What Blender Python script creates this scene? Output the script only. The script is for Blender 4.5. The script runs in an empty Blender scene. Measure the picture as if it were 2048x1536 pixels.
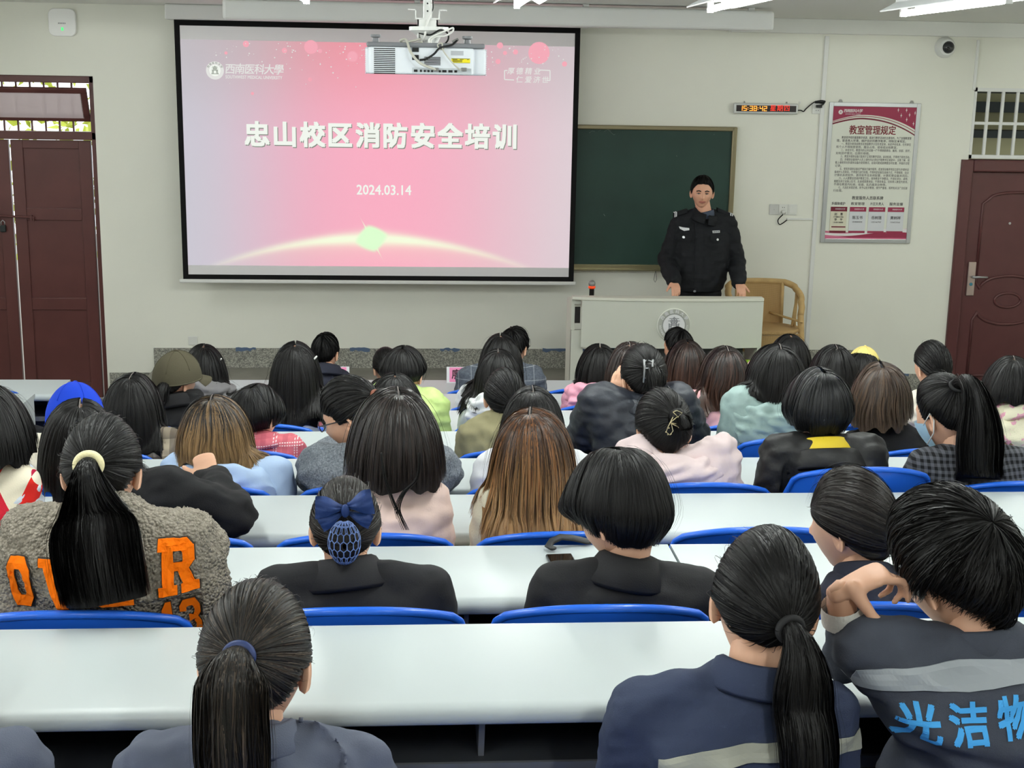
import bpy, math, random
import numpy as np
from mathutils import Vector, Matrix, Euler, noise as mnoise
from mathutils.bvhtree import BVHTree
random.seed(7); np.random.seed(7)
SC = bpy.context.scene
COL = SC.collection
R_ = math.radians
# ------------------------------------------------------------------ camera
CAMZ, FPX = 2.65, 2700.0
def cam_axes(yaw, pitch, roll):
    cy, sy = math.cos(yaw), math.sin(yaw)
    f = np.array([sy*math.cos(pitch), cy*math.cos(pitch), -math.sin(pitch)])
    r = np.array([cy, -sy, 0.0]); u = np.cross(r, f)
    c, s = math.cos(roll), math.sin(roll)
    return c*r+s*u, -s*r+c*u, f
CR, CU, CF = cam_axes(R_(4.35), R_(12.7), R_(1.02))
cam = bpy.data.objects.new('camera', bpy.data.cameras.new('camera'))
COL.objects.link(cam)
cam.data.sensor_width = 36; cam.data.lens = FPX/2048*36
cam.data.clip_start = .05
m = Matrix.Identity(4)
for i in range(3):
    m[i][0] = CR[i]; m[i][1] = CU[i]; m[i][2] = -CF[i]
m[2][3] = CAMZ
cam.matrix_world = m
SC.camera = cam
def ray(px, py):
    d = CF+(px-1024)/FPX*CR-(py-768)/FPX*CU
    return d/d[1]
def P(px, py, d):            # point at depth d (distance from the camera's wall plane along Y)
    v = ray(px, py)*d
    return np.array([v[0], v[1], v[2]+CAMZ])
# ------------------------------------------------------------------ world, exposure, lamps' strength
SC.view_settings.view_transform = 'Standard'
SC.view_settings.look = 'None'
SC.view_settings.exposure = 0.0
SC.view_settings.gamma = 1.0
SC.view_settings.use_curve_mapping = False
try:
    SC.cycles.use_denoising = True
    SC.cycles.max_bounces = 8
    SC.cycles.sample_clamp_indirect = 6
except Exception: pass
w = bpy.data.worlds.new('daylight'); SC.world = w; w.use_nodes = True
bg = w.node_tree.nodes['Background']
bg.inputs['Color'].default_value = (.93, .97, 1, 1); bg.inputs['Strength'].default_value = 2.6
LAMP_E = 150.0
# ------------------------------------------------------------------ dimensions of the room
D0, PITCH, RISE, DTOP, DDEP = 2.873, .80, .0973, .76, .42
WALL = 11.1
PLAT = .28
CEIL = 3.30
XL, XR = -3.7, 5.6
def floor_z(k): return (7-k)*RISE
def desk_y(k): return D0+PITCH*k          # far edge of the desk top of row k (0 = nearest)
SEATX = [-1.305+.585*j for j in range(8)]
# ------------------------------------------------------------------ materials
def lin(c):
    out = []
    for v in c[:3]:
        v = v/255.0
        out.append(v/12.92 if v <= .04045 else ((v+.055)/1.055)**2.4)
    return (out[0], out[1], out[2], 1)
MATS = {}
def N(nt, t, **kw):
    n = nt.nodes.new(t)
    for k, v in kw.items():
        if k.startswith('_'): setattr(n, k[1:], v)
        else: n.inputs[k.replace('__', ' ')].default_value = v
    return n
def M(name, rgb, rough=.5, spec=.5, metal=0, bump=None, var=None, emit=None, coat=0, sheen=0, alpha=None, trans=0):
    """var=(scale, amount) colour mottling; bump=(scale, strength, distance)"""
    if name in MATS: return MATS[name]
    m = bpy.data.materials.new(name); m.use_nodes = True; MATS[name] = m
    nt = m.node_tree; b = nt.nodes['Principled BSDF']
    col = lin(rgb)
    b.inputs['Base Color'].default_value = col
    b.inputs['Roughness'].default_value = rough
    b.inputs['Specular IOR Level'].default_value = spec
    b.inputs['Metallic'].default_value = metal
    b.inputs['Coat Weight'].default_value = coat
    b.inputs['Sheen Weight'].default_value = sheen
    b.inputs['Transmission Weight'].default_value = trans
    if emit:
        b.inputs['Emission Color'].default_value = lin(emit[0]); b.inputs['Emission Strength'].default_value = emit[1]
    if bump or var:
        tc = N(nt, 'ShaderNodeTexCoord')
    if var:
        nz = N(nt, 'ShaderNodeTexNoise', Scale=var[0], Detail=4.0)
        nt.links.new(tc.outputs['Object'], nz.inputs['Vector'])
        mr = N(nt, 'ShaderNodeMapRange'); mr.inputs[1].default_value = .3; mr.inputs[2].default_value = .7
        mr.inputs[3].default_value = 1-var[1]; mr.inputs[4].default_value = 1+var[1]
        nt.links.new(nz.outputs['Fac'], mr.inputs[0])
        vm = N(nt, 'ShaderNodeVectorMath', _operation='SCALE'); vm.inputs[0].default_value = col[:3]
        nt.links.new(mr.outputs[0], vm.inputs['Scale']); nt.links.new(vm.outputs[0], b.inputs['Base Color'])
    if bump:
        nz = N(nt, 'ShaderNodeTexNoise', Scale=bump[0], Detail=3.0)
        nt.links.new(tc.outputs['Object'], nz.inputs['Vector'])
        bp = N(nt, 'ShaderNodeBump', Strength=bump[1], Distance=bump[2] if len(bump) > 2 else .004)
        nt.links.new(nz.outputs['Fac'], bp.inputs['Height']); nt.links.new(bp.outputs[0], b.inputs['Normal'])
    return m
def bsdf(m): return m.node_tree.nodes['Principled BSDF']
# ------------------------------------------------------------------ mesh collector
class MB:
    def __init__(s): s.v = []; s.f = []; s.mi = []; s.n = 0
    def add(s, verts, faces, mi=0):
        o = s.n
        s.v.append(np.asarray(verts, float).reshape(-1, 3)); s.n += len(s.v[-1])
        for f in faces: s.f.append(tuple(int(i)+o for i in f)); s.mi.append(mi)
        return s
    def box(s, lo, hi, mi=0, rot=None, piv=None):
        x0, y0, z0 = lo; x1, y1, z1 = hi
        v = np.array([(x0,y0,z0),(x1,y0,z0),(x1,y1,z0),(x0,y1,z0),(x0,y0,z1),(x1,y0,z1),(x1,y1,z1),(x0,y1,z1)], float)
        if rot is not None:
            c = np.array(piv if piv is not None else v.mean(0)); v = (v-c)@np.array(rot).T+c
        return s.add(v, [(0,3,2,1),(4,5,6,7),(0,1,5,4),(1,2,6,5),(2,3,7,6),(3,0,4,7)], mi)
    def ell(s, c, r, rot=None, nu=20, nv=12, mi=0, fn=None):
        v = [(0,0,-1)]
        for j in range(1, nv):
            t = -math.pi/2+math.pi*j/nv
            for i in range(nu):
                a = 2*math.pi*i/nu; v.append((math.cos(t)*math.cos(a), math.cos(t)*math.sin(a), math.sin(t)))
        v.append((0,0,1)); v = np.array(v, float)
        if fn is not None: v = fn(v)
        else: v = v*np.array(r)
        if rot is not None: v = v@np.array(rot).T
        v = v+np.array(c)
        f = []
        for i in range(nu): f.append((0, 1+(i+1)%nu, 1+i))
        for j in range(nv-2):
            for i in range(nu):
                a = 1+j*nu+i; b = 1+j*nu+(i+1)%nu; f.append((a, b, b+nu, a+nu))
        L = len(v)-1
        for i in range(nu): f.append((L, 1+(nv-2)*nu+i, 1+(nv-2)*nu+(i+1)%nu))
        return s.add(v, f, mi)
    def tube(s, pts, r, n=10, up=(0,0,1), mi=0, cap=True, flat=None, round_=False):
        """swept tube; r scalar or list; flat = list/ scalar of second radius (along the frame's second axis)"""
        pts = np.array(pts, float); m = len(pts)
        r = np.full(m, r, float) if np.isscalar(r) else np.array(r, float)
        q = r if flat is None else (np.full(m, flat, float) if np.isscalar(flat) else np.array(flat, float))
        if round_:
            t0 = pts[0]-pts[1]; t0 /= np.linalg.norm(t0)+1e-9; t1 = pts[-1]-pts[-2]; t1 /= np.linalg.norm(t1)+1e-9
            e0 = min(r[0], q[0]); e1 = min(r[-1], q[-1])
            pts = np.vstack([pts[0]+t0*e0*.92, pts[0]+t0*e0*.6, pts, pts[-1]+t1*e1*.6, pts[-1]+t1*e1*.92])
            r = np.r_[r[0]*.35, r[0]*.8, r, r[-1]*.8, r[-1]*.35]; q = np.r_[q[0]*.35, q[0]*.8, q, q[-1]*.8, q[-1]*.35]
            m = len(pts)
        tg = np.gradient(pts, axis=0); tg /= np.linalg.norm(tg, axis=1)[:, None]+1e-12
        u0 = np.array(up, float); v = []
        a = np.linspace(0, 2*math.pi, n, endpoint=False); ca, sa = np.cos(a), np.sin(a)
        prev = None
        for k in range(m):
            ref = u0 if prev is None else prev
            x = np.cross(ref, tg[k])
            if np.linalg.norm(x) < 1e-3: x = np.cross(np.array([.3, 1, .1]), tg[k])
            x /= np.linalg.norm(x); y = np.cross(tg[k], x)
            prev = y
            v.append(pts[k]+np.outer(ca*r[k], x)+np.outer(sa*q[k], y))
        v = np.vstack(v); f = []
        for k in range(m-1):
            for i in range(n):
                f.append((k*n+i, k*n+(i+1)%n, (k+1)*n+(i+1)%n, (k+1)*n+i))
        if cap:
            f.append(tuple(range(n-1, -1, -1))); f.append(tuple((m-1)*n+i for i in range(n)))
        return s.add(v, f, mi)
    def cyl(s, a, b, r, n=16, r2=None, mi=0):
        return s.tube([a, b], [r, r if r2 is None else r2], n, mi=mi, up=(0,0,1) if abs(a[2]-b[2]) < .5*np.linalg.norm(np.subtract(a, b)) else (0,1,0))
    def lathe(s, c, prof, n=24, axis='z', mi=0):
        v = []; c = np.array(c, float)
        for (r, z) in prof:
            for i in range(n):
                a = 2*math.pi*i/n
                p = (r*math.cos(a), r*math.sin(a), z)
                v.append(p if axis == 'z' else ((p[0], p[2], p[1]) if axis == 'y' else (p[2], p[0], p[1])))
        v = np.array(v)+c; f = []
        for k in range(len(prof)-1):
            for i in range(n): f.append((k*n+i, k*n+(i+1)%n, (k+1)*n+(i+1)%n, (k+1)*n+i))
        f.append(tuple(range(n-1, -1, -1))); f.append(tuple((len(prof)-1)*n+i for i in range(n)))
        return s.add(v, f, mi)
    def plate(s, poly, y, t, mi=0):
        """outline in X-Z (list of (x,z)), front at y (facing -Y), thickness t to +Y"""
        n = len(poly)
        v = [(x, y, z) for x, z in poly]+[(x, y+t, z) for x, z in poly]
        ar = sum(poly[i][0]*poly[(i+1)%n][1]-poly[(i+1)%n][0]*poly[i][1] for i in range(n))
        f = [tuple(range(n)), tuple(range(2*n-1, n-1, -1))]+[(i, i+n, (i+1)%n+n, (i+1)%n) for i in range(n)]
        if ar < 0: f = [tuple(reversed(q)) for q in f]
        return s.add(v, f, mi)
    def grid(s, V, closeu=False, mi=0, flip=False):
        V = np.asarray(V, float); a, b = V.shape[:2]; f = []
        for i in range(a if closeu else a-1):
            i2 = (i+1) % a
            for j in range(b-1):
                q = (i*b+j, i2*b+j, i2*b+j+1, i*b+j+1)
                f.append(q[::-1] if flip else q)
        return s.add(V.reshape(-1, 3), f, mi)
    def mesh(s, name, origin=(0,0,0), smooth=False, mats=()):
        me = bpy.data.meshes.new(name)
        v = np.vstack(s.v)-np.array(origin, float)
        me.from_pydata(v.tolist(), [], s.f)
        for m in mats: me.materials.append(m)
        if len(set(s.mi)) > 1: me.polygons.foreach_set('material_index', s.mi)
        if smooth: me.polygons.foreach_set('use_smooth', [True]*len(me.polygons))
        me.update()
        return me
    def build(s, name, mat, parent=None, smooth=False, bevel=0, origin=None, seg=2, subsurf=0, sharp=None):
        mats = mat if isinstance(mat, (list, tuple)) else [mat]
        org = parent_loc(parent) if parent is not None else (origin if origin is not None else (0,0,0))
        me = s.mesh(name, org, smooth or sharp is not None, mats)
        o = bpy.data.objects.new(name, me); COL.objects.link(o)
        if parent is not None: o.parent = parent
        else: o.location = org
        if sharp is not None and hasattr(me, 'set_sharp_from_angle'): me.set_sharp_from_angle(angle=R_(sharp))
        if bevel:
            b = o.modifiers.new('bevel', 'BEVEL'); b.width = bevel; b.segments = seg; b.limit_method = 'ANGLE'; b.angle_limit = R_(40)
        if subsurf:
            b = o.modifiers.new('sub', 'SUBSURF'); b.levels = b.render_levels = subsurf
        return o
WLOC = {}
def parent_loc(p):
    loc = np.zeros(3)
    while p is not None:
        loc = loc+np.array(p.location); p = p.parent
    return loc
def tag(o, label, cat, group=None, kind=None):
    if label: o['label'] = label
    if cat: o['category'] = cat
    if group: o['group'] = group
    if kind: o['kind'] = kind
    return o
def empty(name, loc, label, cat, group=None):
    o = bpy.data.objects.new(name, None); COL.objects.link(o); o.location = loc
    o.empty_display_size = .1
    return tag(o, label, cat, group)
def struct(o): o['kind'] = 'structure'; return o
def copy_tree(o, parent=None):
    c = o.copy(); COL.objects.link(c)
    if parent is not None: c.parent = parent
    for ch in o.children: copy_tree(ch, c)
    return c
# ------------------------------------------------------------------ lettering
def text_mesh(body, size, bold=0.0, spacing=1.0, extrude=0.0, align='CENTER', shear=0.0):
    c = bpy.data.curves.new('lettering', 'FONT')
    c.body = body; c.size = size; c.offset = bold*size*.75; c.space_character = spacing; c.extrude = extrude; c.shear = shear
    c.align_x = align; c.align_y = 'CENTER'; c.resolution_u = 2; c.fill_mode = 'FRONT' if extrude == 0 else 'BOTH'
    o = bpy.data.objects.new('lettering', c); COL.objects.link(o)
    bpy.context.view_layer.update()
    me = bpy.data.meshes.new_from_object(o.evaluated_get(bpy.context.evaluated_depsgraph_get()))
    bpy.data.objects.remove(o); bpy.data.curves.remove(c)
    n = len(me.vertices); v = np.zeros(n*3); me.vertices.foreach_get('co', v); v = v.reshape(-1, 3)
    f = [tuple(p.vertices) for p in me.polygons]
    bpy.data.meshes.remove(me)
    return v, f
def letter(mb, body, size, at, bold=0.0, spacing=1.0, width=None, shear=0.0, rot=0.0, align='CENTER', mi=0, sx=1.0):
    """add lettering facing -Y with its centre at (x, y, z)"""
    v, f = text_mesh(body, size, 0, spacing, 0, align, shear)
    if len(v) == 0: return
    if align == 'CENTER': v[:, 0] -= (v[:, 0].max()+v[:, 0].min())/2
    if width: sx = width/(v[:, 0].max()-v[:, 0].min())
    v[:, 0] *= sx
    if rot:
        c, s = math.cos(rot), math.sin(rot); v[:, :2] = np.c_[v[:, 0]*c-v[:, 1]*s, v[:, 0]*s+v[:, 1]*c]
    e = bold*size*.9
    for n_, (ox, oz) in enumerate(((-1,-1), (1,-1), (-1,1), (1,1)) if bold >= .009 else ((0,0),)):
        mb.add(np.c_[v[:, 0]+at[0]+ox*e, np.full(len(v), at[1]-n_*.00012), v[:, 1]+at[2]+oz*e], f, mi)
def arc_text(mb, chars, cx, cz, y, r, a0, a1, size, bold=0.0, outward=True, mi=0):
    n = len(chars)
    for i, ch in enumerate(chars):
        if ch == ' ': continue
        a = a0+(a1-a0)*(i/(max(1, n-1)))
        x = cx+r*math.sin(a); z = cz+r*math.cos(a)
        letter(mb, ch, size, (x, y, z), bold, rot=-a if outward else math.pi-a, mi=mi)
def disc(mb, cx, cz, y, r, n=32, r0=0.0, mi=0):
    if r0 <= 0:
        mb.add([(cx+r*math.cos(2*math.pi*i/n), y, cz+r*math.sin(2*math.pi*i/n)) for i in range(n)], [tuple(range(n))], mi)
    else:
        v = []
        for i in range(n):
            a = 2*math.pi*i/n; v += [(cx+r0*math.cos(a), y, cz+r0*math.sin(a)), (cx+r*math.cos(a), y, cz+r*math.sin(a))]
        mb.add(v, [(2*i, 2*i+1, (2*i+3) % (2*n), (2*i+2) % (2*n)) for i in range(n)], mi)
# ------------------------------------------------------------------ ROOM SHELL
m_wall = M('wall paint', (241,241,230), .75, .3, var=(1.3, .025), bump=(60, .08, .002))
m_ceil = M('ceiling paint', (236,237,232), .8, .2)
m_floor = M('worn concrete floor', (120,118,112), .55, .4, var=(6, .15))
m_terr = M('speckled terrazzo', (140,139,130), .5, .4)
def terrazzo(m, base):
    nt = m.node_tree; b = bsdf(m); tc = N(nt, 'ShaderNodeTexCoord')
    vo = N(nt, 'ShaderNodeTexVoronoi', Scale=130.0); nz = N(nt, 'ShaderNodeTexNoise', Scale=4.0, Detail=5.0)
    nt.links.new(tc.outputs['Object'], vo.inputs['Vector']); nt.links.new(tc.outputs['Object'], nz.inputs['Vector'])
    cr = N(nt, 'ShaderNodeValToRGB'); e = cr.color_ramp.elements
    e[0].position = .0; e[0].color = lin((112,112,108)); e[1].position = 1; e[1].color = lin((192,190,178))
    q = e.new(.5); q.color = lin(base)
    sp = N(nt, 'ShaderNodeSeparateColor'); nt.links.new(vo.outputs['Color'], sp.inputs[0]); nt.links.new(sp.outputs[0], cr.inputs[0])
    mx = N(nt, 'ShaderNodeMix', _data_type='RGBA', _blend_type='MULTIPLY'); mx.inputs[0].default_value = .6
    mr = N(nt, 'ShaderNodeMapRange'); mr.inputs[1].default_value = .3; mr.inputs[2].default_value = .7; mr.inputs[3].default_value = .75; mr.inputs[4].default_value = 1.15
    nt.links.new(nz.outputs['Fac'], mr.inputs[0])
    nt.links.new(cr.outputs[0], mx.inputs[6]); nt.links.new(mr.outputs[0], mx.inputs[7]); nt.links.new(mx.outputs[2], b.inputs['Base Color'])
terrazzo(m_terr, (146,145,136))
m_brown = M('dark red-brown gloss paint', (88,50,47), .38, .4, var=(5, .10), bump=(30, .1, .002))
m_steel = M('steel door paint', (88,50,50), .36, .45, var=(9, .06), bump=(220, .08, .001))
m_white = M('white painted metal', (232,233,230), .4, .4)
m_alu = M('brushed aluminium', (190,192,194), .35, .5, .8)
m_plas = M('white plastic', (234,235,232), .35, .4)
m_black = M('black plastic', (16,16,17), .4, .4)
m_cable = M('black cable rubber', (20,20,20), .5, .3)

wb = MB()
def wallrect(x0, x1, z0, z1): wb.box((x0, WALL, z0), (x1, WALL+.22, z1))
DLX0, DLX1, DLZ = -4.10, float((P(183,150,11.1)[0]+P(217,750,11.1)[0])/2), float(P(100,151,11.1)[2])       # left double door with transom
DRX0, DRX1 = 4.57, 5.62                    # right steel door
DRZ = ray(1930, 319)[2]*WALL+CAMZ
WZ0, WZ1 = DRZ+.01, ray(1990, 176)[2]*WALL+CAMZ
WX0 = ray(1944, 240)[0]*WALL
HC = 3.17
wallrect(XL-1.3, DLX0, 0, HC); wallrect(DLX0, DLX1, DLZ, HC); wallrect(DLX1, DRX0, 0, HC)
wallrect(DRX0, WX0, DRZ, HC); wallrect(WX0, DRX1, WZ1, HC); wallrect(DRX1, XR+.5, 0, HC)
struct(wb.build('wall_front', m_wall))
XL0, XR0 = -5.0, 6.1
lw = MB(); WN = [(-1.6, .9), (2.1, 4.6), (5.8, 8.3)]; wz0, wz1 = 1.35, 2.75
lw.box((XL0-.2, -3.2, 0), (XL0, WALL+.22, wz0)); lw.box((XL0-.2, -3.2, wz1), (XL0, WALL+.22, HC)); ye = -3.2
for a_, c_ in WN: lw.box((XL0-.2, ye, wz0), (XL0, a_, wz1)); ye = c_
lw.box((XL0-.2, ye, wz0), (XL0, WALL+.22, wz1)); struct(lw.build('wall_left', m_wall))
m_pane = M('clear window glass', (240,246,246), .05, .5); bsdf(m_pane).inputs['Alpha'].default_value = .08
for n_, (a_, c_) in enumerate(WN):
    wn = empty('window_%d' % (n_+2), (XL0, (a_+c_)/2, wz0), None, None); wn['kind'] = 'structure'; b = MB()
    for q_ in (a_, (a_+c_)/2-.03, c_-.06): b.box((XL0-.13, q_, wz0), (XL0-.07, q_+.06, wz1))
    for q_ in (wz0, wz1-.06): b.box((XL0-.13, a_, q_), (XL0-.07, c_, q_+.06))
    b.build('window_frame', m_alu, wn); MB().box((XL0-.104, a_+.05, wz0+.05), (XL0-.098, c_-.05, wz1-.05)).build('glass_pane', m_pane, wn)
struct(MB().box((XR0, -3.2, 0), (XR0+.2, WALL+.22, HC)).build('wall_right', m_wall))
struct(MB().box((XL0-.2, -3.4, 0), (XR0+.2, -3.2, HC)).build('wall_back', m_wall))
struct(MB().box((XL0-.2, -3.4, HC), (XR0+.2, WALL+.22, HC+.15)).build('ceiling', m_ceil))
fb = MB()
for k in range(8):
    fb.box((XL0, desk_y(k)-PITCH+.02, -.2), (XR0, desk_y(k)+.02 if k < 7 else WALL+.22, floor_z(k)))
fb.box((XL0, -3.4, -.2), (XR0, desk_y(0)-PITCH+.02, floor_z(-1)))
struct(fb.build('floor', m_floor))
PX0, PX1, PY0 = -2.12, 3.86, 9.15
pl = MB().box((PX0, PY0, 0), (PX1, WALL, PLAT))
struct(pl.build('floor_platform', M('platform concrete', (134,132,124), .6, .3, var=(5, .14), bump=(40, .15, .003)), bevel=.01))
sk = ray(800, 697)[2]*WALL+CAMZ
sb = MB(); sb.box((PX0, WALL-.015, PLAT), (PX1, WALL, sk))
struct(sb.build('baseboard_front', m_terr))
sb = MB(); sb.box((DLX1+.02, WALL-.015, 0), (PX0, WALL, .235)); struct(sb.build('baseboard_left', m_terr))
sb = MB(); sb.box((PX1, WALL-.015, 0), (DRX0-.05, WALL, .235)); struct(sb.build('baseboard_right', m_terr))
# flaking blue-grey paint left along the top of the skirting
bl = MB()
rr = random.Random(3)
for (px, wpx) in ((395,30), (472,40), (560,25), (700,40), (880,40), (1020,30), (1085,60), (1140,30), (1800,22)):
    a = ray(px, 699); x0 = a[0]*WALL; z = sk if px < 1700 else .235
    n = 7; wd = wpx/FPX*WALL
    top = [(x0+wd*i/n, z+rr.uniform(.0, .012)) for i in range(n+1)]; bot = [(x0+wd*i/n, z-rr.uniform(.004, .028)) for i in range(n, -1, -1)]
    bl.plate(bot[::-1]+top[::-1], WALL-.0185, .0035)
struct(bl.build('trim_1', M('old blue paint', (92,110,138), .7, .2)))
# plastic beam casing at the top of the wall, right part
cx0 = ray(1457, 62)[0]*WALL
struct(MB().box((cx0, WALL-.09, 3.055), (XR0, WALL, HC)).build('trim_2', m_ceil, bevel=.006))
# cable ducts on the wall
def duct(name, pts, wd=.024, th=.018, mat=m_plas):
    b = MB()
    for (a, c) in pts:
        a = P(*a, WALL); c = P(*c, WALL)
        if abs(a[0]-c[0]) < abs(a[2]-c[2]):
            x = (a[0]+c[0])/2; b.box((x-wd/2, WALL-th, min(a[2], c[2])), (x+wd/2, WALL, max(a[2], c[2])))
        else:
            z = (a[2]+c[2])/2; b.box((min(a[0], c[0]), WALL-th, z-wd/2), (max(a[0], c[0]), WALL, z+wd/2))
    return struct(b.build(name, mat, bevel=.003))
duct('trim_3', [((1652,72), (1614,697))], .034, .02)
duct('trim_4', [((1573,439), (1629,437))], .016, .014)
duct('trim_5', [((1955,80), (1948,180))], .022, .02)
duct('trim_6', [((1598,205), (1601,205)), ], .02, .01)

# ---- left double door with transom, in the front wall
d1 = empty('door_1', (DLX1-.8, WALL, 0), None, None); d1['kind'] = 'structure'
b = MB(); fw = .07
b.box((DLX0, WALL+.02, 0), (DLX0+fw, WALL+.14, DLZ)); b.box((DLX1-fw*.55, WALL+.02, 0), (DLX1, WALL+.14, DLZ)); b.box((DLX0, WALL+.02, DLZ-.055), (DLX1, WALL+.14, DLZ))
ZT = ray(100, 272)[2]*WALL+CAMZ
b.box((DLX0, WALL+.02, ZT-.03), (DLX1, WALL+.14, ZT+.035))
b.build('door_frame', m_brown, d1, bevel=.006)
zg0 = ZT+.035; zg1 = DLZ-.055
b = MB()
for i in range(13):
    x = DLX0+.1+i*.108; b.box((x-.007, WALL+.12, zg0), (x+.007, WALL+.135, zg1))
b.box((DLX0+.05, WALL+.118, zg0+.11), (DLX1-.04, WALL+.137, zg0+.135))
b.build('transom_grille', m_brown, d1)
# hopper sash tilted into the room
hz0, hz1 = P(80, 243, WALL)[2], P(80, 178, WALL)[2]
b = MB(); g = MB(); tl = R_(24)
def tiltp(x, t):  # t from 0 bottom to 1 top; top leans into the room
    L = (hz1-hz0)/math.cos(tl)*1.02
    return np.array([x, WALL+.075-t*L*math.sin(tl), hz0+t*L*math.cos(tl)])
def bar(b, x0, x1, t0, t1, th=.03):
    c = [tiltp(x0, t0), tiltp(x1, t0), tiltp(x1, t1), tiltp(x0, t1)]
    n = np.array([0, math.cos(tl), math.sin(tl)])*th
    v = c+[p+n for p in c]
    b.add(v, [(0,1,2,3), (7,6,5,4), (0,4,5,1), (1,5,6,2), (2,6,7,3), (3,7,4,0)])
hx0, hx1 = DLX0+.09, DLX1-.05
bar(b, hx0, hx1, 0, .12); bar(b, hx0, hx1, .84, 1); bar(b, hx0, hx0+.05, .1, .9); bar(b, hx1-.055, hx1, .1, .9)
sash = b.build('sash', m_brown, d1, bevel=.004)
bar(g, hx0+.04, hx1-.045, .1, .86, .006)
m_frost = M('milky glass', (226,210,214), .35, .4, trans=.25)
g.build('glass_pane', m_frost, sash)
def panel_leaf(x0, x1, name):
    z0, z1 = .01, ZT-.035; y = WALL+.05
    b = MB(); st = .095
    rails = [z0, z0+.28, z0+.28+.62, z0+.28+.62+.10]
    pz = [(P(110,740,WALL)[2]+.02, P(110,622,WALL)[2]), (P(110,598,WALL)[2], P(110,442,WALL)[2]), (P(110,418,WALL)[2], P(110,298,WALL)[2])]
    pz[0] = (.14, pz[0][1])
    b.box((x0, y, z0), (x0+st, y+.045, z1)); b.box((x1-st, y, z0), (x1, y+.045, z1))
    zz = [z0]+[q for p in pz for q in p]+[z1]
    for i in range(0, len(zz), 2): b.box((x0+st, y, zz[i]), (x1-st, y+.045, zz[i+1]))
    for (a, c) in pz: b.box((x0+st-.01, y+.014, a-.01), (x1-st+.01, y+.034, c+.01))
    return b.build(name, m_brown, d1, bevel=.004)
xm = P(28, 500, WALL)[0]
lf = panel_leaf(xm+.008, DLX1-.055, 'door_leaf'); lf2 = panel_leaf(DLX0+.075, xm-.008, 'door_leaf')
a = P(-14, 432, WALL); c = P(66, 436, WALL)
b = MB(); b.cyl((a[0], WALL+.035, a[2]), (c[0], WALL+.035, c[2]), .009); b.box((c[0]-.03, WALL+.02, c[2]-.02), (c[0]-.015, WALL+.052, c[2]+.02)); b.cyl((c[0]-.005, WALL+.03, c[2]), (c[0]-.005, WALL+.03, c[2]-.03), .008)
b.build('door_bolt', m_brown, lf)
pk = P(4, 456, WALL)
t = empty('padlock', (pk[0], WALL+.03, pk[2]), 'dark padlock hanging on the bolt of the brown double door', 'padlock')
b = MB(); b.box((pk[0]-.022, WALL+.018, pk[2]-.035), (pk[0]+.022, WALL+.045, pk[2]+.02)); b.build('body', M('dark padlock metal', (40,46,46), .4, .5, .5), t, bevel=.005)
b = MB(); b.tube([(pk[0]-.014, WALL+.032, pk[2]+.015), (pk[0]-.014, WALL+.032, pk[2]+.045), (pk[0], WALL+.032, pk[2]+.06), (pk[0]+.014, WALL+.032, pk[2]+.045), (pk[0]+.014, WALL+.032, pk[2]+.015)], .004, 8); b.build('shackle', m_alu, t, smooth=True)

# ---- right steel door
d2 = empty('door_2', (5.1, WALL, 0), None, None); d2['kind'] = 'structure'
b = MB(); y0 = WALL-.03
fwx = .105
b.box((DRX0, y0, 0), (DRX0+fwx, WALL+.12, DRZ)); b.box((DRX1-fwx, y0, 0), (DRX1, WALL+.12, DRZ)); b.box((DRX0+fwx, y0, DRZ-.10), (DRX1-fwx, WALL+.12, DRZ))
b.build('door_frame', m_steel, d2, bevel=.016, seg=3)
lx0, lx1 = DRX0+fwx+.004, DRX1-fwx-.004; lz1 = DRZ-.105; ly = WALL+.02
leaf = MB().box((lx0, ly, .01), (lx1, ly+.06, lz1)).build('door_leaf', m_steel, d2, bevel=.004)
def moulding(paths, r=.013):
    b = MB()
    for p in paths: b.tube([(x, ly-.001, z) for x, z in p], r, 8, up=(0,1,0))
    return b
cxm = (lx0+lx1)/2; hw = (lx1-lx0)/2-.12
def arch(z_lo, z_hi, rise, inv=False, n=14):
    pts = [(cxm-hw, z_lo), (cxm-hw, z_hi)]
    for i in range(n+1):
        u = -1+2*i/n; pts.append((cxm+u*hw*.86, z_hi+.03+rise*math.sqrt(max(0, 1-u*u))))
    pts += [(cxm+hw, z_hi), (cxm+hw, z_lo)]
    return pts
zk = lambda y: ray(2000, y)[2]*WALL+CAMZ
zc = zk(601)
pa = arch(zk(555), zk(408), zk(385)-zk(408)-.03)
lowarc = [(cxm+hw*.86*math.cos(a), zc+.10+.11*math.sin(a)) for a in np.linspace(0, math.pi, 16)]
pa = [pa + [(cxm+hw, zk(565))] + lowarc + [(cxm-hw, zk(565)), pa[0]]]
pb = [(cxm-hw, .22), (cxm-hw, zk(640))]+[(cxm-hw*.86*math.cos(a), zc-.10-.11*math.sin(a)) for a in np.linspace(0, math.pi, 16)]+[(cxm+hw, zk(640)), (cxm+hw, .22), (cxm-hw, .22)]
ov = [[(cxm+.115*math.cos(a), zc+.062*math.sin(a)) for a in np.linspace(0, 2*math.pi, 30)]]
moulding(pa+[pb]).build('panel_moulding', m_steel, leaf, smooth=True)
moulding(ov, .012).build('oval_moulding', m_steel, leaf, smooth=True)
hp = P(1943, 558, WALL)
b = MB(); b.box((hp[0]-.034, ly-.018, hp[2]-.145), (hp[0]+.034, ly, hp[2]+.145)); lockp = b.build('lock_plate', M('satin steel', (196,176,168), .3, .5, .7), leaf, bevel=.006)
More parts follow.
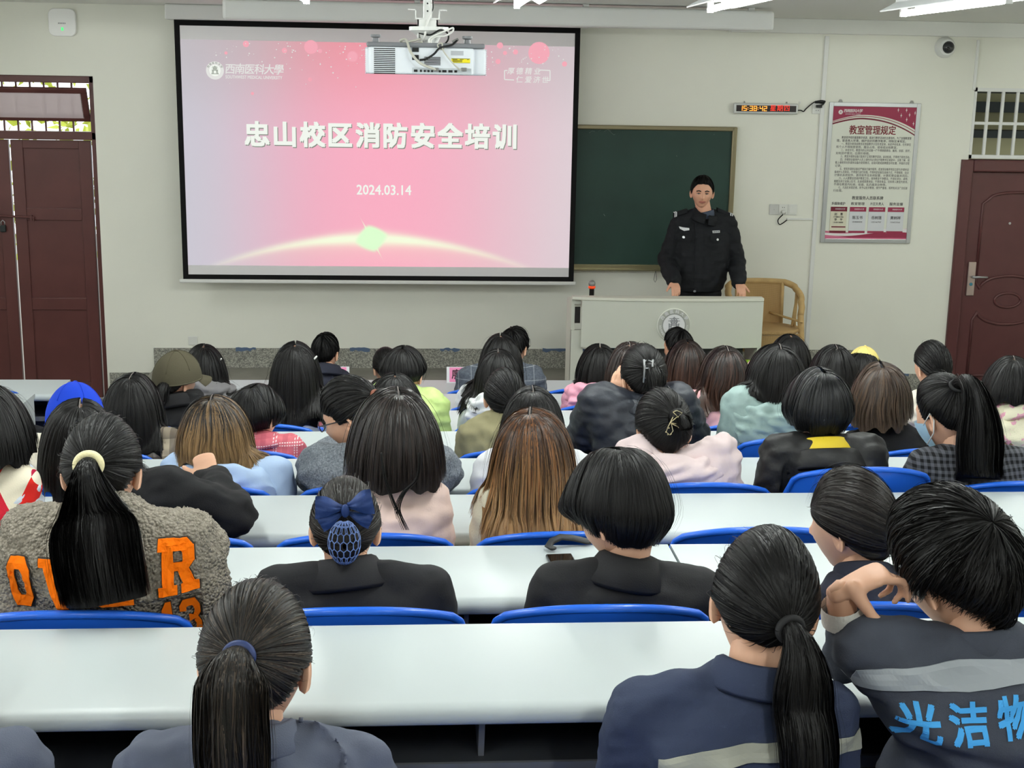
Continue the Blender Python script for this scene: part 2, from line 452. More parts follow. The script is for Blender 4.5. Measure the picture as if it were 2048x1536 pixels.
b = MB(); b.cyl((hp[0]+.005, ly-.018, hp[2]+.02), (hp[0]+.005, ly-.06, hp[2]+.02), .011); b.tube([(hp[0]+.005, ly-.055, hp[2]+.02), (hp[0]+.06, ly-.06, hp[2]+.022), (hp[0]+.125, ly-.055, hp[2]+.02)], [.011,.009,.008], 10)
b.build('door_handle', m_alu, lockp, smooth=True)
b = MB(); b.lathe((hp[0], ly-.02, hp[2]-.045), [(.014, .004), (.014, -.002), (.0, -.004)], 16, 'y'); b.build('lock_cylinder', M('blue lock sticker', (60,130,150), .4), lockp)
vp_ = P(2021, 447, WALL); b = MB(); b.lathe((vp_[0], ly-.004, vp_[2]), [(.011, -.004), (.008, .006)], 14, 'y'); b.build('peephole', m_alu, leaf)
# ---- barred window over the steel door
w1 = empty('window_1', (WX0+.5, WALL, WZ0), None, None); w1['kind'] = 'structure'
b = MB(); b.box((WX0, WALL-.01, WZ0), (DRX1, WALL+.06, WZ0+.03)); b.box((WX0, WALL-.01, WZ1-.03), (DRX1, WALL+.06, WZ1)); b.box((WX0, WALL-.01, WZ0), (WX0+.02, WALL+.06, WZ1))
b.build('window_frame', m_white, w1)
b = MB()
for px in (1974, 2003, 2032, 2061, 2090, 2119, 2148, 2177):
    x = P(px, 250, WALL)[0]
    if x < DRX1-.02: b.box((x-.011, WALL+.01, WZ0), (x+.011, WALL+.03, WZ1))
z = P(1990, 247, WALL)[2]; b.box((WX0, WALL+.012, z-.012), (DRX1, WALL+.034, z+.012))
b.build('window_grille', m_white, w1)
# corridor behind it
cb = MB(); y1 = WALL+.22
cb.box((3.6, 13.4, -.2), (8, 13.5, HC)); cb.box((3.5, y1, -.2), (3.6, 13.5, HC)); cb.box((3.5, y1, HC), (8.1, 13.5, HC+.1)); cb.box((3.5, y1, -.3), (8.1, 13.5, -.2)); cb.box((XR0+.2, y1-.02, -.2), (8.1, y1, HC))
struct(cb.build('wall_corridor', M('corridor wall', (120,122,112), .7, var=(2, .12))))
b = MB(); b.box((3.6, 13.1, 2.42), (8, 13.4, 2.52)); b.box((3.6, 12.9, 2.18), (8, 13.4, 2.25)); struct(b.build('trim_7', M('corridor pipe paint', (58,66,64), .6)))
b = MB(); b.box((5.5, 13.3, 1.6), (6.3, 13.4, 2.6)); struct(b.build('trim_8', M('corridor notice', (200,196,150), .6)))

# ---- ground and trees outside the left door
struct(MB().box((-14, WALL+.25, -.2), (3.4, 24, -.1)).build('ground_outside', M('outdoor paving', (150,148,140), .8)))
tr = empty('tree', (-5.2, 15.0, -.1), 'yellow-green leafy tree outside behind the transom of the brown door', 'tree')
rs = np.random.RandomState(5); nl = 2600
c = np.c_[rs.uniform(-7.5, -2.6, nl), rs.normal(15, .5, nl), rs.uniform(.6, 4.6, nl)]
b = MB(); V = []; F = []
for i, p in enumerate(c):
    q = Euler(rs.uniform(0, 6.28, 3)).to_matrix(); q = np.array(q); s = rs.uniform(.05, .10)
    sh = np.array([(0,-1,0), (.5,-.2,.1), (0,1,0), (-.5,-.2,.1)])*s
    V.append(sh@q.T+p); F.append((4*i, 4*i+1, 4*i+2, 4*i+3))
b.add(np.vstack(V), F)
lm = M('yellow-green leaves', (170,180,70), .6, .3, var=(1.2, .3), trans=0.0, emit=None); b.build('foliage', lm, tr)['kind'] = 'stuff'  # mottled yellow-green leaf colour
MB().tube([(-5.2, 15, -.1), (-5.15, 15, 2.2), (-5.3, 15.1, 4.2)], [.14, .11, .05], 10).build('trunk', M('bark', (92,78,62), .9, bump=(20, .5, .01)), tr, smooth=True)

# ------------------------------------------------------------------ CEILING LAMPS
m_tube = M('fluorescent tube', (255,255,255), .4, emit=((250,255,250), LAMP_E))
m_refl = M('lamp reflector', (225,228,228), .35, .5)
def lamp(x, y, label):
    t = empty('ceiling_lamp', (x, y, HC), label, 'lamp', 'fluorescent ceiling lamps')
    z = 3.0; L = .62
    b = MB()
    b.box((x-.035, y-L, z+.035), (x+.035, y+L, z+.075))
    for s in (-1, 1):
        b.add([(x+s*.03, y-L, z+.05), (x+s*.03, y+L, z+.05), (x+s*.11, y+L, z+.005), (x+s*.11, y-L, z+.005), (x+s*.03, y-L, z+.056), (x+s*.03, y+L, z+.056), (x+s*.112, y+L, z+.011), (x+s*.112, y-L, z+.011)],
              [(0,1,2,3), (7,6,5,4), (0,4,5,1), (1,5,6,2), (2,6,7,3), (3,7,4,0)])
    b.build('housing', m_refl, t)
    MB().cyl((x, y-L+.03, z), (x, y+L-.03, z), .015, 12).build('tube', m_tube, t, smooth=True)
    b = MB()
    for s in (-1, 1): b.box((x-.014, y+s*(L-.02)-.012, z-.016), (x+.014, y+s*(L-.02)+.012, z+.045))
    b.build('tube_holder', m_white, t)
    b = MB()
    for s in (-1, 1): b.cyl((x, y+s*.4, z+.07), (x, y+s*.4, HC), .006, 8)
    b.build('hanger', m_white, t)
    return t
LN = ['above the left edge of the wide white casing', 'just right of the projector bracket', 'at the right end of the white casing', 'above the dome camera, furthest right']
for i, x in enumerate((-.50, .50, 1.44, 2.40)):
    lamp(x, 6.10, 'lit fluorescent ceiling lamp '+LN[i])
for y in (3.4, .6):
    for x in (-2.9, -.97, .97, 2.9):
        lamp(x, y, 'lit fluorescent ceiling lamp hanging over the back rows, outside the photo')
for x in (-3.3, 4.6):
    for y in (6.1, 8.9): lamp(x, y, 'lit fluorescent ceiling lamp added out of view at the side to light the front wall')  # unseen lamps added at both sides to brighten the front wall
# ------------------------------------------------------------------ FRONT OF THE ROOM
def inner(p, a, b): return [p(a), p(b)]
# ---- projection screen
YS = 10.88
tl, tr_, bl_, br_ = P(347,38,YS), P(1162,57,YS), P(367,553,YS), P(1146,568,YS)
sx0, sx1 = (tl[0]+bl_[0])/2, (tr_[0]+br_[0])/2
sz1, sz0 = (tl[2]+tr_[2])/2, (bl_[2]+br_[2])/2
scr = empty('projection_screen', ((sx0+sx1)/2, YS, sz0), 'large white projection screen with black border showing a pink slide', 'screen')
m_scr = M('screen fabric', (236,234,236), .9, .1)
m_blk = M('black screen border', (14,14,15), .8, .2)
MB().box((sx0+.02, YS, sz0+.02), (sx1-.02, YS+.006, sz1)).build('screen_fabric', m_scr, scr)
bw = .042
b = MB(); yb = YS-.002
b.box((sx0, yb, sz0), (sx0+bw, yb+.01, sz1)); b.box((sx1-bw, yb, sz0), (sx1, yb+.01, sz1)); b.box((sx0+bw, yb, sz1-bw), (sx1-bw, yb+.01, sz1)); b.box((sx0+bw, yb, sz0), (sx1-bw, yb+.01, sz0+bw*.9))
b.build('screen_border', m_blk, scr)
b = MB(); b.box((sx0-.03, YS-.012, sz0-.03), (sx1+.02, YS+.02, sz0)); b.build('bottom_bar', m_white, scr, bevel=.008)
b = MB(); b.box((sx0-.06, YS-.05, sz1), (sx1+.06, YS+.10, HC-.001)); b.build('roller_case', m_white, scr, bevel=.01)
# slide
u0, u1 = P(377,300,YS)[0], P(1141,300,YS)[0]
sl0, sl1 = (P(378,530,YS)[2]+P(1140,536,YS)[2])/2, (P(372,79,YS)[2]+P(1140,93,YS)[2])/2
u0, u1 = sx0+bw, sx1-bw
ysl = YS-.0012
me = bpy.data.meshes.new('slide_image')
me.from_pydata([(u0, ysl, sl0), (u1, ysl, sl0), (u1, ysl, sl1), (u0, ysl, sl1)], [], [(0,1,2,3)])
v = np.array([x.co for x in me.vertices])-np.array(scr.location); me.vertices.foreach_set('co', v.ravel())
uv = me.uv_layers.new(name='UVMap'); uv.data.foreach_set('uv', [0,0,1,0,1,1,0,1])
m_sl = bpy.data.materials.new('projected slide'); m_sl.use_nodes = True
nt = m_sl.node_tree; bs = bsdf(m_sl); bs.inputs['Base Color'].default_value = (.12,.12,.12,1); bs.inputs['Roughness'].default_value = .9; bs.inputs['Specular IOR Level'].default_value = .05
L = nt.links.new
tc = N(nt, 'ShaderNodeTexCoord'); sp = N(nt, 'ShaderNodeSeparateXYZ'); L(tc.outputs['UV'], sp.inputs[0])
def mth(op, a, b=None, c=None):
    n = N(nt, 'ShaderNodeMath', _operation=op)
    for i, q in enumerate((a, b, c)):
        if q is None: continue
        if isinstance(q, (int, float)): n.inputs[i].default_value = q
        else: L(q, n.inputs[i])
    return n.outputs[0]
def ramp(x, pts):
    n = N(nt, 'ShaderNodeValToRGB'); e = n.color_ramp.elements; n.color_ramp.interpolation = 'B_SPLINE'
    e[0].position, e[0].color = pts[0][0], lin(pts[0][1]); e[1].position, e[1].color = pts[-1][0], lin(pts[-1][1])
    for p, c in pts[1:-1]: q = e.new(p); q.color = lin(c)
    L(x, n.inputs[0]); return n.outputs[0]
def mix(f, a, b):
    n = N(nt, 'ShaderNodeMix', _data_type='RGBA')
    if isinstance(f, (int, float)): n.inputs[0].default_value = f
    else: L(f, n.inputs[0])
    for i, q in ((6, a), (7, b)):
        if isinstance(q, tuple): n.inputs[i].default_value = q
        else: L(q, n.inputs[i])
    return n.outputs[2]
X, Y = sp.outputs[0], sp.outputs[1]
base = ramp(X, [(0, (196,194,206)), (.13, (206,190,204)), (.30, (238,168,190)), (.46, (252,168,192)), (.62, (250,168,192)), (.80, (232,184,198)), (1, (218,206,212))])
topc = ramp(X, [(0, (184,182,188)), (.2, (196,172,178)), (.34, (228,148,160)), (.46, (240,144,158)), (.6, (232,156,170)), (.78, (206,168,178)), (1, (202,194,198))])
ft = N(nt, 'ShaderNodeMapRange', _interpolation_type='SMOOTHSTEP'); ft.inputs[1].default_value = .55; ft.inputs[2].default_value = 1.05; L(Y, ft.inputs[0])
colr = mix(ft.outputs[0], base, topc)
# glowing planet rim
px2u = lambda px: (P(px, 300, YS)[0]-u0)/(u1-u0)
py2v = lambda px, py: (P(px, py, YS)[2]-sl0)/(sl1-sl0)
cu, cv = px2u(742), py2v(742, 477)
vl = py2v(440, 526); ul = px2u(440)
kk = (cv-vl)/(ul-cu)**2
dx = mth('SUBTRACT', X, cu)
arcv = mth('SUBTRACT', cv, mth('MULTIPLY', mth('MULTIPLY', dx, dx), kk*.97))
dv = mth('SUBTRACT', Y, arcv)
adx = mth('ABSOLUTE', dx)
wid = mth('ADD', .011, mth('MULTIPLY', .022, mth('POWER', 2.718, mth('MULTIPLY', adx, -5.0))))
g1 = mth('POWER', 2.718, mth('MULTIPLY', mth('POWER', mth('ABSOLUTE', mth('DIVIDE', dv, wid)), 2.0), -1.0))
fade = N(nt, 'ShaderNodeMapRange'); fade.inputs[1].default_value = .46; fade.inputs[2].default_value = .1; L(adx, fade.inputs[0])
g1 = mth('MULTIPLY', g1, fade.outputs[0])
below = mth('MULTIPLY', mth('LESS_THAN', dv, 0.0), mth('POWER', 2.718, mth('MULTIPLY', mth('ABSOLUTE', dv), -16.0)))
g2 = mth('MULTIPLY', mth('MULTIPLY', below, fade.outputs[0]), .55)
colr = mix(g2, colr, lin((250,226,200)))
colr = mix(g1, colr, lin((246,255,222)))
sv = mth('SUBTRACT', Y, cv)
def star(a, wx, wy, p):
    ca, sa = math.cos(a), math.sin(a)
    xx = mth('ADD', mth('MULTIPLY', dx, ca*(u1-u0)), mth('MULTIPLY', sv, sa*(sl1-sl0)))
    yy = mth('SUBTRACT', mth('MULTIPLY', sv, ca*(sl1-sl0)), mth('MULTIPLY', dx, sa*(u1-u0)))
    q = mth('ADD', mth('POWER', mth('DIVIDE', mth('ABSOLUTE', xx), wx), p), mth('POWER', mth('DIVIDE', mth('ABSOLUTE', yy), wy), p))
    n = N(nt, 'ShaderNodeMapRange', _interpolation_type='SMOOTHSTEP'); n.inputs[1].default_value = 1.0; n.inputs[2].default_value = .55; L(q, n.inputs[0]); return n.outputs[0]
colr = mix(star(R_(118), .26, .05, .62), colr, lin((240,250,215)))
colr = mix(star(R_(14), .150, .125, 1.35), colr, lin((220,255,206)))
em = N(nt, 'ShaderNodeMix', _data_type='RGBA'); L(colr, bs.inputs['Emission Color']); bs.inputs['Emission Strength'].default_value = .93
me.materials.append(m_sl)
sli = bpy.data.objects.new('slide_image', me); COL.objects.link(sli); sli.parent = scr
m_lw = M('projected white', (30,30,30), .9, .05, emit=((250,255,246), .92))
m_lw2 = M('projected soft white', (30,30,30), .9, .05, emit=((242,242,238), .86))
m_lp = M('projected rose', (30,30,30), .9, .05, emit=((255,120,140), .85))
m_lp2 = M('projected pale rose', (30,30,30), .9, .05, emit=((255,178,192), .9))
m_lsh = M('projected grey shade', (30,30,30), .9, .05, emit=((170,180,165), .6))
yt = ysl-.0012
b = MB(); bs_ = MB()
title = '忠山校区消防安全培训'
t0, t1 = P(514, 272, YS), P(1009, 277, YS)
sz = 50/FPX*YS
for i, ch in enumerate(title):
    p = t0+(t1-t0)*i/9
    letter(b, ch, sz*1.0, (p[0], yt, p[2]), bold=.038)
    letter(bs_, ch, sz*1.0, (p[0]+.006, yt+.0005, p[2]-.007), bold=.040)
b.build('title_lettering', m_lw, sli); bs_.build('title_shadow', m_lsh, sli)
b = MB(); p = P(768, 381, YS); letter(b, '2024.03.14', .11, (p[0], yt, p[2]), bold=.014, width=107/FPX*YS); b.build('date_lettering', m_lw, sli)
b = MB(); p = P(508, 140, YS)
for i, ch in enumerate('西南医科大學'):
    q = P(461+i*19.3, 139+i*.35, YS); letter(b, ch, .082, (q[0], yt, q[2]), bold=.012, shear=.12)
q = P(508, 155, YS); letter(b, 'SOUTHWEST MEDICAL UNIVERSITY', .035, (q[0], yt, q[2]), bold=.016, width=108/FPX*YS)
b.build('university_lettering', m_lw2, sli)
b = MB()
for i, ch in enumerate('厚德精业'):
    q = P(1022+i*17.5, 143+i*.2, YS); letter(b, ch, .056, (q[0], yt, q[2]), bold=.012, shear=.15)
for i, ch in enumerate('仁爱济世'):
    q = P(1039+i*17.3, 160+i*.3, YS); letter(b, ch, .056, (q[0], yt, q[2]), bold=.012, shear=.15)
def pxbar(b, x0, y0, x1, y1, t=.008):
    a, c = P(x0, y0, YS), P(x1, y1, YS); d = c-a; d /= np.linalg.norm(d); n = np.array([-d[2], 0, d[0]])*t/2
    for q in (a, c): q[1] = yt
    b.add([a-n, c-n, c+n, a+n], [(0,1,2,3)])
for s in ((1009,141,1015,141), (1009,141,1009,159), (1009,159,1028,160), (1078,140,1100,141), (1100,141,1100,161), (1094,161,1100,161)): pxbar(b, *s)
b.build('motto_lettering', m_lw2, sli)
def emblem(b, cx, cz, y, r, mi_ring, mi_in, mi_line, detail=True, chars=True):
    disc(b, cx, cz, y, r, 40, r*.68, mi_ring); disc(b, cx, cz, y, r*.66, 36, 0, mi_in)
    cnt = [0]
    def bar(x0, z0, x1, z1, t=.034):
        cnt[0] += 1; dy = y-.0006-.00008*cnt[0]
        a = np.array([cx+x0*r, dy, cz+z0*r]); c = np.array([cx+x1*r, dy, cz+z1*r]); d = c-a; d /= np.linalg.norm(d); n = np.array([-d[2], 0, d[0]])*t*r
        b.add([a-n, c-n, c+n, a+n], [(0,1,2,3)], mi_line)
    for s in (-1, 1):
        bar(s*.14, .16, s*.20, -.36); bar(s*.30, .12, s*.28, -.2); bar(s*.28, -.2, s*.38, -.42)
        bar(s*.30, .04, s*.20, .04, .025); bar(s*.29, -.06, s*.2, -.06, .025)
        bar(s*.14, .16, s*.20, .22); bar(s*.14, .38, s*.07, .26, .022); bar(s*.07, .26, s*.14, .2, .022); bar(s*.14, .38, s*.22, .26, .022); bar(s*.22, .26, s*.14, .2, .022)
        bar(0, .52, s*.06, .42, .022); bar(s*.06, .42, 0, .34, .022)
    bar(-.36, .28, .36, .28, .02); bar(-.30, .43, .30, .43, .02); bar(0, .34, 0, .16); bar(-.16, .14, .16, .14); bar(-.17, .03, .17, .03); bar(-.34, -.36, .34, -.36)
b = MB(); p = P(430, 141, YS)
emblem(b, p[0], p[2], yt, 17/FPX*YS, 0, 1, 2)
arc_text(b, '西南医科大学', p[0], p[2], yt-.0005, 14/FPX*YS, R_(-60), R_(60), .018, .01, mi=2)
b.build('emblem', [m_lw2, m_lw, m_lsh], sli)
b = MB(); rs = np.random.RandomState(2)
def dot(px, py, r, mi): q = P(px, py, YS); disc(b, q[0], q[2], yt+.0006, r/FPX*YS, 20, 0, mi)
for px, py, r, mi in ((622,94,13,1),(492,88,6,1),(705,113,10,1),(569,101,5,1),(640,102,4,1),(1078,106,21,1),(1010,106,4,1),(1031,104,5,1),(996,123,5,1),(1129,128,5,1),(505,187,3,1),(1000,91,6,1),(452,106,3,1),(620,159,4,1)): dot(px, py, r, mi)
for i in range(150):
    px = rs.uniform(430, 1130); py = 84+abs(rs.normal(0, 28))+(px-400)*.012; dot(px, py, rs.uniform(.5, 1.4), 2)
o = b.build('sparkle_dots', [m_lp, m_lp2, m_lw2], sli); o['kind'] = 'stuff'
# ---- wide white casing hanging from the ceiling in front of the screen
YC = 9.60
a, c = P(445, 39, YC), P(1548, 61, YC)
cs = empty('screen_casing', ((a[0]+c[0])/2, YC, HC), 'long white rolled-screen casing hung from the ceiling above the pink slide', 'screen casing')
z0c = (a[2]+c[2])/2
b = MB(); b.box((a[0], YC, z0c), (c[0], YC+.17, 3.150)); b.build('casing_body', m_white, cs, bevel=.022, seg=3)
b = MB()
for x in np.linspace(a[0]+.15, c[0]-.15, 4): b.box((x-.02, YC+.06, 3.145), (x+.02, YC+.1, HC))
b.build('bracket', m_white, cs)
# ---- chalkboard
yb = WALL-.035
b0, b1 = P(1152, 250, yb), P(1473, 254, yb); b2 = P(1461, 541, yb)
bx0, bx1, bz1, bz0 = -.4, (b1[0]+b2[0])/2, b1[2], b2[2]
cb_ = empty('chalkboard', ((bx0+bx1)/2, yb, bz0), 'dark green chalkboard with brass coloured frame behind the standing man', 'chalkboard')
m_cb = M('green chalkboard enamel', (36,62,54), .5, .35, var=(3.0, .13))
m_br = M('tarnished aluminium trim', (142,132,104), .35, .5, .55)
fwb = .042
MB().box((bx0+.01, yb, bz0+.03), (bx1-.02, WALL-.001, bz1-.01)).build('writing_surface', m_cb, cb_)
b = MB(); b.box((bx0, yb-.02, bz1-fwb*.85), (bx1-fwb*.5, WALL-.001, bz1)); b.box((bx1-fwb, yb-.02, bz0+.02), (bx1, WALL-.001, bz1-.0)); b.build('board_frame', m_br, cb_, bevel=.008)
b = MB(); b.box((bx0, yb-.02, bz0), (bx1-.02, WALL-.001, bz0+.045)); b.box((bx0, yb-.045, bz0-.004), (bx1-.02, yb-.02, bz0+.012)); b.build('chalk_ledge', M('polished brass trim', (176,168,134), .25, .5, .7), cb_, bevel=.004)
b = MB(); rs = np.random.RandomState(8)
def chalk(pts, r=.0022): b.tube([P(x, y, yb-.0012) for x, y in pts], r, 4, flat=.0006)
chalk([(1178,266),(1184,262),(1190,263)]); chalk([(1196,262),(1202,260)]); chalk([(1208,263),(1216,259),(1222,262)]); chalk([(1214,258),(1228,270),(1230,268)]); chalk([(1428,268),(1428,270)]); chalk([(1353,311),(1354,313)]); chalk([(1207,428),(1210,432)],.003)
b.build('chalk_marks', M('chalk', (170,180,170), .9, .1), cb_)
b = MB(); h = P(1311, 545, yb-.03)
b.tube([h+np.array([.0,0,.02]), h+np.array([-.006,0,-.02]), h+np.array([-.012,0,-.06]), h+np.array([0,0,-.082]), h+np.array([.012,0,-.06]), h+np.array([.006,0,-.02]), h+np.array([.0,0,.02])], .0022, 6)
b.build('hanging_cord', M('grey cord', (90,90,90), .7), cb_)
# ---- projector on a ceiling bracket
YP = 4.80
pa, pb = P(731, 150, YP), P(973, 88, YP)
px0, px1 = pa[0], pb[0]; pz0 = P(850, 149, YP)[2]; pz1 = P(850, 95, YP)[2]; pdp = .34
pr = empty('projector', ((px0+px1)/2, YP, pz0), 'white projector hanging upside down with tangled cables and yellow warning sticker', 'projector')
m_pw = M('projector white', (224,229,235), .4, .4); m_pg = M('projector grey lid', (120,122,126), .45, .4)
W_ = px1-px0
q = lambda f: px0+W_*f       # fraction across
zf = lambda f: pz1+(pz0-pz1)*f  # fraction down from the lid
b = MB(); b.box((q(0), YP+.02, zf(1)), (q(1), YP+pdp-.02, zf(0))); b.box((q(.025), YP, zf(1)), (q(.90), YP+pdp, zf(0)))
body = b.build('body', m_pw, pr, bevel=.008, seg=3)
MB().box((q(.008), YP+.004, zf(0)), (q(.99), YP+pdp-.01, zf(0)+.016)).build('lid', m_pg, pr, bevel=.006)
b = MB()
for i in range(14): z = zf(.07+.91*i/13); b.box((q(.07), YP-.0015, z-.0016), (q(.245), YP+.02, z+.0016))
b.build('vent', m_black, body)
b = MB()
for i in range(14):
    z = zf(.05+.93*i/13); b.box((q(-.006), YP+.03, z-.0016), (q(.0), YP+.2, z+.0016)); b.box((q(1.0), YP+.03, z-.0016), (q(1.008), YP+.2, z+.0016))
b.build('side_ribs', m_pw, body)
b = MB()
for i in range(7): z = zf(.36+.27*i/6); b.box((q(.485), YP-.0015, z-.0012), (q(.62), YP+.01, z+.0012))
b.build('speaker_slots', m_black, body)
b = MB(); b.box((q(.385), YP-.001, zf(.97)), (q(.875), YP+.012, zf(.75))); pan = b.build('socket_panel', M('projector recess grey', (196,202,206), .5), body)
for f, w_ in ((.40,.03), (.45,.016), (.635,.035), (.685,.035), (.735,.022)): MB().box((q(f), YP-.003, zf(.91)), (q(f+w_), YP+.005, zf(.82))).build('socket', m_black, pan)
for f in (.49, .52, .55, .615): MB().lathe((q(f), YP, zf(.87)), [(.004,.005), (.004,-.004), (.0,-.004)], 12, 'y').build('socket', m_black, pan)
MB().box((q(.385), YP-.003, zf(.47)), (q(.44), YP+.005, zf(.28))).build('power_inlet', m_black, body); MB().box((q(.385), YP-.003, zf(.17)), (q(.44), YP+.005, zf(.01))).build('lid_catch', m_black, body)
b = MB(); b.box((q(.71), YP-.0016, zf(.55)), (q(.865), YP, zf(.38))); st = b.build('warning_sticker', M('yellow sticker', (236,220,20), .5), body)
b = MB()
for i, (f0, f1) in enumerate(((.72,.76), (.78,.81), (.84,.855))): b.box((q(f0), YP-.002, zf(.43)), (q(f1), YP-.0015, zf(.41)))
for z in (.455, .485, .515): b.box((q(.72), YP-.002, zf(z)), (q(.80), YP-.0015, zf(z-.015)))
b.box((q(.71), YP-.0021, zf(.395)), (q(.865), YP-.0015, zf(.38))); b.box((q(.71), YP-.0021, zf(.55)), (q(.865), YP-.0015, zf(.54)))
b.build('sticker_print', m_black, st)
b = MB(); b.box((q(.705), YP-.0012, zf(.27)), (q(.81), YP, zf(.10))); b.build('rating_label', M('grey print', (176,180,186), .6), body)
for f in (.082, .845): MB().lathe((q(f), YP+.05, pz1+.016), [(.012, 0), (.010, .014), (.018, .018), (.018, .026), (.0, .026)], 14).build('foot', m_pg, pr)
# bracket and pole
cxp = P(855, 60, YP+.15)[0]; yp = YP+.16
b = MB(); b.lathe((cxp+.005, yp, pz1+.016), [(.03,0), (.045,.03), (.07,.045), (.07,.058), (.0,.058)], 24); b.build('mount_plate', m_white, pr, smooth=False)
zb = P(855, 62, yp)[2]; zt = P(855, 40, yp)[2]
b = MB(); b.box((cxp-.036, yp-.035, zb-.004), (cxp+.036, yp-.030, zt)); b.box((cxp-.036, yp+.030, zb-.004), (cxp+.036, yp+.035, zt)); b.box((cxp-.042, yp-.04, zt), (cxp+.042, yp+.04, zt+.005)); b.box((cxp-.036, yp-.035, zb-.03), (cxp-.031, yp+.035, zt)); b.box((cxp+.031, yp-.035, zb-.03), (cxp+.036, yp+.035, zt))
for s in (-1, 1): b.lathe((cxp+s*.018, yp-.036, zb+.012), [(.006,.002), (.006,-.006), (0,-.006)], 6, 'y')
for s in (-1, 1):
    b.box((cxp+s*.042-.002, yp-.015, zt), (cxp+s*.042+.002, yp+.015, zt+.034)); x0_, x1_ = sorted((cxp+s*.042, cxp+s*.068)); b.box((x0_, yp-.015, zt+.032), (x1_, yp+.015, zt+.036))
b.build('mount_bracket', m_white, pr)
b = MB(); b.box((cxp-.015, yp-.012, zt), (cxp+.015, yp+.012, HC)); po = b.build('pole', m_white, pr, bevel=.003)
b = MB()
for i in range(9): b.lathe((cxp, yp-.0125, zt+.03+.026*i), [(.0032,.001), (.0032,-.0005), (0,-.0005)], 10, 'y')
b.build('pole_hole', m_black, po)
m_cg = M('pale grey cable', (196,194,182), .5, .3); m_cw = M('white cable', (232,232,228), .5, .3)
def cable(nm, pts, r, mat, par):
    from mathutils import geometry
    pts = [np.array(p, float) for p in pts]; out = []
    for i in range(len(pts)-1):
        p0 = pts[max(0, i-1)]; p1 = pts[i]; p2 = pts[i+1]; p3 = pts[min(len(pts)-1, i+2)]
        for t in np.linspace(0, 1, 7)[:-1]:
            out.append(.5*((2*p1)+(-p0+p2)*t+(2*p0-5*p1+4*p2-p3)*t*t+(-p0+3*p1-3*p2+p3)*t**3))
    out.append(pts[-1])
    return MB().tube(out, r, 8).build(nm, mat, par, smooth=True)
C = lambda px, py, dy=0: P(px, py, YP+dy)
cable('cable', [C(858,2,.13), C(862,25,.12), C(854,48,.11), C(849,75,.1), C(846,82,.12)], .0042, m_cw, pr)
cable('cable', [C(866,0,.135), C(866,18,.13), C(858,34,.125)], .002, m_cable, pr)
cable('cable', [C(844,84,.1), C(820,90,.06), C(801,82,.04), C(812,80,.02), C(822,105,-.02), C(840,126,-.03), C(868,138,-.02), C(873,140,0)], .0045, m_cg, pr)
cable('cable', [C(842,78,.1), C(820,83,.08), C(803,88,.06), C(812,93,.08), C(842,84,.12)], .004, m_cg, pr)
cable('cable', [C(840,120,-.002), C(852,118,-.02), C(868,108,-.03), C(880,96,-.02), C(903,90,0), C(915,80,.02)], .0038, m_cable, pr)
cable('cable', [C(838,66,.12), C(860,70,.1), C(880,60,.08), C(895,66,.08), C(896,80,.08), C(885,92,.1)], .003, m_cable, pr)
cable('cable', [C(862,95,.03), C(858,80,.03), C(872,70,.04), C(895,60,.05), C(906,56,.06), C(904,64,.06), C(890,72,.05), C(870,74,.04), C(861,84,.03), C(868,92,.02), C(880,95,.02)], .0034, m_cw, pr)
cable('cable', [C(892,93,.02), C(882,99,-.01), C(875,90,0), C(884,87,0), C(886,100,-.02), C(902,122,-.02), C(918,138,-.02), C(928,140,0)], .0026, m_cg, pr)
a = C(905,85,.02); MB().tube([a, a+np.array([.02,.0,.012])], [.007,.005], 10).build('plug', M('grey plug', (120,120,118), .4), pr)
for px_ in (872, 928): a = C(px_,139,-.008); MB().box(a-[.009,.012,.006], a+[.009,.012,.006]).build('plug', M('grey plug', (120,120,118), .4), pr, bevel=.002)

# ---- lectern / teacher's desk
YD = 9.70
dz1 = P(1340, 600, YD)[2]; dz0 = P(1200, 697, YD)[2]
dx0, dx1 = P(1166, 605, YD)[0], P(1531, 605, YD)[0]; dyb = YD+.44
ld = empty('lectern_desk', ((dx0+dx1)/2, YD+.25, PLAT), 'pale grey teacher\'s desk with round university emblem on its curved front', 'desk')
m_ld = M('lectern pale grey laminate', (214,216,204), .42, .4); m_ldk = M('lectern dark base', (62,64,66), .6)
nseg = 24; bow = .05
xs = np.linspace(dx0, dx1, nseg+1)
cur = lambda x: YD+bow-bow*(1-((x-(dx0+dx1)/2)/((dx1-dx0)/2))**2)
b = MB()
v = []
for x in xs: y = cur(x); v += [(x, y, dz0), (x, y, dz1-.012), (x, y+.02, dz1-.012), (x, y+.02, dz0)]
f = []
for i in range(nseg):
    for j in range(4): f.append((4*i+j, 4*(i+1)+j, 4*(i+1)+(j+1)%4, 4*i+(j+1)%4))
f += [(3,2,1,0), (4*nseg, 4*nseg+1, 4*nseg+2, 4*nseg+3)]
b.add(v, f); b.build('front_panel', m_ld, ld, smooth=False)
b = MB(); tp = [(x, cur(x)-.008) for x in xs]+[(dx1+.005, YD+.13), (dx0-.07, YD+.13), (dx0-.07, cur(dx0)+.02)]
n = len(tp); b.add([(x, y, dz1-.012) for x, y in tp]+[(x, y, dz1+.010) for x, y in tp], [tuple(range(n-1,-1,-1)), tuple(range(n, 2*n))]+[(i, (i+1)%n, n+(i+1)%n, n+i) for i in range(n)])
b.build('desk_top', M('lectern top laminate', (226,226,212), .4, .4), ld, bevel=.003)
MB().box((dx0-.05, YD+.13, dz1-.075), (dx1-.03, dyb, dz1-.05)).build('work_surface', M('lectern top laminate', (226,226,212), .4, .4), ld)
b = MB(); b.box((dx1-.03, YD+.05, PLAT), (dx1, dyb-.02, dz1-.05)); b.build('side_panel', m_ld, ld)
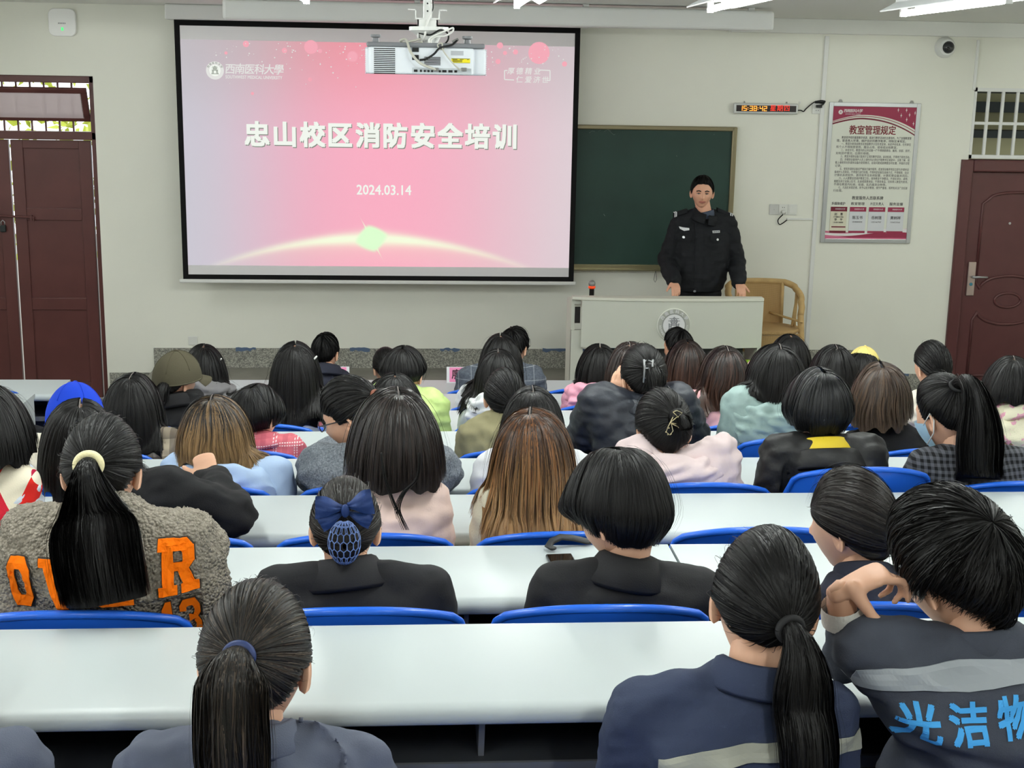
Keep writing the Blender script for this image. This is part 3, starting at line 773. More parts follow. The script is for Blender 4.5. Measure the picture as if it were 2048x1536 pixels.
b = MB(); x = dx0-.07
b.add([(x, YD+.11, PLAT), (x, dyb-.02, PLAT), (x, dyb-.02, dz1-.05), (x, YD+.11, dz1-.012), (x+.025, YD+.11, PLAT), (x+.025, dyb-.02, PLAT), (x+.025, dyb-.02, dz1-.05), (x+.025, YD+.11, dz1-.012)], [(3,2,1,0), (4,5,6,7), (0,1,5,4), (1,2,6,5), (2,3,7,6), (3,0,4,7)])
b.box((x, YD+.09, PLAT+.0), (dx0+.02, YD+.13, dz0+.12)); b.box((x+.02, YD+.10, dz1-.05), (dx0, YD+.12, dz1-.012)); b.build('side_panel', m_ld, ld)
b = MB(); b.box((dx0-.05, YD+.14, dz1-.20), (dx0, YD+.16, dz1-.05)); b.build('recess_shade', M('painted recess shade', (40,34,36), .7), ld)  # dark box paints the shade of the recess beside the front panel
MB().box((dx0+.06, YD+.12, PLAT), (dx1-.12, YD+.16, dz0+.05)).build('base_panel', m_ldk, ld)
b = MB(); ec = P(1347, 650, YD); er = 35/FPX*YD; ye = cur(ec[0])-.016
b.lathe((ec[0], ye+.016, ec[2]), [(er, 0), (er, -.012), (er*.96, -.014), (0, -.014)], 48, 'y', mi=3)
emblem(b, ec[0], ec[2], ye+.0008, er*.955, 0, 1, 2)
disc(b, ec[0], ec[2], ye+.0004, er*.70, 40, er*.665, 2)
arc_text(b, '西南医科大学', ec[0], ec[2], ye-.0012, er*.81, R_(-57), R_(57), er*.24, .012, mi=1)
arc_text(b, 'SOUTHWEST MEDICAL UNIVERSITY', ec[0], ec[2], ye-.0004, er*.81, R_(-92), R_(-268), er*.155, .012, outward=False, mi=1)
letter(b, '1951', er*.10, (ec[0], ye-.0004, ec[2]-er*.47), .01, mi=2)
b.build('emblem', [M('emblem grey ring', (184,186,176), .5), M('emblem white', (240,240,242), .5), M('emblem grey line', (140,142,146), .5), M('emblem rim', (232,234,224), .4)], ld)
# green box under the desk
gb = P(1512, 706, YD-.1)
t = empty('green_box', (gb[0], YD-.1, PLAT), 'small bright green carton under the right end of the teacher\'s desk', 'box')
zt_ = P(1512, 699, YD+.05)[2]; 
b = MB(); b.box((gb[0]-.09, YD-.16, PLAT), (gb[0]+.10, YD-.02, PLAT+.37)); b.build('carton', M('lime green card', (150,200,40), .5), t, bevel=.004)
b = MB(); b.box((gb[0]-.02, YD-.163, PLAT+.05), (gb[0]+.02, YD-.16, PLAT+.33), rot=Matrix.Rotation(R_(35), 3, 'Y')); b.build('carton_stripe', M('olive stripe', (140,150,70), .6), t)
b = MB(); b.box((gb[0]-.12, YD+.02, PLAT), (gb[0]-.098, YD+.2, PLAT+.12)); 
# microphone standing on the desk
mp = P(1183, 597, YD+.2)
t = empty('microphone', (mp[0], YD+.2, dz1-.05), 'black microphone with orange ring and grey mesh head standing on the desk', 'microphone')
mz = dz1-.0495; ht = P(1183, 560, YD+.2)[2]-mz
b = MB(); b.lathe((mp[0], YD+.2, mz), [(.017,0), (.019,.01), (.0185,ht*.62), (.022,ht*.66)], 16); b.build('handle', m_black, t, smooth=True)
b = MB(); b.lathe((mp[0], YD+.2, mz+ht*.61), [(.020,0), (.027,.004), (.027,.016), (.021,.02)], 18); b.build('ring', M('orange rubber ring with added glow', (250,80,20), .4, emit=((250,70,20), .25)), t, smooth=True)  # weak emission added to the ring, which is no lamp
b = MB(); b.ell((mp[0], YD+.2, mz+ht*.83), (.026,.026,.027)); b.build('mesh_head', M('mic mesh', (140,140,138), .4, .5, .6, bump=(400, .6, .001)), t, smooth=True)

# ---- rattan armchair behind the desk
m_rat = M('rattan', (196,164,112), .6, .3, var=(14, .12)); m_rat2 = M('woven rattan', (192,158,108), .65, .3)
def weave(m):
    nt = m.node_tree; bb = bsdf(m); tc = N(nt, 'ShaderNodeTexCoord')
    wv = N(nt, 'ShaderNodeTexWave', Scale=38.0); wv.bands_direction = 'X'; nt.links.new(tc.outputs['Object'], wv.inputs['Vector'])
    wz = N(nt, 'ShaderNodeTexWave', Scale=60.0); wz.bands_direction = 'Z'; nt.links.new(tc.outputs['Object'], wz.inputs['Vector'])
    ad = N(nt, 'ShaderNodeMath', _operation='ADD'); nt.links.new(wv.outputs['Fac'], ad.inputs[0]); nt.links.new(wz.outputs['Fac'], ad.inputs[1])
    bp = N(nt, 'ShaderNodeBump', Strength=.5, Distance=.004); nt.links.new(ad.outputs[0], bp.inputs['Height']); nt.links.new(bp.outputs[0], bb.inputs['Normal'])
weave(m_rat2)
YR = 10.55
cxr, cyr = P(1530, 600, YR)[0], YR
rc = empty('rattan_armchair', (cxr, cyr, PLAT), 'tan woven rattan armchair with rounded back behind the desk\'s right end', 'chair')
zs = P(1560, 652, YR)[2]; ztp = P(1540, 566, YR+.15)[2]
hwr = (P(1607, 600, YR)[0]-P(1453, 600, YR)[0])/2
# rail: from left front, round the back, to right front
rail = []
for a in np.linspace(R_(-20), R_(200), 33):
    x = cxr+hwr*math.cos(a)*(.94 if abs(math.cos(a)) > .9 else 1.0); y = cyr+.02+.24*math.sin(a)
    z = ztp-.11*(max(0, .75-math.sin(a)))**1.1
    rail.append((x, y, z))
ra, rz = np.array(rail[0]), np.array(rail[-1])
rail = [ra+[-.015,-.06,-.10], ra+[.0,-.03,-.04]]+rail+[rz+[.0,-.03,-.04], rz+[.015,-.06,-.10]]
MB().tube(rail, .026, 10).build('top_rail', m_rat, rc, smooth=True)
V = []
for i, u in enumerate(np.linspace(R_(52), R_(128), 20)):
    x = cxr+hwr*.99*math.cos(u); y = cyr+.02+.235*math.sin(u)
    V.append([(x+.04*(cxr-x)*t, y-.05*t, ztp*(1-t)+zs*t) for t in np.linspace(0.02, 1.0, 12)])
V = np.array(V); b = MB(); b.grid(V); b.grid(V-np.array([0,.012,0]), flip=True)
b.build('back_panel', m_rat2, rc, smooth=True)
b = MB()
for u in (52, 128): 
    x = cxr+hwr*.99*math.cos(R_(u)); y = cyr+.01+.235*math.sin(R_(u)); b.cyl((x, y, ztp), (x*.96+cxr*.04, y-.05, zs-.02), .014, 10)
b.build('back_post', m_rat, rc, smooth=True)
b = MB()
for s in (-1, 1):
    b.box((cxr+s*.0-.0, cyr-.26, zs-.0), (cxr+s*.0+.0001, cyr-.25, zs+.0001))
    x = cxr+s*hwr*.93
    b.tube([(x, cyr+.12, ztp-.06), (x-s*.03, cyr+.03, zs+.1), (x-s*.04, cyr, zs)], .013, 8)
    b.tube([(x-s*.01, cyr+.07, ztp-.075), (x-s*.055, cyr-.02, zs+.1), (x-s*.07, cyr-.04, zs)], .011, 8)
    for t in np.linspace(.1, .9, 9):
        p0 = np.array((x, cyr+.12, ztp-.06))*(1-t)+np.array((x-s*.04, cyr, zs))*t; p1 = np.array((x-s*.01, cyr+.07, ztp-.075))*(1-t)+np.array((x-s*.07, cyr-.04, zs))*t
        b.tube([p0, p1+[0,0,-.02]], .005, 6)
    b.tube([(x-s*.02, cyr-.16, zs+.06), (x-s*.16, cyr+.10, zs+.075), (x-s*.2, cyr+.18, zs+.08)], .010, 8)
b.build('side_lattice', m_rat, rc, smooth=True)
b = MB(); pts = [(cxr+hwr*.9*math.cos(a)*1.0, cyr-.03+.24*math.sin(a)) for a in np.linspace(0, 2*math.pi, 28, endpoint=False)]
n = len(pts); b.add([(x, y, zs-.03) for x, y in pts]+[(x, y, zs) for x, y in pts], [tuple(range(n-1,-1,-1)), tuple(range(n, 2*n))]+[(i, (i+1)%n, n+(i+1)%n, n+i) for i in range(n)])
b.build('seat', m_rat2, rc, bevel=.01)
V = []
for a in np.linspace(R_(180), R_(360), 24):
    x = cxr+hwr*.93*math.cos(a); y = cyr-.03+.245*math.sin(a); V.append([(x, y, zs-.03), (x, y, zs-.10), (x, y, zs-.17)])
V = np.array(V); b = MB(); b.grid(V); b.grid(V+np.array([0,.012,0]), flip=True); b.build('apron', m_rat2, rc, smooth=True)
for sx_, sy_ in ((-1,-1), (1,-1), (-1,1), (1,1)):
    x = cxr+sx_*hwr*(.97 if sy_ > 0 else .93); y = cyr+(-.12 if sy_ < 0 else .14)
    e_ = rail[0] if sx_ > 0 else rail[-1]
    x2 = cxr+sx_*hwr*.9
    MB().tube([(e_[0], e_[1], e_[2]+.01) if sy_ < 0 else (x, y, zs-.02), (x2, y, zs-.1), (x2, y, PLAT)], [.026,.024,.022], 10).build('leg', m_rat, rc, smooth=True)
b = MB(); z = PLAT+.14
for s in (-1, 1): b.cyl((cxr+s*hwr*.88, cyr-.12, z), (cxr+s*hwr*.88, cyr+.14, z), .013, 8)
b.cyl((cxr-hwr*.88, cyr, z), (cxr+hwr*.88, cyr, z), .012, 8); b.build('stretcher', m_rat, rc, smooth=True)

# ---- LED clock
yk = WALL-.045
a, c = P(1469, 205, yk), P(1596, 229, yk)
kx0, kx1, kz1, kz0 = a[0], c[0], (a[2]+P(1596,208,yk)[2])/2, (P(1469,227,yk)[2]+c[2])/2
ck = empty('led_clock', ((kx0+kx1)/2, yk, kz0), 'long red digital wall clock reading 15:38:42 above the chalkboard', 'clock')
MB().box((kx0, yk, kz0), (kx1, WALL-.002, kz1)).build('case', M('silver plastic', (206,208,206), .35, .5, .2), ck, bevel=.010, seg=3)
MB().box((kx0+.018, yk-.0015, kz0+.018), (kx1-.018, yk+.002, kz1-.018)).build('display', M('dark display', (26,10,14), .3), ck)
m_led = M('red led', (200,30,20), .5, emit=((255,60,36), .95)); m_led2 = M('amber led', (255,150,40), .5, emit=((255,190,80), 1.0))
b = MB(); zc_ = (kz0+kz1)/2
seg7 = {'0':'abcdef','1':'bc','2':'abged','3':'abgcd','4':'fgbc','5':'afgcd','8':'abcdefg'}
def digit(b, ch, x, z, w_, h, y, t=.0055):
    S = {'a':(0,h,w_,h),'b':(w_,h/2,w_,h),'c':(w_,0,w_,h/2),'d':(0,0,w_,0),'e':(0,0,0,h/2),'f':(0,h/2,0,h),'g':(0,h/2,w_,h/2)}
    for s in seg7[ch]:
        x0_, z0_, x1_, z1_ = S[s]; b.box((x+min(x0_,x1_)-t/2, y, z+min(z0_,z1_)-t/2), (x+max(x0_,x1_)+t/2, y+.001, z+max(z0_,z1_)+t/2))
xx = kx0+.045; hh = (kz1-kz0)*.40
for ch in '15:38:42':
    if ch == ':':
        for zz in (.3, .7): b.box((xx-.003, yk-.003, zc_-hh/2+hh*zz-.003), (xx+.003, yk-.002, zc_-hh/2+hh*zz+.003))
        xx += .016
    else:
        digit(b, ch, xx, zc_-hh/2, .021, hh, yk-.003); xx += .034
b.build('time_digits', m_led2, ck)
b = MB(); q_ = (xx+.012)
for i, ch in enumerate('星期四'): letter(b, ch, .054, (xx+.040+i*.057, yk-.003, zc_+.002), .004)
b.build('weekday_lettering', m_led, ck)
b = MB()
for f in (.17, .83): x = kx0+(kx1-kx0)*f; b.plate([(x-.008, kz1-.002), (x+.008, kz1-.002), (x+.004, kz1+.014), (x-.004, kz1+.014)], WALL-.012, .008)
b.build('hanger', M('dull metal', (140,140,136), .4, .5, .6), ck)
m_sock = M('socket plastic', (230,231,226), .35, .4)
def socket(name, px, py, w_, h, label, gangs=1, holes=True):
    c = P(px, py, WALL); t = empty(name, (c[0], WALL, c[2]), label, 'socket')
    MB().box((c[0]-w_/2, WALL-.010, c[2]-h/2), (c[0]+w_/2, WALL-.001, c[2]+h/2)).build('face_plate', m_sock, t, bevel=.004)
    if holes:
        b = MB()
        for s in (-1, 1): b.box((c[0]+s*.009-.002, WALL-.0112, c[2]-.02), (c[0]+s*.009+.002, WALL-.009, c[2]-.012))
        b.build('slot', m_black, t)
    return t, c
t, c = socket('wall_socket', 1634, 217, .082, .088, 'white wall socket with black adaptor beside the red digital clock')
t = empty('power_adaptor', (c[0], WALL-.03, c[2]), 'black plug-in adaptor and coiled lead in the socket by the clock', 'adaptor')
b = MB(); b.box((c[0]-.015, WALL-.05, c[2]+.006), (c[0]+.028, WALL-.010, c[2]+.03)); b.build('adaptor_body', m_black, t, bevel=.004)
z = c[2]+.052
cable('lead', [(kx1, WALL-.02, zc_-.01), (kx1+.03, WALL-.015, zc_-.01), (kx1+.055, WALL-.012, zc_-.018), (kx1+.075, WALL-.012, zc_+.005), (c[0]-.03, WALL-.02, z), (c[0]+.04, WALL-.02, z+.012), (c[0]+.045, WALL-.03, z-.012), (c[0]-.02, WALL-.03, z+.002), (c[0]+.035, WALL-.025, z-.004), (c[0]+.04, WALL-.03, z-.02), (c[0]+.02, WALL-.035, c[2]+.03)], .0045, m_cable, t)
b = MB(); b.tube([(c[0]-.02, WALL-.025, z), (c[0]+.05, WALL-.025, z+.004)], .014, 10, flat=.011, round_=True); b.build('lead_bundle', m_cable, t, smooth=True)
# triple switch plate
c = P(1566, 419, WALL); t = empty('wall_socket', (c[0], WALL, c[2]), 'row of three white switch and socket plates beside the chalkboard', 'socket')
for i, dx_ in enumerate((-.078, 0, .078)):
    MB().box((c[0]+dx_-.0385, WALL-.010, c[2]-.044), (c[0]+dx_+.0385, WALL-.001, c[2]+.044)).build('face_plate', M('grey-white plastic', (208,209,206), .4) if i == 0 else m_sock, t, bevel=.003)
b = MB(); b.box((c[0]+.052, WALL-.013, c[2]-.03), (c[0]+.104, WALL-.009, c[2]+.03)); b.build('switch_rocker', m_sock, t, bevel=.002)
b = MB()
for s in (-1, 1): b.box((c[0]+s*.008-.002, WALL-.0112, c[2]+.014), (c[0]+s*.008+.002, WALL-.009, c[2]+.022))
b.lathe((c[0]-.078, WALL-.0105, c[2]), [(.003,.001), (0,-.0006)], 10, 'y'); b.build('slot', m_black, t)
t = empty('power_plug', (c[0], WALL-.03, c[2]-.02), 'white plug with short curled black lead in the triple socket', 'plug')
b = MB(); b.tube([(c[0], WALL-.012, c[2]-.018), (c[0], WALL-.045, c[2]-.022)], [.017,.015], 14); b.build('plug_body', m_sock, t, smooth=True)
a1 = P(1566, 429, WALL-.035); a2 = P(1556, 440, WALL-.02); a3 = P(1560, 449, WALL-.012); a4 = P(1574, 440, WALL-.008)
cable('lead', [a1, a2, a3, a4], .0045, m_cable, t)
socket('wall_socket', 386, 681, .075, .075, 'small white wall socket low on the wall above the capped head', holes=False)
# ---- notice board
yp_ = WALL-.02
k0, k1, k2, k3 = P(1660,205,yp_), P(1843,206,yp_), P(1641,486,yp_), P(1820,486,yp_)
nx0, nx1, nz1, nz0 = (k0[0]+k2[0])/2, (k1[0]+k3[0])/2, (k0[2]+k1[2])/2, (k2[2]+k3[2])/2
nb = empty('notice_poster', ((nx0+nx1)/2, yp_, nz0), 'framed crimson and white notice of classroom rules beside the steel door', 'poster')
fw_ = .034
b = MB(); b.box((nx0, yp_, nz0), (nx0+fw_, WALL-.001, nz1)); b.box((nx1-fw_, yp_, nz0), (nx1, WALL-.001, nz1)); b.box((nx0+fw_, yp_, nz1-fw_), (nx1-fw_, WALL-.001, nz1)); b.box((nx0+fw_, yp_, nz0), (nx1-fw_, WALL-.001, nz0+fw_))
b.build('frame', m_alu, nb, bevel=.003)
b = MB()
for f in (.12, .9): x = nx0+(nx1-nx0)*f; b.plate([(x-.02, nz1-.003), (x+.02, nz1-.003), (x+.008, nz1+.022), (x-.008, nz1+.022)], WALL-.01, .008)
b.build('hanger', M('dull metal', (140,140,136), .4, .5, .6), nb)
ys_ = yp_+.008
sx_0, sx_1, sz_0, sz_1 = nx0+fw_, nx1-fw_, nz0+fw_, nz1-fw_
sheet = MB().box((sx_0-.004, ys_, sz_0-.004), (sx_1+.004, ys_+.004, sz_1+.004)).build('printed_sheet', M('poster paper', (232,234,222), .5, .3), nb)
sw, sh = sx_1-sx_0, sz_1-sz_0
U = lambda u, w_: (sx_0+u*sw, sz_1-w_*sh)
m_cr = M('crimson print', (158,54,82), .5, .3); m_cd = M('dark crimson print', (122,42,58), .5, .3); m_pk = M('pink print', (214,120,150), .5, .3); m_tx = M('dark print', (66,60,62), .6, .2); m_ttl = M('maroon print', (124,40,48), .5, .3)
yy = ys_-.0008
def curve_top(u): return .060+.105*(max(0, u-.36)/.64)**2.2+.050*(max(0, .36-u)/.36)**1.6
b = MB(); n = 24; us = np.linspace(0, 1, n+1)
b.plate([U(u, curve_top(u)) for u in us]+[U(1, 0), U(0, 0)], yy, .0006)
b.plate([U(u, curve_top(u)+.009+.010*u) for u in us[::-1]]+[U(u, curve_top(u)+.004+.010*u) for u in us], yy-.0002, .0006, mi=0)
b.build('header_band', m_cr, sheet)
b = MB(); b.plate([U(u, curve_top(u)+.026+.020*u) for u in us[::-1]]+[U(u, curve_top(u)+.014+.022*u) for u in us], yy-.0003, .0006); b.build('header_ribbon', m_cd, sheet)
b = MB()
for u, w_ in ((.78,.02),(.88,.02),(.82,.06),(.92,.055),(.89,.09),(.985,.04),(.975,.12)):
    x, z = U(u, w_); s = .010
    b.add([(x-s*.3, yy-.0006, z), (x, yy-.0006, z-s*2), (x+s*.3, yy-.0006, z), (x, yy-.0006, z+s*2)], [(0,1,2,3)]); b.add([(x-s, yy-.0007, z), (x, yy-.0007, z-s*.3), (x+s, yy-.0007, z), (x, yy-.0007, z+s*.3)], [(0,1,2,3)])
x, z = U(.09, .042); emblem(b, x, z, yy-.0006, .018, 0, 0, 1)
for i, ch in enumerate('西南医科大学'): x, z = U(.148+i*.037, .033); letter(b, ch, .030, (x, yy-.0006, z), .012, shear=.15)
x, z = U(.24, .056); letter(b, 'SOUTHWEST MEDICAL UNIVERSITY', .010, (x, yy-.0006, z), .01, width=.13)
b.build('header_lettering', [M('white print', (240,236,236), .5), m_cr], sheet)
b = MB(); x, z = U(.49, .178); letter(b, '教室管理规定', .078, (x, yy, z), .018, width=sw*.56); b.build('title_lettering', m_ttl, sheet)
lines = ['　　教室是学校的重要教学资源，是进行教学活动的主要场所。为了加强教室管', '理，营造育人环境，维护良好的教学秩序，特制定本规定。', '　　一、教室的使用由教务处根据教学计划负责安排，未经学校批准，任何单位', '和个人不得随意使用、擅自占用、使用或出租教室。', '　　二、未经许可，教室内的公共设备一律不得随意挪动、搬用、拆卸、损坏，', '如有损坏情况，应照价赔偿。', '　　三、教室多媒体设备只能用于正常的教学活动，自动批准，不得用于其他活动。', '　　四、多媒体设备保护人员上课时间必须在开管教学区域室中，注意了解、观', '看上课老师对多媒体设备的使用情况，出现问题或故障要及时处理，并做好过程', '记录。', '　　五、使用多媒体设备应严格执行操作程序，若发现设备异常应立即与多媒体设', '备维护人员联系，不得强行运行处理。不得拆卸设备及连接方式，不得随意、自动', '计算机系统软件、更改软件及系统配置，计算机等设备关闭后。', '　　六、人人都要自觉维护教室卫生，保持教室干净整洁，不得在讲台、桌椅、', '墙壁及其它设施上乱写、乱画或随意张贴，不得将食品、饮料带入教室内食用，', '不得在教室内吐痰、吸烟、乱扔废弃杂物等。', '　　七、凡违反本规定者，将予以批评教育、情节严重者，将按有关法律文纪进', '行处理。']
b = MB(); bb_ = MB()
for i, s in enumerate(lines):
    w_ = .232+.0229*i*1.03; x, z = U(.065, w_)
    ind = 2*.0205 if s[0] == '　' else 0; s = s.strip('　')
    v, f = text_mesh(s, .0205*sw/.62, .012 if i < 2 else .004, 1.0, 0, 'LEFT')
    if len(v): 
        mx = v[:, 0].max(); lim = sw*.90-ind
        k = min(1, lim/mx); (bb_ if i < 2 else b).add(np.c_[v[:, 0]*k+x+ind, np.full(len(v), yy), v[:, 1]+z], f)
b.build('rules_lettering', m_tx, sheet); bb_.build('preamble_lettering', m_tx, sheet)
b = MB(); x, z = U(.49, .688); letter(b, '教室服务人员联系牌', .032, (x, yy, z), .012, width=sw*.38)
for i, s in enumerate(('多媒体维护', '教室管理', '片区负责人', '服务监督')): x, z = U(.14+.235*i, .732); letter(b, s, .027, (x, yy, z), .010, width=sw*.165)
b.build('contact_lettering', m_tx, sheet)
b = MB(); n = 16; us = np.linspace(0, 1, n+1)
b.plate([U(u, .94+.012*math.sin(u*5)-.03*max(0, u-.7)) for u in us]+[U(1, 1), U(0, 1)], yy+.0002, .0005)
b.build('footer_band', m_pk, sheet)
b = MB(); b.plate([U(u, .967-.025*u*u+.01*math.sin(u*6)) for u in us]+[U(1, .992), U(.3, .992)], yy-.0002, .0005); b.build('footer_ribbon', m_cr, sheet)
b = MB(); b.plate([U(u, .955-.03*u+.012*math.sin(u*6)) for u in us]+[U(u, .972-.02*u+.012*math.sin(u*6)) for u in us[::-1]], yy-.0004, .0005); b.build('footer_highlight', M('white print', (240,236,236), .5), sheet)
names = [('赵　惠', '17788021582', '李　平', '13508108888'), ('陈玉书', '18188080808'), ('岳树莲', '13551667767'), ('黄树祥', '13568233566')]
for i in range(4):
    u = .05+.232*i; x0_, z0_ = U(u, .955); x1_, z1_ = U(u+.20, .755)
    cd = MB().box((x0_, yy-.004, z0_), (x1_, yy, z1_)).build('name_card', M('card paper cream', (226,222,200), .5) if i == 0 else M('card paper', (222,224,228), .5), sheet)
    mc_ = m_cd if i == 0 else m_cr; MB().box((x0_, yy-.0048, z1_-.038), (x1_, yy-.004, z1_)).build('card_header', mc_, cd); MB().box((x0_, yy-.0048, z0_), (x1_, yy-.004, z0_+.018)).build('card_footer', mc_, cd)
    if i == 0: MB().box((x0_+.015, yy-.0048, z0_+.045), (x1_-.005, yy-.004, z0_+.055)).build('card_rule', mc_, cd)
    b = MB(); xc_ = (x0_+x1_)/2
    letter(b, '西南医科大学', .014, (xc_+.01, yy-.0052, z1_-.019), .008, mi=1)
    if i == 0:
        for j, (s, zz) in enumerate(zip(names[0], (.062, .085, .108, .130))): letter(b, s, .024 if j % 2 == 0 else .016, (xc_, yy-.0052, z1_-zz), .012)
    else: letter(b, names[i][0], .030, (xc_, yy-.0052, z1_-.09), .012); letter(b, names[i][1], .016, (xc_, yy-.0052, z1_-.125), .008)
    b.build('card_lettering', [m_tx, M('white print', (240,236,236), .5)], cd)
# ---- dome camera
c = P(1889, 95, WALL); t = empty('dome_camera', (c[0], WALL, c[2]), 'round white dome security camera on the wall above the notice', 'camera')
MB().lathe((c[0], WALL, c[2]), [(.084,0), (.084,-.02), (.076,-.045), (.062,-.062), (.0,-.066)], 32, 'y').build('housing', m_white, t, sharp=40)
b = MB(); b.ell((c[0]+.008, WALL-.058, c[2]), (.05,.042,.05)); b.build('dome', M('smoked dome', (40,42,46), .12, .6), t, smooth=True)
b = MB(); b.ell((c[0]-.005, WALL-.092, c[2]-.012), (.016,.012,.016)); b.build('lens', M('lens glass', (16,16,22), .1, .7), t, smooth=True)
# ---- wireless access point
c = P(126, 45, WALL); t = empty('access_point', (c[0], WALL, c[2]), 'rounded square white wireless access point high on the left wall', 'access point')
s = .105
b = MB(); pl_ = []
for k in range(4):
    cx_, cz_ = [(1,1), (-1,1), (-1,-1), (1,-1)][k]
    for a in np.linspace(k*math.pi/2, (k+1)*math.pi/2, 7): pl_.append((c[0]+cx_*s*.55+math.cos(a)*s*.45, c[2]+cz_*s*.55+math.sin(a)*s*.45))
b.plate(pl_, WALL-.032, .031); b.build('housing', M('access point plastic', (250,250,248), .4, .4), t, bevel=.008, seg=3)
b = MB(); b.box((c[0]-.008, WALL-.034, c[2]-.062), (c[0]+.008, WALL-.031, c[2]-.038)); b.build('status_light', M('green status light', (60,220,110), .4, emit=((70,230,120), 1.0)), t)
b = MB()
for i in range(5): b.box((c[0]-.030+i*.012, WALL-.0328, c[2]-.012), (c[0]-.022+i*.012, WALL-.0319, c[2]-.002))
b.build('print_mark', M('grey print2', (150,152,154), .5), t)
# ------------------------------------------------------------------ DESKS AND SEATS
m_top = M('white desk laminate', (190,198,199), .36, .4, var=(3, .012))
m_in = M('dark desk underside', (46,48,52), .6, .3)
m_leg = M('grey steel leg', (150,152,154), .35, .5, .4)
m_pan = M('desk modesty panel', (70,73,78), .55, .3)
def desk(k, x0, x1, label, seats=4):
    z = floor_z(k); yf = desk_y(k); yn = yf-DDEP; zt = z+DTOP
    t = empty('school_desk', ((x0+x1)/2, yf-.2, z), label, 'desk', 'white long desks in rows')
    b = MB(); th = .026   # bullnosed slab profile along X
    prof = [(yf, zt), (yn+.03, zt), (yn+.012, zt-.004), (yn+.002, zt-.013), (yn, zt-.024), (yn+.003, zt-.036), (yn+.012, zt-.042), (yn+.03, zt-.043), (yn+.045, zt-th), (yf-.005, zt-th), (yf, zt-th+.005)]
    n = len(prof)
    b.add([(x0, y, q) for y, q in prof]+[(x1, y, q) for y, q in prof], [tuple(range(n)), tuple(range(2*n-1, n-1, -1))]+[(i, i+n, (i+1)%n+n, (i+1)%n) for i in range(n)])
    b.build('desk_top', m_top, t, sharp=50)
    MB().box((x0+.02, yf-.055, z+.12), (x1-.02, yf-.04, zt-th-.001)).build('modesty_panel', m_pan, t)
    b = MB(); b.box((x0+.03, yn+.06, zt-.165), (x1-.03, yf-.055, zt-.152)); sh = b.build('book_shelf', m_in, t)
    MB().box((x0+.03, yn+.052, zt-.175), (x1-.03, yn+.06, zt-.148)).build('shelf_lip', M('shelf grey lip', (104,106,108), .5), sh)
    w_ = (x1-x0)/seats
    for i in range(seats+1):
        x = min(max(x0+i*w_, x0+.035), x1-.035)
        b = MB()
        b.add([(x-.018, yn+.05, zt-th-.001), (x-.006, yn+.05, zt-th-.001), (x-.006, yf-.06, zt-th-.001), (x-.018, yf-.06, zt-th-.001), (x-.018, yn+.09, zt-.152), (x-.006, yn+.09, zt-.152), (x-.006, yf-.06, zt-.152), (x-.018, yf-.06, zt-.152)], [(3,2,1,0), (4,5,6,7), (0,1,5,4), (1,2,6,5), (2,3,7,6), (3,0,4,7)])
        b.build('shelf_bracket', m_leg, t)
        b = MB()
        b.tube([(x, yf-.17, zt-.165), (x, yf-.19, z+.03)], .032, 14, flat=.018)
        b.box((x-.03, yn+.05, z), (x+.03, yf-.03, z+.03))
        b.build('leg', m_leg, t, sharp=40)
    if x1-x0 < 2.6 and label.find('block') >= 0:
        xe = x1 if x0 < -2 else x0
        MB().box((min(xe, xe-.02 if x0 < -2 else xe+.02), yn+.03, z+.30), (max(xe, xe-.02 if x0 < -2 else xe+.02), yf-.03, zt-th-.001)).build('end_panel', m_top, t)
    return t
ROWN = ['nearest row', 'second row from the camera', 'third row from the camera', 'fourth row from the camera', 'fifth row from the camera', 'sixth row from the camera', 'seventh row from the camera', 'front row before the platform']
for k in range(8):
    desk(k, -1.60, .740, 'long white desk, left half of the '+ROWN[k])
    desk(k, .748, 3.08, 'long white desk, right half of the '+ROWN[k])
for k in (5, 6, 7):
    desk(k, -4.45, -2.143, 'long white desk end in the left side block, '+ROWN[k])
desk(7, 3.65, 5.95, 'long white desk end in the right side block, front row')
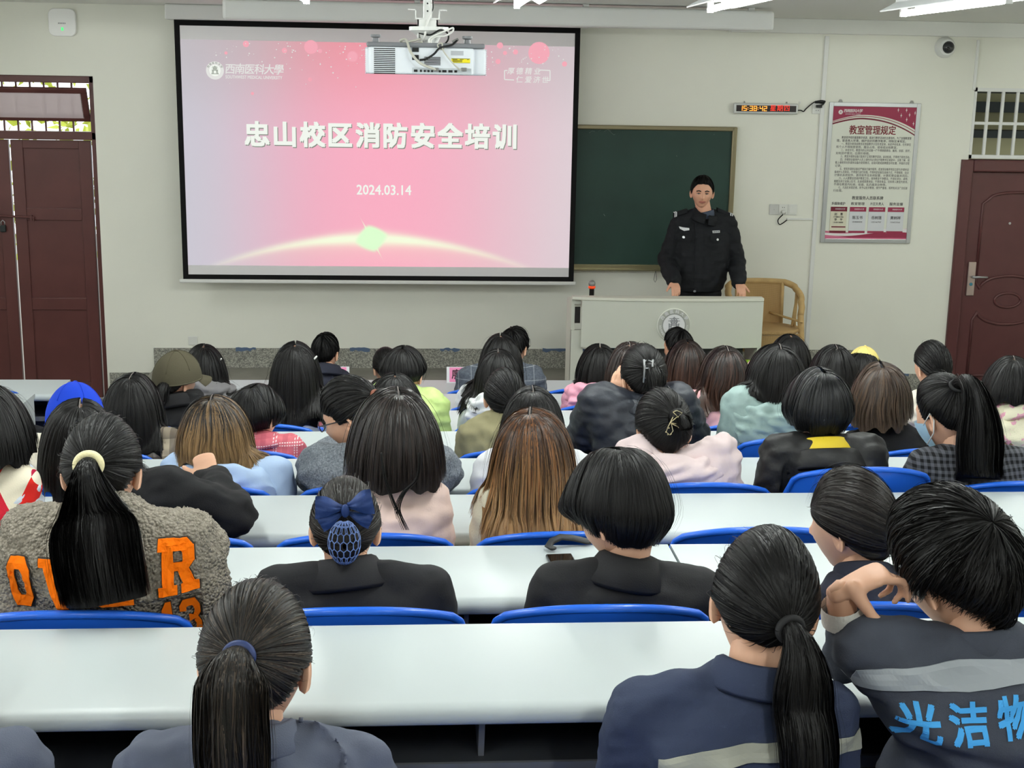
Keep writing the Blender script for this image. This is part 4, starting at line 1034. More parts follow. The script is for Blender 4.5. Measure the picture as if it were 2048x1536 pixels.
# ---- seats
m_blue = M('blue moulded plastic', (36,104,222), .28, .5, var=(2.5, .04))
def seat_proto():
    """origin on the floor under the seat; the occupant faces +Y"""
    t = bpy.data.objects.new('seat_shell', None)
    nu, nv = 25, 10; hw = .265
    V = np.zeros((nu, nv, 3))
    for i in range(nu):
        u = -1+2*i/(nu-1); u = math.copysign(abs(u)**.8, u)
        c_ = max(0, (abs(u)-.86)/.14)
        zt = .880-.060*abs(u)**2.4-.06*(1-math.sqrt(max(0, 1-c_*c_)))
        zb = .50+.03*u*u
        for j in range(nv):
            s = j/(nv-1); z = zb+(zt-zb)*s
            x = hw*u*(1-.10*(1-s)**2); y = -.155+.075*abs(u)**2.2-.075*((z-.5)/.38)**1.3
            V[i, j] = (x, y, z)
    b = MB(); b.grid(V, flip=True); b.grid(V+np.array([0, .012, 0]))
    rim = [V[0, j] for j in range(nv)]+[V[i, -1] for i in range(1, nu)]+[V[-1, j] for j in range(nv-2, -1, -1)]
    b.tube([p+np.array([0, .004, -.003]) for p in rim], .0105, 8, flat=.013)
    b.tube([V[i, 0]+np.array([0, .004, 0]) for i in range(nu)], .009, 8)
    back = b
    b2 = MB(); n = 12; S = []
    for i in range(13):
        u = -1+2*i/12; row = []
        for j in range(10):
            s = j/9; w_ = .205*(1-.25*max(0, s-.7)*1.2)
            row.append((u*w_, -.13+.38*s, .412+.012*u*u+.02*max(0, .25-s)/.25-.03*max(0, s-.8)/.2))
        S.append(row)
    S = np.array(S); b2.grid(S); b2.grid(S-np.array([0, 0, .012]), flip=True)
    b2.tube([S[0, j] for j in range(10)]+[S[i, -1] for i in range(1, 13)]+[S[-1, j] for j in range(8, -1, -1)], .009, 8)
    b3 = MB()
    b3.box((-.03, -.06, 0), (.03, .10, .012)); b3.tube([(0, .02, .0), (0, .02, .20), (0, .03, .40)], .026, 12)
    b3.tube([(-.13, -.225, .70), (-.13, -.185, .50), (-.13, -.10, .385), (-.13, .14, .385)], .012, 8); b3.tube([(.13, -.225, .70), (.13, -.185, .50), (.13, -.10, .385), (.13, .14, .385)], .012, 8); b3.box((-.15, -.0, .38), (.15, .05, .396))
    return back, b2, b3
_bk, _st, _fr = seat_proto()
ME_SEAT = [('backrest', _bk.mesh('backrest', (0,0,0), True, [m_blue])), ('seat', _st.mesh('seat', (0,0,0), True, [m_blue])), ('support_frame', _fr.mesh('support_frame', (0,0,0), True, [m_leg]))]
SEAT_PROTO = None
def seat(k, j, label, lift=0.0, dx=0.0, x=None):
    global SEAT_PROTO
    xx = (SEATX[j] if x is None else x)+dx
    loc = (xx, desk_y(k-1)+.03+.23-(.10 if k == 0 else 0), floor_z(k)+0.0)
    if SEAT_PROTO is None:
        t = bpy.data.objects.new('classroom_seat', None); COL.objects.link(t); t.empty_display_size = .1
        for nm, me in ME_SEAT:
            o = bpy.data.objects.new(nm, me); COL.objects.link(o); o.parent = t
        SEAT_PROTO = t
    else: t = copy_tree(SEAT_PROTO)
    t.location = loc
    tag(t, label, 'chair', 'blue plastic classroom seats')
    for ch in t.children:
        if ch.name.startswith('backrest'): ch.location = (0, .0, lift)
    return t
# ------------------------------------------------------------------ PEOPLE: helpers
nrm = lambda a: a/(np.linalg.norm(a, axis=-1, keepdims=True)+1e-12)
sst = lambda a, b, x: (lambda t: t*t*(3-2*t))(np.clip((x-a)/(b-a), 0, 1))
V3 = lambda *a: np.array(a, float)
def np_mesh(name, v, quads, mats=(), smooth=True, attrs=None, mi=None):
    me = bpy.data.meshes.new(name)
    q = np.asarray(quads, np.int32); n = len(q)
    me.vertices.add(len(v)); me.vertices.foreach_set('co', np.asarray(v, np.float32).ravel())
    me.loops.add(n*4); me.loops.foreach_set('vertex_index', q.ravel())
    me.polygons.add(n); me.polygons.foreach_set('loop_start', np.arange(0, 4*n, 4, dtype=np.int32))
    me.polygons.foreach_set('use_smooth', np.full(n, smooth))
    for m in mats: me.materials.append(m)
    if mi is not None: me.polygons.foreach_set('material_index', np.asarray(mi, np.int32))
    if attrs:
        for k, a in attrs.items():
            at = me.attributes.new(k, 'FLOAT', 'POINT'); at.data.foreach_set('value', np.asarray(a, np.float32))
    me.update(calc_edges=True)
    return me
def link(me, name, parent=None, loc=None):
    o = bpy.data.objects.new(name, me); COL.objects.link(o)
    if parent is not None: o.parent = parent
    if loc is not None: o.location = loc
    return o
def fuse(mb, voxel, smooth=5, extra=None):
    """one continuous closed surface from overlapping shapes -> (verts, normals, faces)"""
    me = mb.mesh('fuse', (0,0,0)); o = bpy.data.objects.new('fuse', me); COL.objects.link(o)
    r = o.modifiers.new('r', 'REMESH'); r.mode = 'VOXEL'; r.voxel_size = voxel
    if smooth: s = o.modifiers.new('s', 'SMOOTH'); s.factor = .5; s.iterations = smooth
    bpy.context.view_layer.update()
    m2 = bpy.data.meshes.new_from_object(o.evaluated_get(bpy.context.evaluated_depsgraph_get()))
    bpy.data.objects.remove(o); bpy.data.meshes.remove(me)
    return m2
def mesh_arrays(me):
    n = len(me.vertices); v = np.zeros(n*3, np.float32); me.vertices.foreach_get('co', v)
    nn = np.zeros(n*3, np.float32); me.vertex_normals.foreach_get('vector', nn)
    return v.reshape(-1, 3).astype(float), nn.reshape(-1, 3).astype(float)
class Waves:
    def __init__(s, scale, n=10, seed=0, stretch=(1,1,1)):
        r = np.random.RandomState(seed); k = r.normal(size=(n, 3)); k = k/np.linalg.norm(k, axis=1)[:, None]
        s.k = k*(2*math.pi/scale)*r.uniform(.6, 1.6, (n, 1))*np.array(stretch); s.p = r.uniform(0, 6.28, n); s.n = n
    def __call__(s, v): return np.sin(v@s.k.T+s.p).sum(1)/math.sqrt(s.n/2)
# ---- skull
RX, RY, RZ = .076, .094, .118
def skull(n):
    n = nrm(np.asarray(n, float)); x, y, z = n[..., 0], n[..., 1], n[..., 2]
    low = sst(0, 1, -z)
    px = x*RX*(1-.27*low)*(1+.04*sst(-.1, .5, z)*sst(0, .6, -y)); py = y*RY; pz = z*RZ
    py = np.where(y < 0, py*(1-.40*low), py*(1-.06*low))
    return np.stack([px, py, pz], -1)
def head_shape(face=True):
    def fn(n):
        p = skull(n); x, y, z = p[:, 0], p[:, 1], p[:, 2]; fr = n[:, 1] > .1
        g = lambda cx, cz, sx, sz: np.exp(-((x-cx)/sx)**2-((z-cz)/sz)**2)*fr
        d = .020*g(0, -.030, .010, .013)+.010*g(0, -.012, .007, .024)+.006*g(.011, -.033, .006, .007)+.006*g(-.011, -.033, .006, .007)
        for s in (-1, 1):
            d -= .010*g(s*.031, .004, .016, .011); d += .004*g(s*.031, .020, .018, .007); d += .004*g(s*.040, -.026, .018, .014)
            d += .0045*g(s*.031, .003, .011, .007)
        d += .006*g(0, -.054, .016, .005)+.006*g(0, -.063, .014, .005)-.004*g(0, -.0585, .018, .002)-.003*g(0, -.046, .008, .006)
        d += .008*g(0, -.096, .018, .012)-.004*g(0, -.078, .016, .006)
        p[:, 1] += d
        return p
    return fn
def ear(mb, C, Rm, hs, s, mi=0, out=28):
    """shell of the ear: outline, raised rim, hollow, lobe"""
    nr, na = 7, 22; V = []
    for sd in (0, 1):
        for i in range(nr):
            r = i/(nr-1)
            for a in range(na):
                t = 2*math.pi*a/na
                oy = .0185*math.cos(t)*(1-.28*max(0, -math.sin(t))); oz = .032*math.sin(t)*(1.0 if math.sin(t) > 0 else 1.02)
                y, z = oy*r, oz*r
                if sd == 0: x = .004+.006*math.exp(-((r-.86)/.13)**2)-.007*math.exp(-((r-.45)/.25)**2)*(1 if z > -.014 else .2)
                else: x = -.004-.004*(1-r)
                if r > .99: x = .003
                V.append((x, y, z))
    V = np.array(V); f = []
    for i in range(nr-1):
        for a in range(na):
            f.append((i*na+a, (i+1)*na+a, (i+1)*na+(a+1)%na, i*na+(a+1)%na)); o = nr*na; f.append((o+i*na+a, o+i*na+(a+1)%na, o+(i+1)*na+(a+1)%na, o+(i+1)*na+a))
    for a in range(na): f.append(((nr-1)*na+a, nr*na+(nr-1)*na+a, nr*na+(nr-1)*na+(a+1)%na, (nr-1)*na+(a+1)%na))
    a = R_(out)
    # tilt so the back edge stands off the head
    y, x = V[:, 1].copy(), V[:, 0].copy()
    V[:, 0] = x*math.cos(a)-y*math.sin(a); V[:, 1] = x*math.sin(a)+y*math.cos(a)
    b = R_(-12); y, z = V[:, 1].copy(), V[:, 2].copy(); V[:, 1] = y*math.cos(b)-z*math.sin(b); V[:, 2] = y*math.sin(b)+z*math.cos(b)
    V[:, 0] = (V[:, 0]+.0770)*s; V[:, 1] += -.012; V[:, 2] += -.012
    if s < 0: f = [q[::-1] for q in f]
    mb.add((V*hs)@np.array(Rm).T+C, f, mi)
def hand(mb, W, d, pn, curl=.5, spread=.05, s=1.0, side=1, thumb=.6, curls=None, thumb_dir=None):
    """W wrist, d pointing direction of the palm, pn palm normal (out of the palm side); side=+1: thumb towards cross(d,pn)"""
    d = nrm(V3(*d)); pn = V3(*pn); pn = nrm(pn-d*np.dot(pn, d)); l = np.cross(d, pn)*side
    Lp = .088*s
    mb.tube([W-d*.01, W+d*Lp*.35, W+d*Lp*.75, W+d*Lp*1.02], [.024*s, .034*s, .038*s, .036*s], 14, up=tuple(pn), flat=[.018*s, .0155*s, .0145*s, .011*s], round_=True)
    spec = [(.029, .98, (.040,.025,.020), .0085), (.010, 1.03, (.044,.028,.021), .0088), (-.010, 1.0, (.041,.026,.020), .0083), (-.028, .93, (.032,.020,.017), .0073)]
    for i, (off, ln, seg, r) in enumerate(spec):
        c = curls[i] if curls else curl*(.85+.12*i)
        base = W+d*Lp*ln*.93+l*off*s
        dr = nrm(d+l*off*spread*14); p = [base-dr*.015*s, base]; ang = 0
        for j, sl in enumerate(seg):
            ang += c*(.55, .75, .55)[j]*1.5
            dd = dr*math.cos(ang)+pn*math.sin(ang); p.append(p[-1]+dd*sl*s)
        mb.tube(p, [r*s*1.1, r*s*1.08, r*s, r*s*.93, r*s*.78], 10, up=tuple(l), round_=True)
    tb = W+d*.022*s+l*.026*s; td = nrm(d*.75+l*thumb+pn*.35) if thumb_dir is None else nrm(V3(*thumb_dir))
    t2 = nrm(td+d*.35)
    mb.tube([tb-td*.012*s, tb+td*.026*s, tb+td*.05*s+t2*.004*s, tb+td*.05*s+t2*.030*s], [.016*s, .0135*s, .0105*s, .008*s], 10, up=tuple(pn), round_=True)
# ---- hair
def hair_mat(name, base, tip=None, streak=None, rough=.44, spec=.24):
    if name in MATS: return MATS[name]
    m = bpy.data.materials.new(name); m.use_nodes = True; MATS[name] = m; nt = m.node_tree; b = bsdf(m)
    at = N(nt, 'ShaderNodeAttribute', _attribute_name='ht'); ar = N(nt, 'ShaderNodeAttribute', _attribute_name='hr')
    cur = None
    mx = N(nt, 'ShaderNodeMix', _data_type='RGBA'); mx.inputs[6].default_value = lin(base); mx.inputs[7].default_value = lin(tip or base)
    mr = N(nt, 'ShaderNodeMapRange', _interpolation_type='SMOOTHSTEP'); mr.inputs[1].default_value = .25; mr.inputs[2].default_value = .9
    ad = N(nt, 'ShaderNodeMath', _operation='MULTIPLY_ADD'); nt.links.new(ar.outputs['Fac'], ad.inputs[0]); ad.inputs[1].default_value = .5; ad.inputs[2].default_value = -.25
    a2 = N(nt, 'ShaderNodeMath', _operation='ADD'); nt.links.new(at.outputs['Fac'], a2.inputs[0]); nt.links.new(ad.outputs[0], a2.inputs[1])
    nt.links.new(a2.outputs[0], mr.inputs[0]); nt.links.new(mr.outputs[0], mx.inputs[0]); cur = mx.outputs[2]
    if streak:
        m2 = N(nt, 'ShaderNodeMix', _data_type='RGBA'); m2.inputs[7].default_value = lin(streak)
        r2 = N(nt, 'ShaderNodeMapRange'); r2.inputs[1].default_value = .60; r2.inputs[2].default_value = 1.0; nt.links.new(ar.outputs['Fac'], r2.inputs[0])
        nt.links.new(r2.outputs[0], m2.inputs[0]); nt.links.new(cur, m2.inputs[6]); cur = m2.outputs[2]
    r3 = N(nt, 'ShaderNodeMapRange'); r3.inputs[3].default_value = .55; r3.inputs[4].default_value = 1.45; nt.links.new(ar.outputs['Fac'], r3.inputs[0])
    vm = N(nt, 'ShaderNodeVectorMath', _operation='SCALE'); nt.links.new(cur, vm.inputs[0]); nt.links.new(r3.outputs[0], vm.inputs['Scale'])
    nt.links.new(vm.outputs[0], b.inputs['Base Color'])
    b.inputs['Roughness'].default_value = rough; b.inputs['Specular IOR Level'].default_value = spec
    return m
class HeadFrame:
    def __init__(s, C, yaw, pitch, roll, hs, th):
        s.C = np.array(C, float); s.hs = hs; s.th = th
        s.R = np.array(Matrix.Rotation(R_(yaw), 3, 'Z')@Matrix.Rotation(R_(-pitch), 3, 'X')@Matrix.Rotation(R_(roll), 3, 'Y'))
    def w(s, p): return (np.asarray(p, float)*s.hs)@s.R.T+s.C
    def wd(s, d): return np.asarray(d, float)@s.R.T
    def loc(s, x): return ((np.asarray(x)-s.C)@s.R)/s.hs
    def surf(s, n, th=None):
        th = s.th if th is None else th
        p = skull(n); l = np.linalg.norm(p, axis=-1, keepdims=True)
        th = np.asarray(th)
        return p*(1+(th[..., None] if th.ndim else th)/l)
def hairline(n, low=-.62, side=-.05, front=.50):
    az = np.abs(np.degrees(np.arctan2(n[..., 0], n[..., 1])))
    return np.interp(az, [0, 40, 65, 80, 100, 125, 180], [front, front-.04, min(.22, front-.05), side-.10, side+.02, side-.30, low])
def resample(P_, M_):
    P_ = np.asarray(P_); d = np.r_[0, np.cumsum(np.linalg.norm(np.diff(P_, axis=0), axis=1))]
    t = np.linspace(0, d[-1], M_); return np.stack([np.interp(t, d, P_[:, i]) for i in range(3)], 1)
def scalp_sheet(hf, pole, G=64, M_=18, taper=True, th=None, low=-.62, side=-.05, front=.5, extra=0.0):
    """guides running from the pole over the scalp to the hairline"""
    pole = nrm(V3(*pole)); e1 = nrm(np.cross(pole, V3(0, .3, 1))) if abs(pole[2]) < .9 else V3(1, 0, 0); e1 = nrm(e1-pole*np.dot(e1, pole)); e2 = np.cross(pole, e1)
    V = np.zeros((G, M_, 3)); ph = np.linspace(0.02, math.pi*.98, 160); th = hf.th if th is None else th
    for g in range(G):
        a = 2*math.pi*g/G
        n = np.cos(ph)[:, None]*pole+np.sin(ph)[:, None]*(math.cos(a)*e1+math.sin(a)*e2)
        ok = n[:, 2] >= hairline(n, low, side, front)
        bad = np.where(~ok)[0]; end = bad[0] if len(bad) else len(ph)
        end = max(end, 6)
        ph2 = np.linspace(ph[0], ph[end-1], M_)
        n = np.cos(ph2)[:, None]*pole+np.sin(ph2)[:, None]*(math.cos(a)*e1+math.sin(a)*e2)
        t = np.linspace(0, 1, M_)
        tt = th*(1-.75*sst(.72, 1, t)) if taper else np.full(M_, th)
        V[g] = hf.w(hf.surf(n, tt))
    return V
def collide(p, hf, caps, th):
    q = hf.loc(p); rad = np.array([RX, RY, RZ])+th/hf.hs
    f = np.linalg.norm(q/rad, axis=1); ins = f < 1
    if ins.any(): q[ins] = q[ins]/f[ins][:, None]; p[ins] = hf.w(q[ins])
    for a, b, ra, rb in caps:
        ab = b-a; t = np.clip(((p-a)@ab)/(ab@ab), 0, 1); c = a+t[:, None]*ab; d = p-c; l = np.linalg.norm(d, axis=1); r = ra+(rb-ra)*t+.006
        ins = l < r
        if ins.any(): p[ins] = c[ins]+d[ins]/(l[ins][:, None]+1e-9)*r[ins][:, None]
    return p
def fall_sheet(hf, caps, zend, part=0.0, M_=26, nfan=38, nside=9, grav=.16, th=None, crown=-.045, rag=.02, seed=0, back_bias=.5, curl=0.0, ds=.012, front=.055, maxlen=.95, tuck=0.0):
    th = hf.th if th is None else th; rs = np.random.RandomState(seed)
    roots, dirs = [], []
    for s in (-1,):
        for i in range(nside):
            u = i/nside; y = front+(crown-front)*u; roots.append((part-.004, y)); dirs.append((-1, -back_bias*(1-u*.3)-tuck*(1-u), 0))
    for i in range(nfan+1):
        a = math.pi+math.pi*i/nfan; roots.append((part+.006*math.cos(a), crown+.006*math.sin(a))); dirs.append((math.cos(a), math.sin(a)-.12, 0))
    for i in range(nside-1, -1, -1):
        u = i/nside; y = front+(crown-front)*u; roots.append((part+.004, y)); dirs.append((1, -back_bias*(1-u*.3)-tuck*(1-u), 0))
    roots = np.array(roots); dirs = nrm(np.array(dirs, float))
    xr = roots[:, 0]/RX; yr = roots[:, 1]/RY; n = np.c_[xr, yr, np.sqrt(np.clip(1-xr**2-yr**2, .02, 1))]
    p = hf.w(hf.surf(n, th)); d = hf.wd(dirs); G = len(p); path = [p.copy()]
    pl = p.copy()
    for k in range(int(maxlen/ds)):
        d = nrm(d+V3(0, 0, -grav)); pn = collide(pl+d*ds, hf, caps, th)
        dd = pn-pl; d = nrm(.35*d+.65*nrm(dd)); pl = pn; path.append(pl.copy())
    path = np.stack(path, 1)
    sm = rs.normal(size=G); sm = np.convolve(np.r_[sm, sm, sm], np.ones(3)/3, 'same')[G:2*G]
    out = np.zeros((G, M_, 3))
    for g in range(G):
        zz = path[g, :, 2]; ze = (zend(g/(G-1)) if callable(zend) else zend)+sm[g]*rag
        below = np.where(zz < ze)[0]; e = max(8, below[0]) if len(below) else len(zz)-1
        out[g] = resample(path[g, :e+1], M_)
    for _ in range(2): out[1:-1] = .5*out[1:-1]+.25*(out[:-2]+out[2:])
    if curl:
        t = np.linspace(0, 1, M_); c = np.array([hf.C[0], hf.C[1]]); w_ = curl*sst(.62, 1, t)**2
        out[:, :, 0] += (c[0]-out[:, :, 0])*w_; out[:, :, 1] += (c[1]+.0-out[:, :, 1])*w_*.8
    return out
def sheet_normals(V, ref):
    dg = np.gradient(V, axis=0); dt = np.gradient(V, axis=1); n = nrm(np.cross(dg, dt)); s = np.sign((n*(V-ref)).sum(-1, keepdims=True)); s[s == 0] = 1
    return n*s
def tail_sheet(path, rad, flat, G=20, side=None):
    M_ = len(path); tg = nrm(np.gradient(path, axis=0)); V = np.zeros((G, M_, 3)); Nn = np.zeros((G, M_, 3))
    x = V3(1, 0, 0) if side is None else side
    for m in range(M_):
        xx = nrm(x-tg[m]*np.dot(x, tg[m])); yy = np.cross(tg[m], xx)
        for g in range(G):
            a = 2*math.pi*g/G; o = xx*math.cos(a)*rad[m]+yy*math.sin(a)*rad[m]*flat[m]; V[g, m] = path[m]+o; Nn[g, m] = nrm(o)
    return V, Nn
class HairMesh:
    def __init__(s, seed=0): s.v = []; s.q = []; s.hr = []; s.ht = []; s.n = 0; s.rs = np.random.RandomState(seed)
    def put(s, v, q, hr, ht): s.v.append(v); s.q.append(np.asarray(q)+s.n); s.hr.append(hr); s.ht.append(ht); s.n += len(v)
    def sheet(s, V, Nn, closed=False, sink=.002, t0=0., t1=1.):
        G, M_ = V.shape[:2]; v = (V-Nn*sink).reshape(-1, 3); g = np.arange(G if closed else G-1); m = np.arange(M_-1)
        gg, mm = np.meshgrid(g, m, indexing='ij'); g2 = (gg+1) % G
        q = np.stack([gg*M_+mm, g2*M_+mm, g2*M_+mm+1, gg*M_+mm+1], -1).reshape(-1, 4)
        hr = np.repeat(s.rs.uniform(.2, .6, G), M_); ht = np.tile(np.linspace(t0, t1, M_), G); s.put(v, q, hr, ht)
    def strands(s, V, Nn, n, width, sp=(.002, .004), closed=False, m=12, root=(0, .45), tip=.12, clump=.4, nclump=40, wob=.0025, t0=0., t1=1., tilt=.28, fly=.015, flyamp=5):
        rs = s.rs; G, M_ = V.shape[:2]; GG = G if closed else G-1
        g = rs.uniform(0, GG, n); cl = (np.floor(g/GG*nclump)+.5)/nclump*GG
        a = rs.uniform(root[0], root[1], n)*(rs.uniform(size=n) > .3); b = 1-np.abs(rs.normal(0, tip, n)); b = np.maximum(b, a+.3); b = np.minimum(b, 1)
        ts = a[:, None]+(b-a)[:, None]*np.linspace(0, 1, m)
        gg = g[:, None]+(cl-g)[:, None]*clump*ts
        i0 = np.floor(gg).astype(int); fg = gg-i0
        if closed: i1 = (i0+1) % G; i0 = i0 % G
        else: i0 = np.clip(i0, 0, G-2); fg = np.clip(gg-i0, 0, 1); i1 = i0+1
        tm = ts*(M_-1); j0 = np.clip(np.floor(tm).astype(int), 0, M_-2); fm = tm-j0; j1 = j0+1
        def samp(A): return ((A[i0, j0]*(1-fm)[..., None]+A[i0, j1]*fm[..., None])*(1-fg)[..., None]+(A[i1, j0]*(1-fm)[..., None]+A[i1, j1]*fm[..., None])*fg[..., None])
        P_ = samp(V); Q = nrm(samp(Nn)); tg = nrm(np.gradient(P_, axis=1)); lat = np.cross(tg, Q)
        off = rs.uniform(-.35, 1, n); fl = rs.uniform(size=n) < fly; off = np.where(fl, off*flyamp, off)
        amp = (sp[0]+(sp[1]-sp[0])*ts)*np.minimum(1, (ts-a[:, None])*8+.15)
        ph = rs.uniform(0, 6.28, (n, 1)); fr = rs.uniform(3, 9, (n, 1)); wv = np.sin(fr*ts+ph)*wob*np.minimum(1, ts*2)
        wv = np.where(fl[:, None], wv*2, wv)
        P_ = P_+Q*(off[:, None]*amp)[..., None]+lat*wv[..., None]
        ta = rs.normal(0, tilt, (n, 1)); sd = lat*np.cos(ta)[..., None]+Q*np.sin(ta)[..., None]
        ss = np.linspace(0, 1, m); wd = width*(.55+.45*sst(0, .15, ss))*(1-.8*sst(.55, 1, ss)); wd = wd[None, :]*rs.uniform(.6, 1.25, (n, 1)); wd = np.where(fl[:, None], wd*.4, wd)
        L_ = P_-sd*wd[..., None]/2; R__ = P_+sd*wd[..., None]/2
        v = np.stack([L_, R__], 2).reshape(-1, 3); k = np.arange(n)[:, None]*(2*m)+np.arange(m-1)[None]*2
        q = np.stack([k, k+1, k+3, k+2], -1).reshape(-1, 4)
        hr = np.repeat(rs.uniform(0, 1, n), 2*m); ht = np.repeat((t0+(t1-t0)*ts).reshape(-1), 2); s.put(v, q, hr, ht)
    def build(s, mat, parent, org, name='hair'):
        v = np.vstack(s.v)-org; me = np_mesh(name, v, np.vstack(s.q), [mat], True, {'hr': np.concatenate(s.hr), 'ht': np.concatenate(s.ht)})
        return link(me, name, parent)
# ------------------------------------------------------------------ SEATED PERSON
m_skin = M('skin', (214,166,138), .48, .4, var=(30, .04))
m_skin2 = M('tanned skin', (196,140,110), .48, .4, var=(30, .05))
m_trou = M('dark trousers', (38,40,48), .8, .2)
m_shoe = M('dark shoes', (30,30,32), .5, .4)
HB = hair_mat('black hair', (13,12,12), rough=.46, spec=.18)
def fused_into(mb, src, voxel, smooth, mi=0):
    me = fuse(src, voxel, smooth); v, n = mesh_arrays(me); f = [tuple(p.vertices) for p in me.polygons]; bpy.data.meshes.remove(me); mb.add(v, f, mi)
def torso_parts(mb, H, S, NB, aL, aR, inf, neck=True, hunch=.03):
    hw = abs(aR[0]-aL[0])/2; kx = hw/.155
    L = S-H; pts = [H+V3(0,0,-.05), H+.12*L+V3(0,-.005,0), H+.35*L+V3(0,-.02,0), H+.65*L+V3(0,-.02-hunch*.7,0), S+V3(0,-.01-hunch*.5,-.06), S+V3(0,-.01-hunch*.3,.0), S+V3(0,-.005,.035)]
    rx = np.array([.165,.168,.150,.150*max(1,kx*.95),.150*kx,.120*kx,.075]); ry = np.array([.10,.105,.10,.108,.10,.075,.052])
    mb.tube(pts, rx+inf, 24, up=(0,1,0), flat=ry+inf, round_=True)
    for a in (aL, aR):
        mb.tube([S*.35+a*.65+V3(0,-.015,-.045), a], [.075+inf, .052+inf], 14, round_=True)
        mb.tube([NB+V3(0,-.012,.012), NB*.5+a*.5+V3(0,-.012,.016), a+V3(0,0,.004)], [.046+inf*.55, .046+inf*.7, .046+inf], 14, round_=True)
def arm_parts(mb, a, e, w, inf, r=(.053,.047,.041,.034), upto=1.0):
    w2 = e+(w-e)*upto
    mb.tube([a, a*.5+e*.5, e], [r[0]+inf, r[1]+.002+inf, r[1]+inf], 14, round_=True)
    mb.tube([e, e*.5+w2*.5, w2], [r[1]+inf, r[2]+inf, r[3]+inf*.8], 14, round_=True)
def ring_collar(NB, up, prof, mat, parent, name='collar', na=40, open_front=.35, rx=1.0, ry=1.08, yaw=0.0, frontdrop=.03):
    up = nrm(up); x = nrm(np.cross(V3(0,1,0), up)); y = np.cross(up, x); V = []
    for i in range(na):
        a = -math.pi/2+(open_front+(2*math.pi-2*open_front)*(i/(na-1)))+math.pi     # starts just past the front
        ca, sa = math.cos(a), math.sin(a); row = []
        fd = frontdrop*sst(-.2, 1, sa)
        for (r, z) in prof: row.append(NB+x*ca*r*rx+y*sa*r*ry+up*(z-fd))
        row.append(row[0]); V.append(row)
    b = MB(); b.grid(np.array(V)); return b.build(name, mat, parent, smooth=True)
def hood_mesh(NB, S, size, mat, parent, droop=.10, name='hood', seed=0, lift=0.0, wrinkle=.006, post=None):
    b = MB(); pts = []; r = []; q = []
    for a in np.linspace(R_(-25), R_(205), 15):
        back = max(0, math.sin(a)); pts.append(NB+V3(math.cos(a)*.098*size, -.015-math.sin(a)*.080*min(size,1.15), .030+lift-.045*(1-back)-.010*back)); r.append((.032+.012*back)*min(size,1.2)); q.append((.038+.016*back)*min(size,1.2))
    b.tube(pts, r, 14, flat=q, round_=True)
    b.ell(NB+V3(0, -.098, -.020+lift-droop*.35), (.120*size, .050, .05+droop*.55), rot=Matrix.Rotation(R_(-12), 3, 'X'))
    b.ell(NB+V3(0, -.102, -.02+lift-droop*.8), (.085*size, .046, .05+droop*.3), rot=Matrix.Rotation(R_(-10), 3, 'X'))
    me = fuse(b, .009, 5); v, n = mesh_arrays(me)
    w1 = Waves(.09, 8, seed, (1,1,2.2)); v = v+n*(w1(v)*wrinkle)[:, None]
    if post is not None: v = post(v)
    v = v-parent_loc(parent)
    me.vertices.foreach_set('co', v.astype(np.float32).ravel()); me.polygons.foreach_set('use_smooth', [True]*len(me.polygons)); me.materials.clear(); me.materials.append(mat); me.name = name; me.update()
    return link(me, name, parent)
def garment(mb, name, voxel, smooth, mat, parent, wr=(.006, .11), disp=None, seed=0, fine=None, post=None):
    me = fuse(mb, voxel, smooth); v, n = mesh_arrays(me)
    d = np.zeros(len(v))
    if wr: d += Waves(wr[1], 12, seed, (1, 1, 1.7))(v)*wr[0]+Waves(wr[1]*.45, 10, seed+3, (1, 1, 1.5))(v)*wr[0]*.35
    if fine: d += Waves(fine[1], 24, seed+9)(v)*fine[0]
    org = parent_loc(parent)
    if disp is not None: d += disp(v)
    v = v+n*d[:, None]
    if post is not None: v = post(v)
    v = v-org
    me.vertices.foreach_set('co', v.astype(np.float32).ravel()); me.polygons.foreach_set('use_smooth', [True]*len(me.polygons)); me.materials.clear(); me.materials.append(mat); me.name = name; me.update()
    return link(me, name, parent)
def conform(v, f, target, name, mat, parent, lift=.004, dirn=(0,1,0), start=-.6, cuts=2, thick=.004, post=None):
    """press flat lettering (points in world X/Z) onto a garment, seen from behind"""
    import bmesh
    bm = bmesh.new(); vs = [bm.verts.new(p) for p in v]
    for q in f:
        try: bm.faces.new([vs[i] for i in q])
        except ValueError: pass
    bmesh.ops.triangulate(bm, faces=bm.faces[:])
    for _ in range(cuts):
        es = [e for e in bm.edges if e.calc_length() > .016]
        if es: bmesh.ops.subdivide_edges(bm, edges=es, cuts=1, use_grid_fill=False)
        bmesh.ops.triangulate(bm, faces=bm.faces[:])
    me0 = target.data; vv, nn = mesh_arrays(me0); org = parent_loc(target)
    bv = BVHTree.FromPolygons((vv+org).tolist(), [tuple(p.vertices) for p in me0.polygons])
    D = Vector(dirn); dead = []
    for q in bm.verts:
        h = bv.ray_cast(Vector((q.co.x, q.co.y, q.co.z))+D*start, D)
        if h[0] is None: dead.append(q)
        else: q.co = h[0]-D*lift
    bmesh.ops.delete(bm, geom=dead, context='VERTS')
    if thick:
        g = bmesh.ops.extrude_face_region(bm, geom=bm.faces[:])
        bmesh.ops.translate(bm, verts=[e for e in g['geom'] if isinstance(e, bmesh.types.BMVert)], vec=-D*thick)
    po = parent_loc(parent)
    if post is not None:
        q_ = post(np.array([v_.co[:] for v_ in bm.verts])+np.array([0, .014, 0]))-np.array([0, .014, 0])
        for v_, c_ in zip(bm.verts, q_): v_.co = c_
    for q in bm.verts: q.co -= Vector(po)
    me = bpy.data.meshes.new(name); bm.to_mesh(me); bm.free(); me.materials.append(mat)
    return link(me, name, parent)
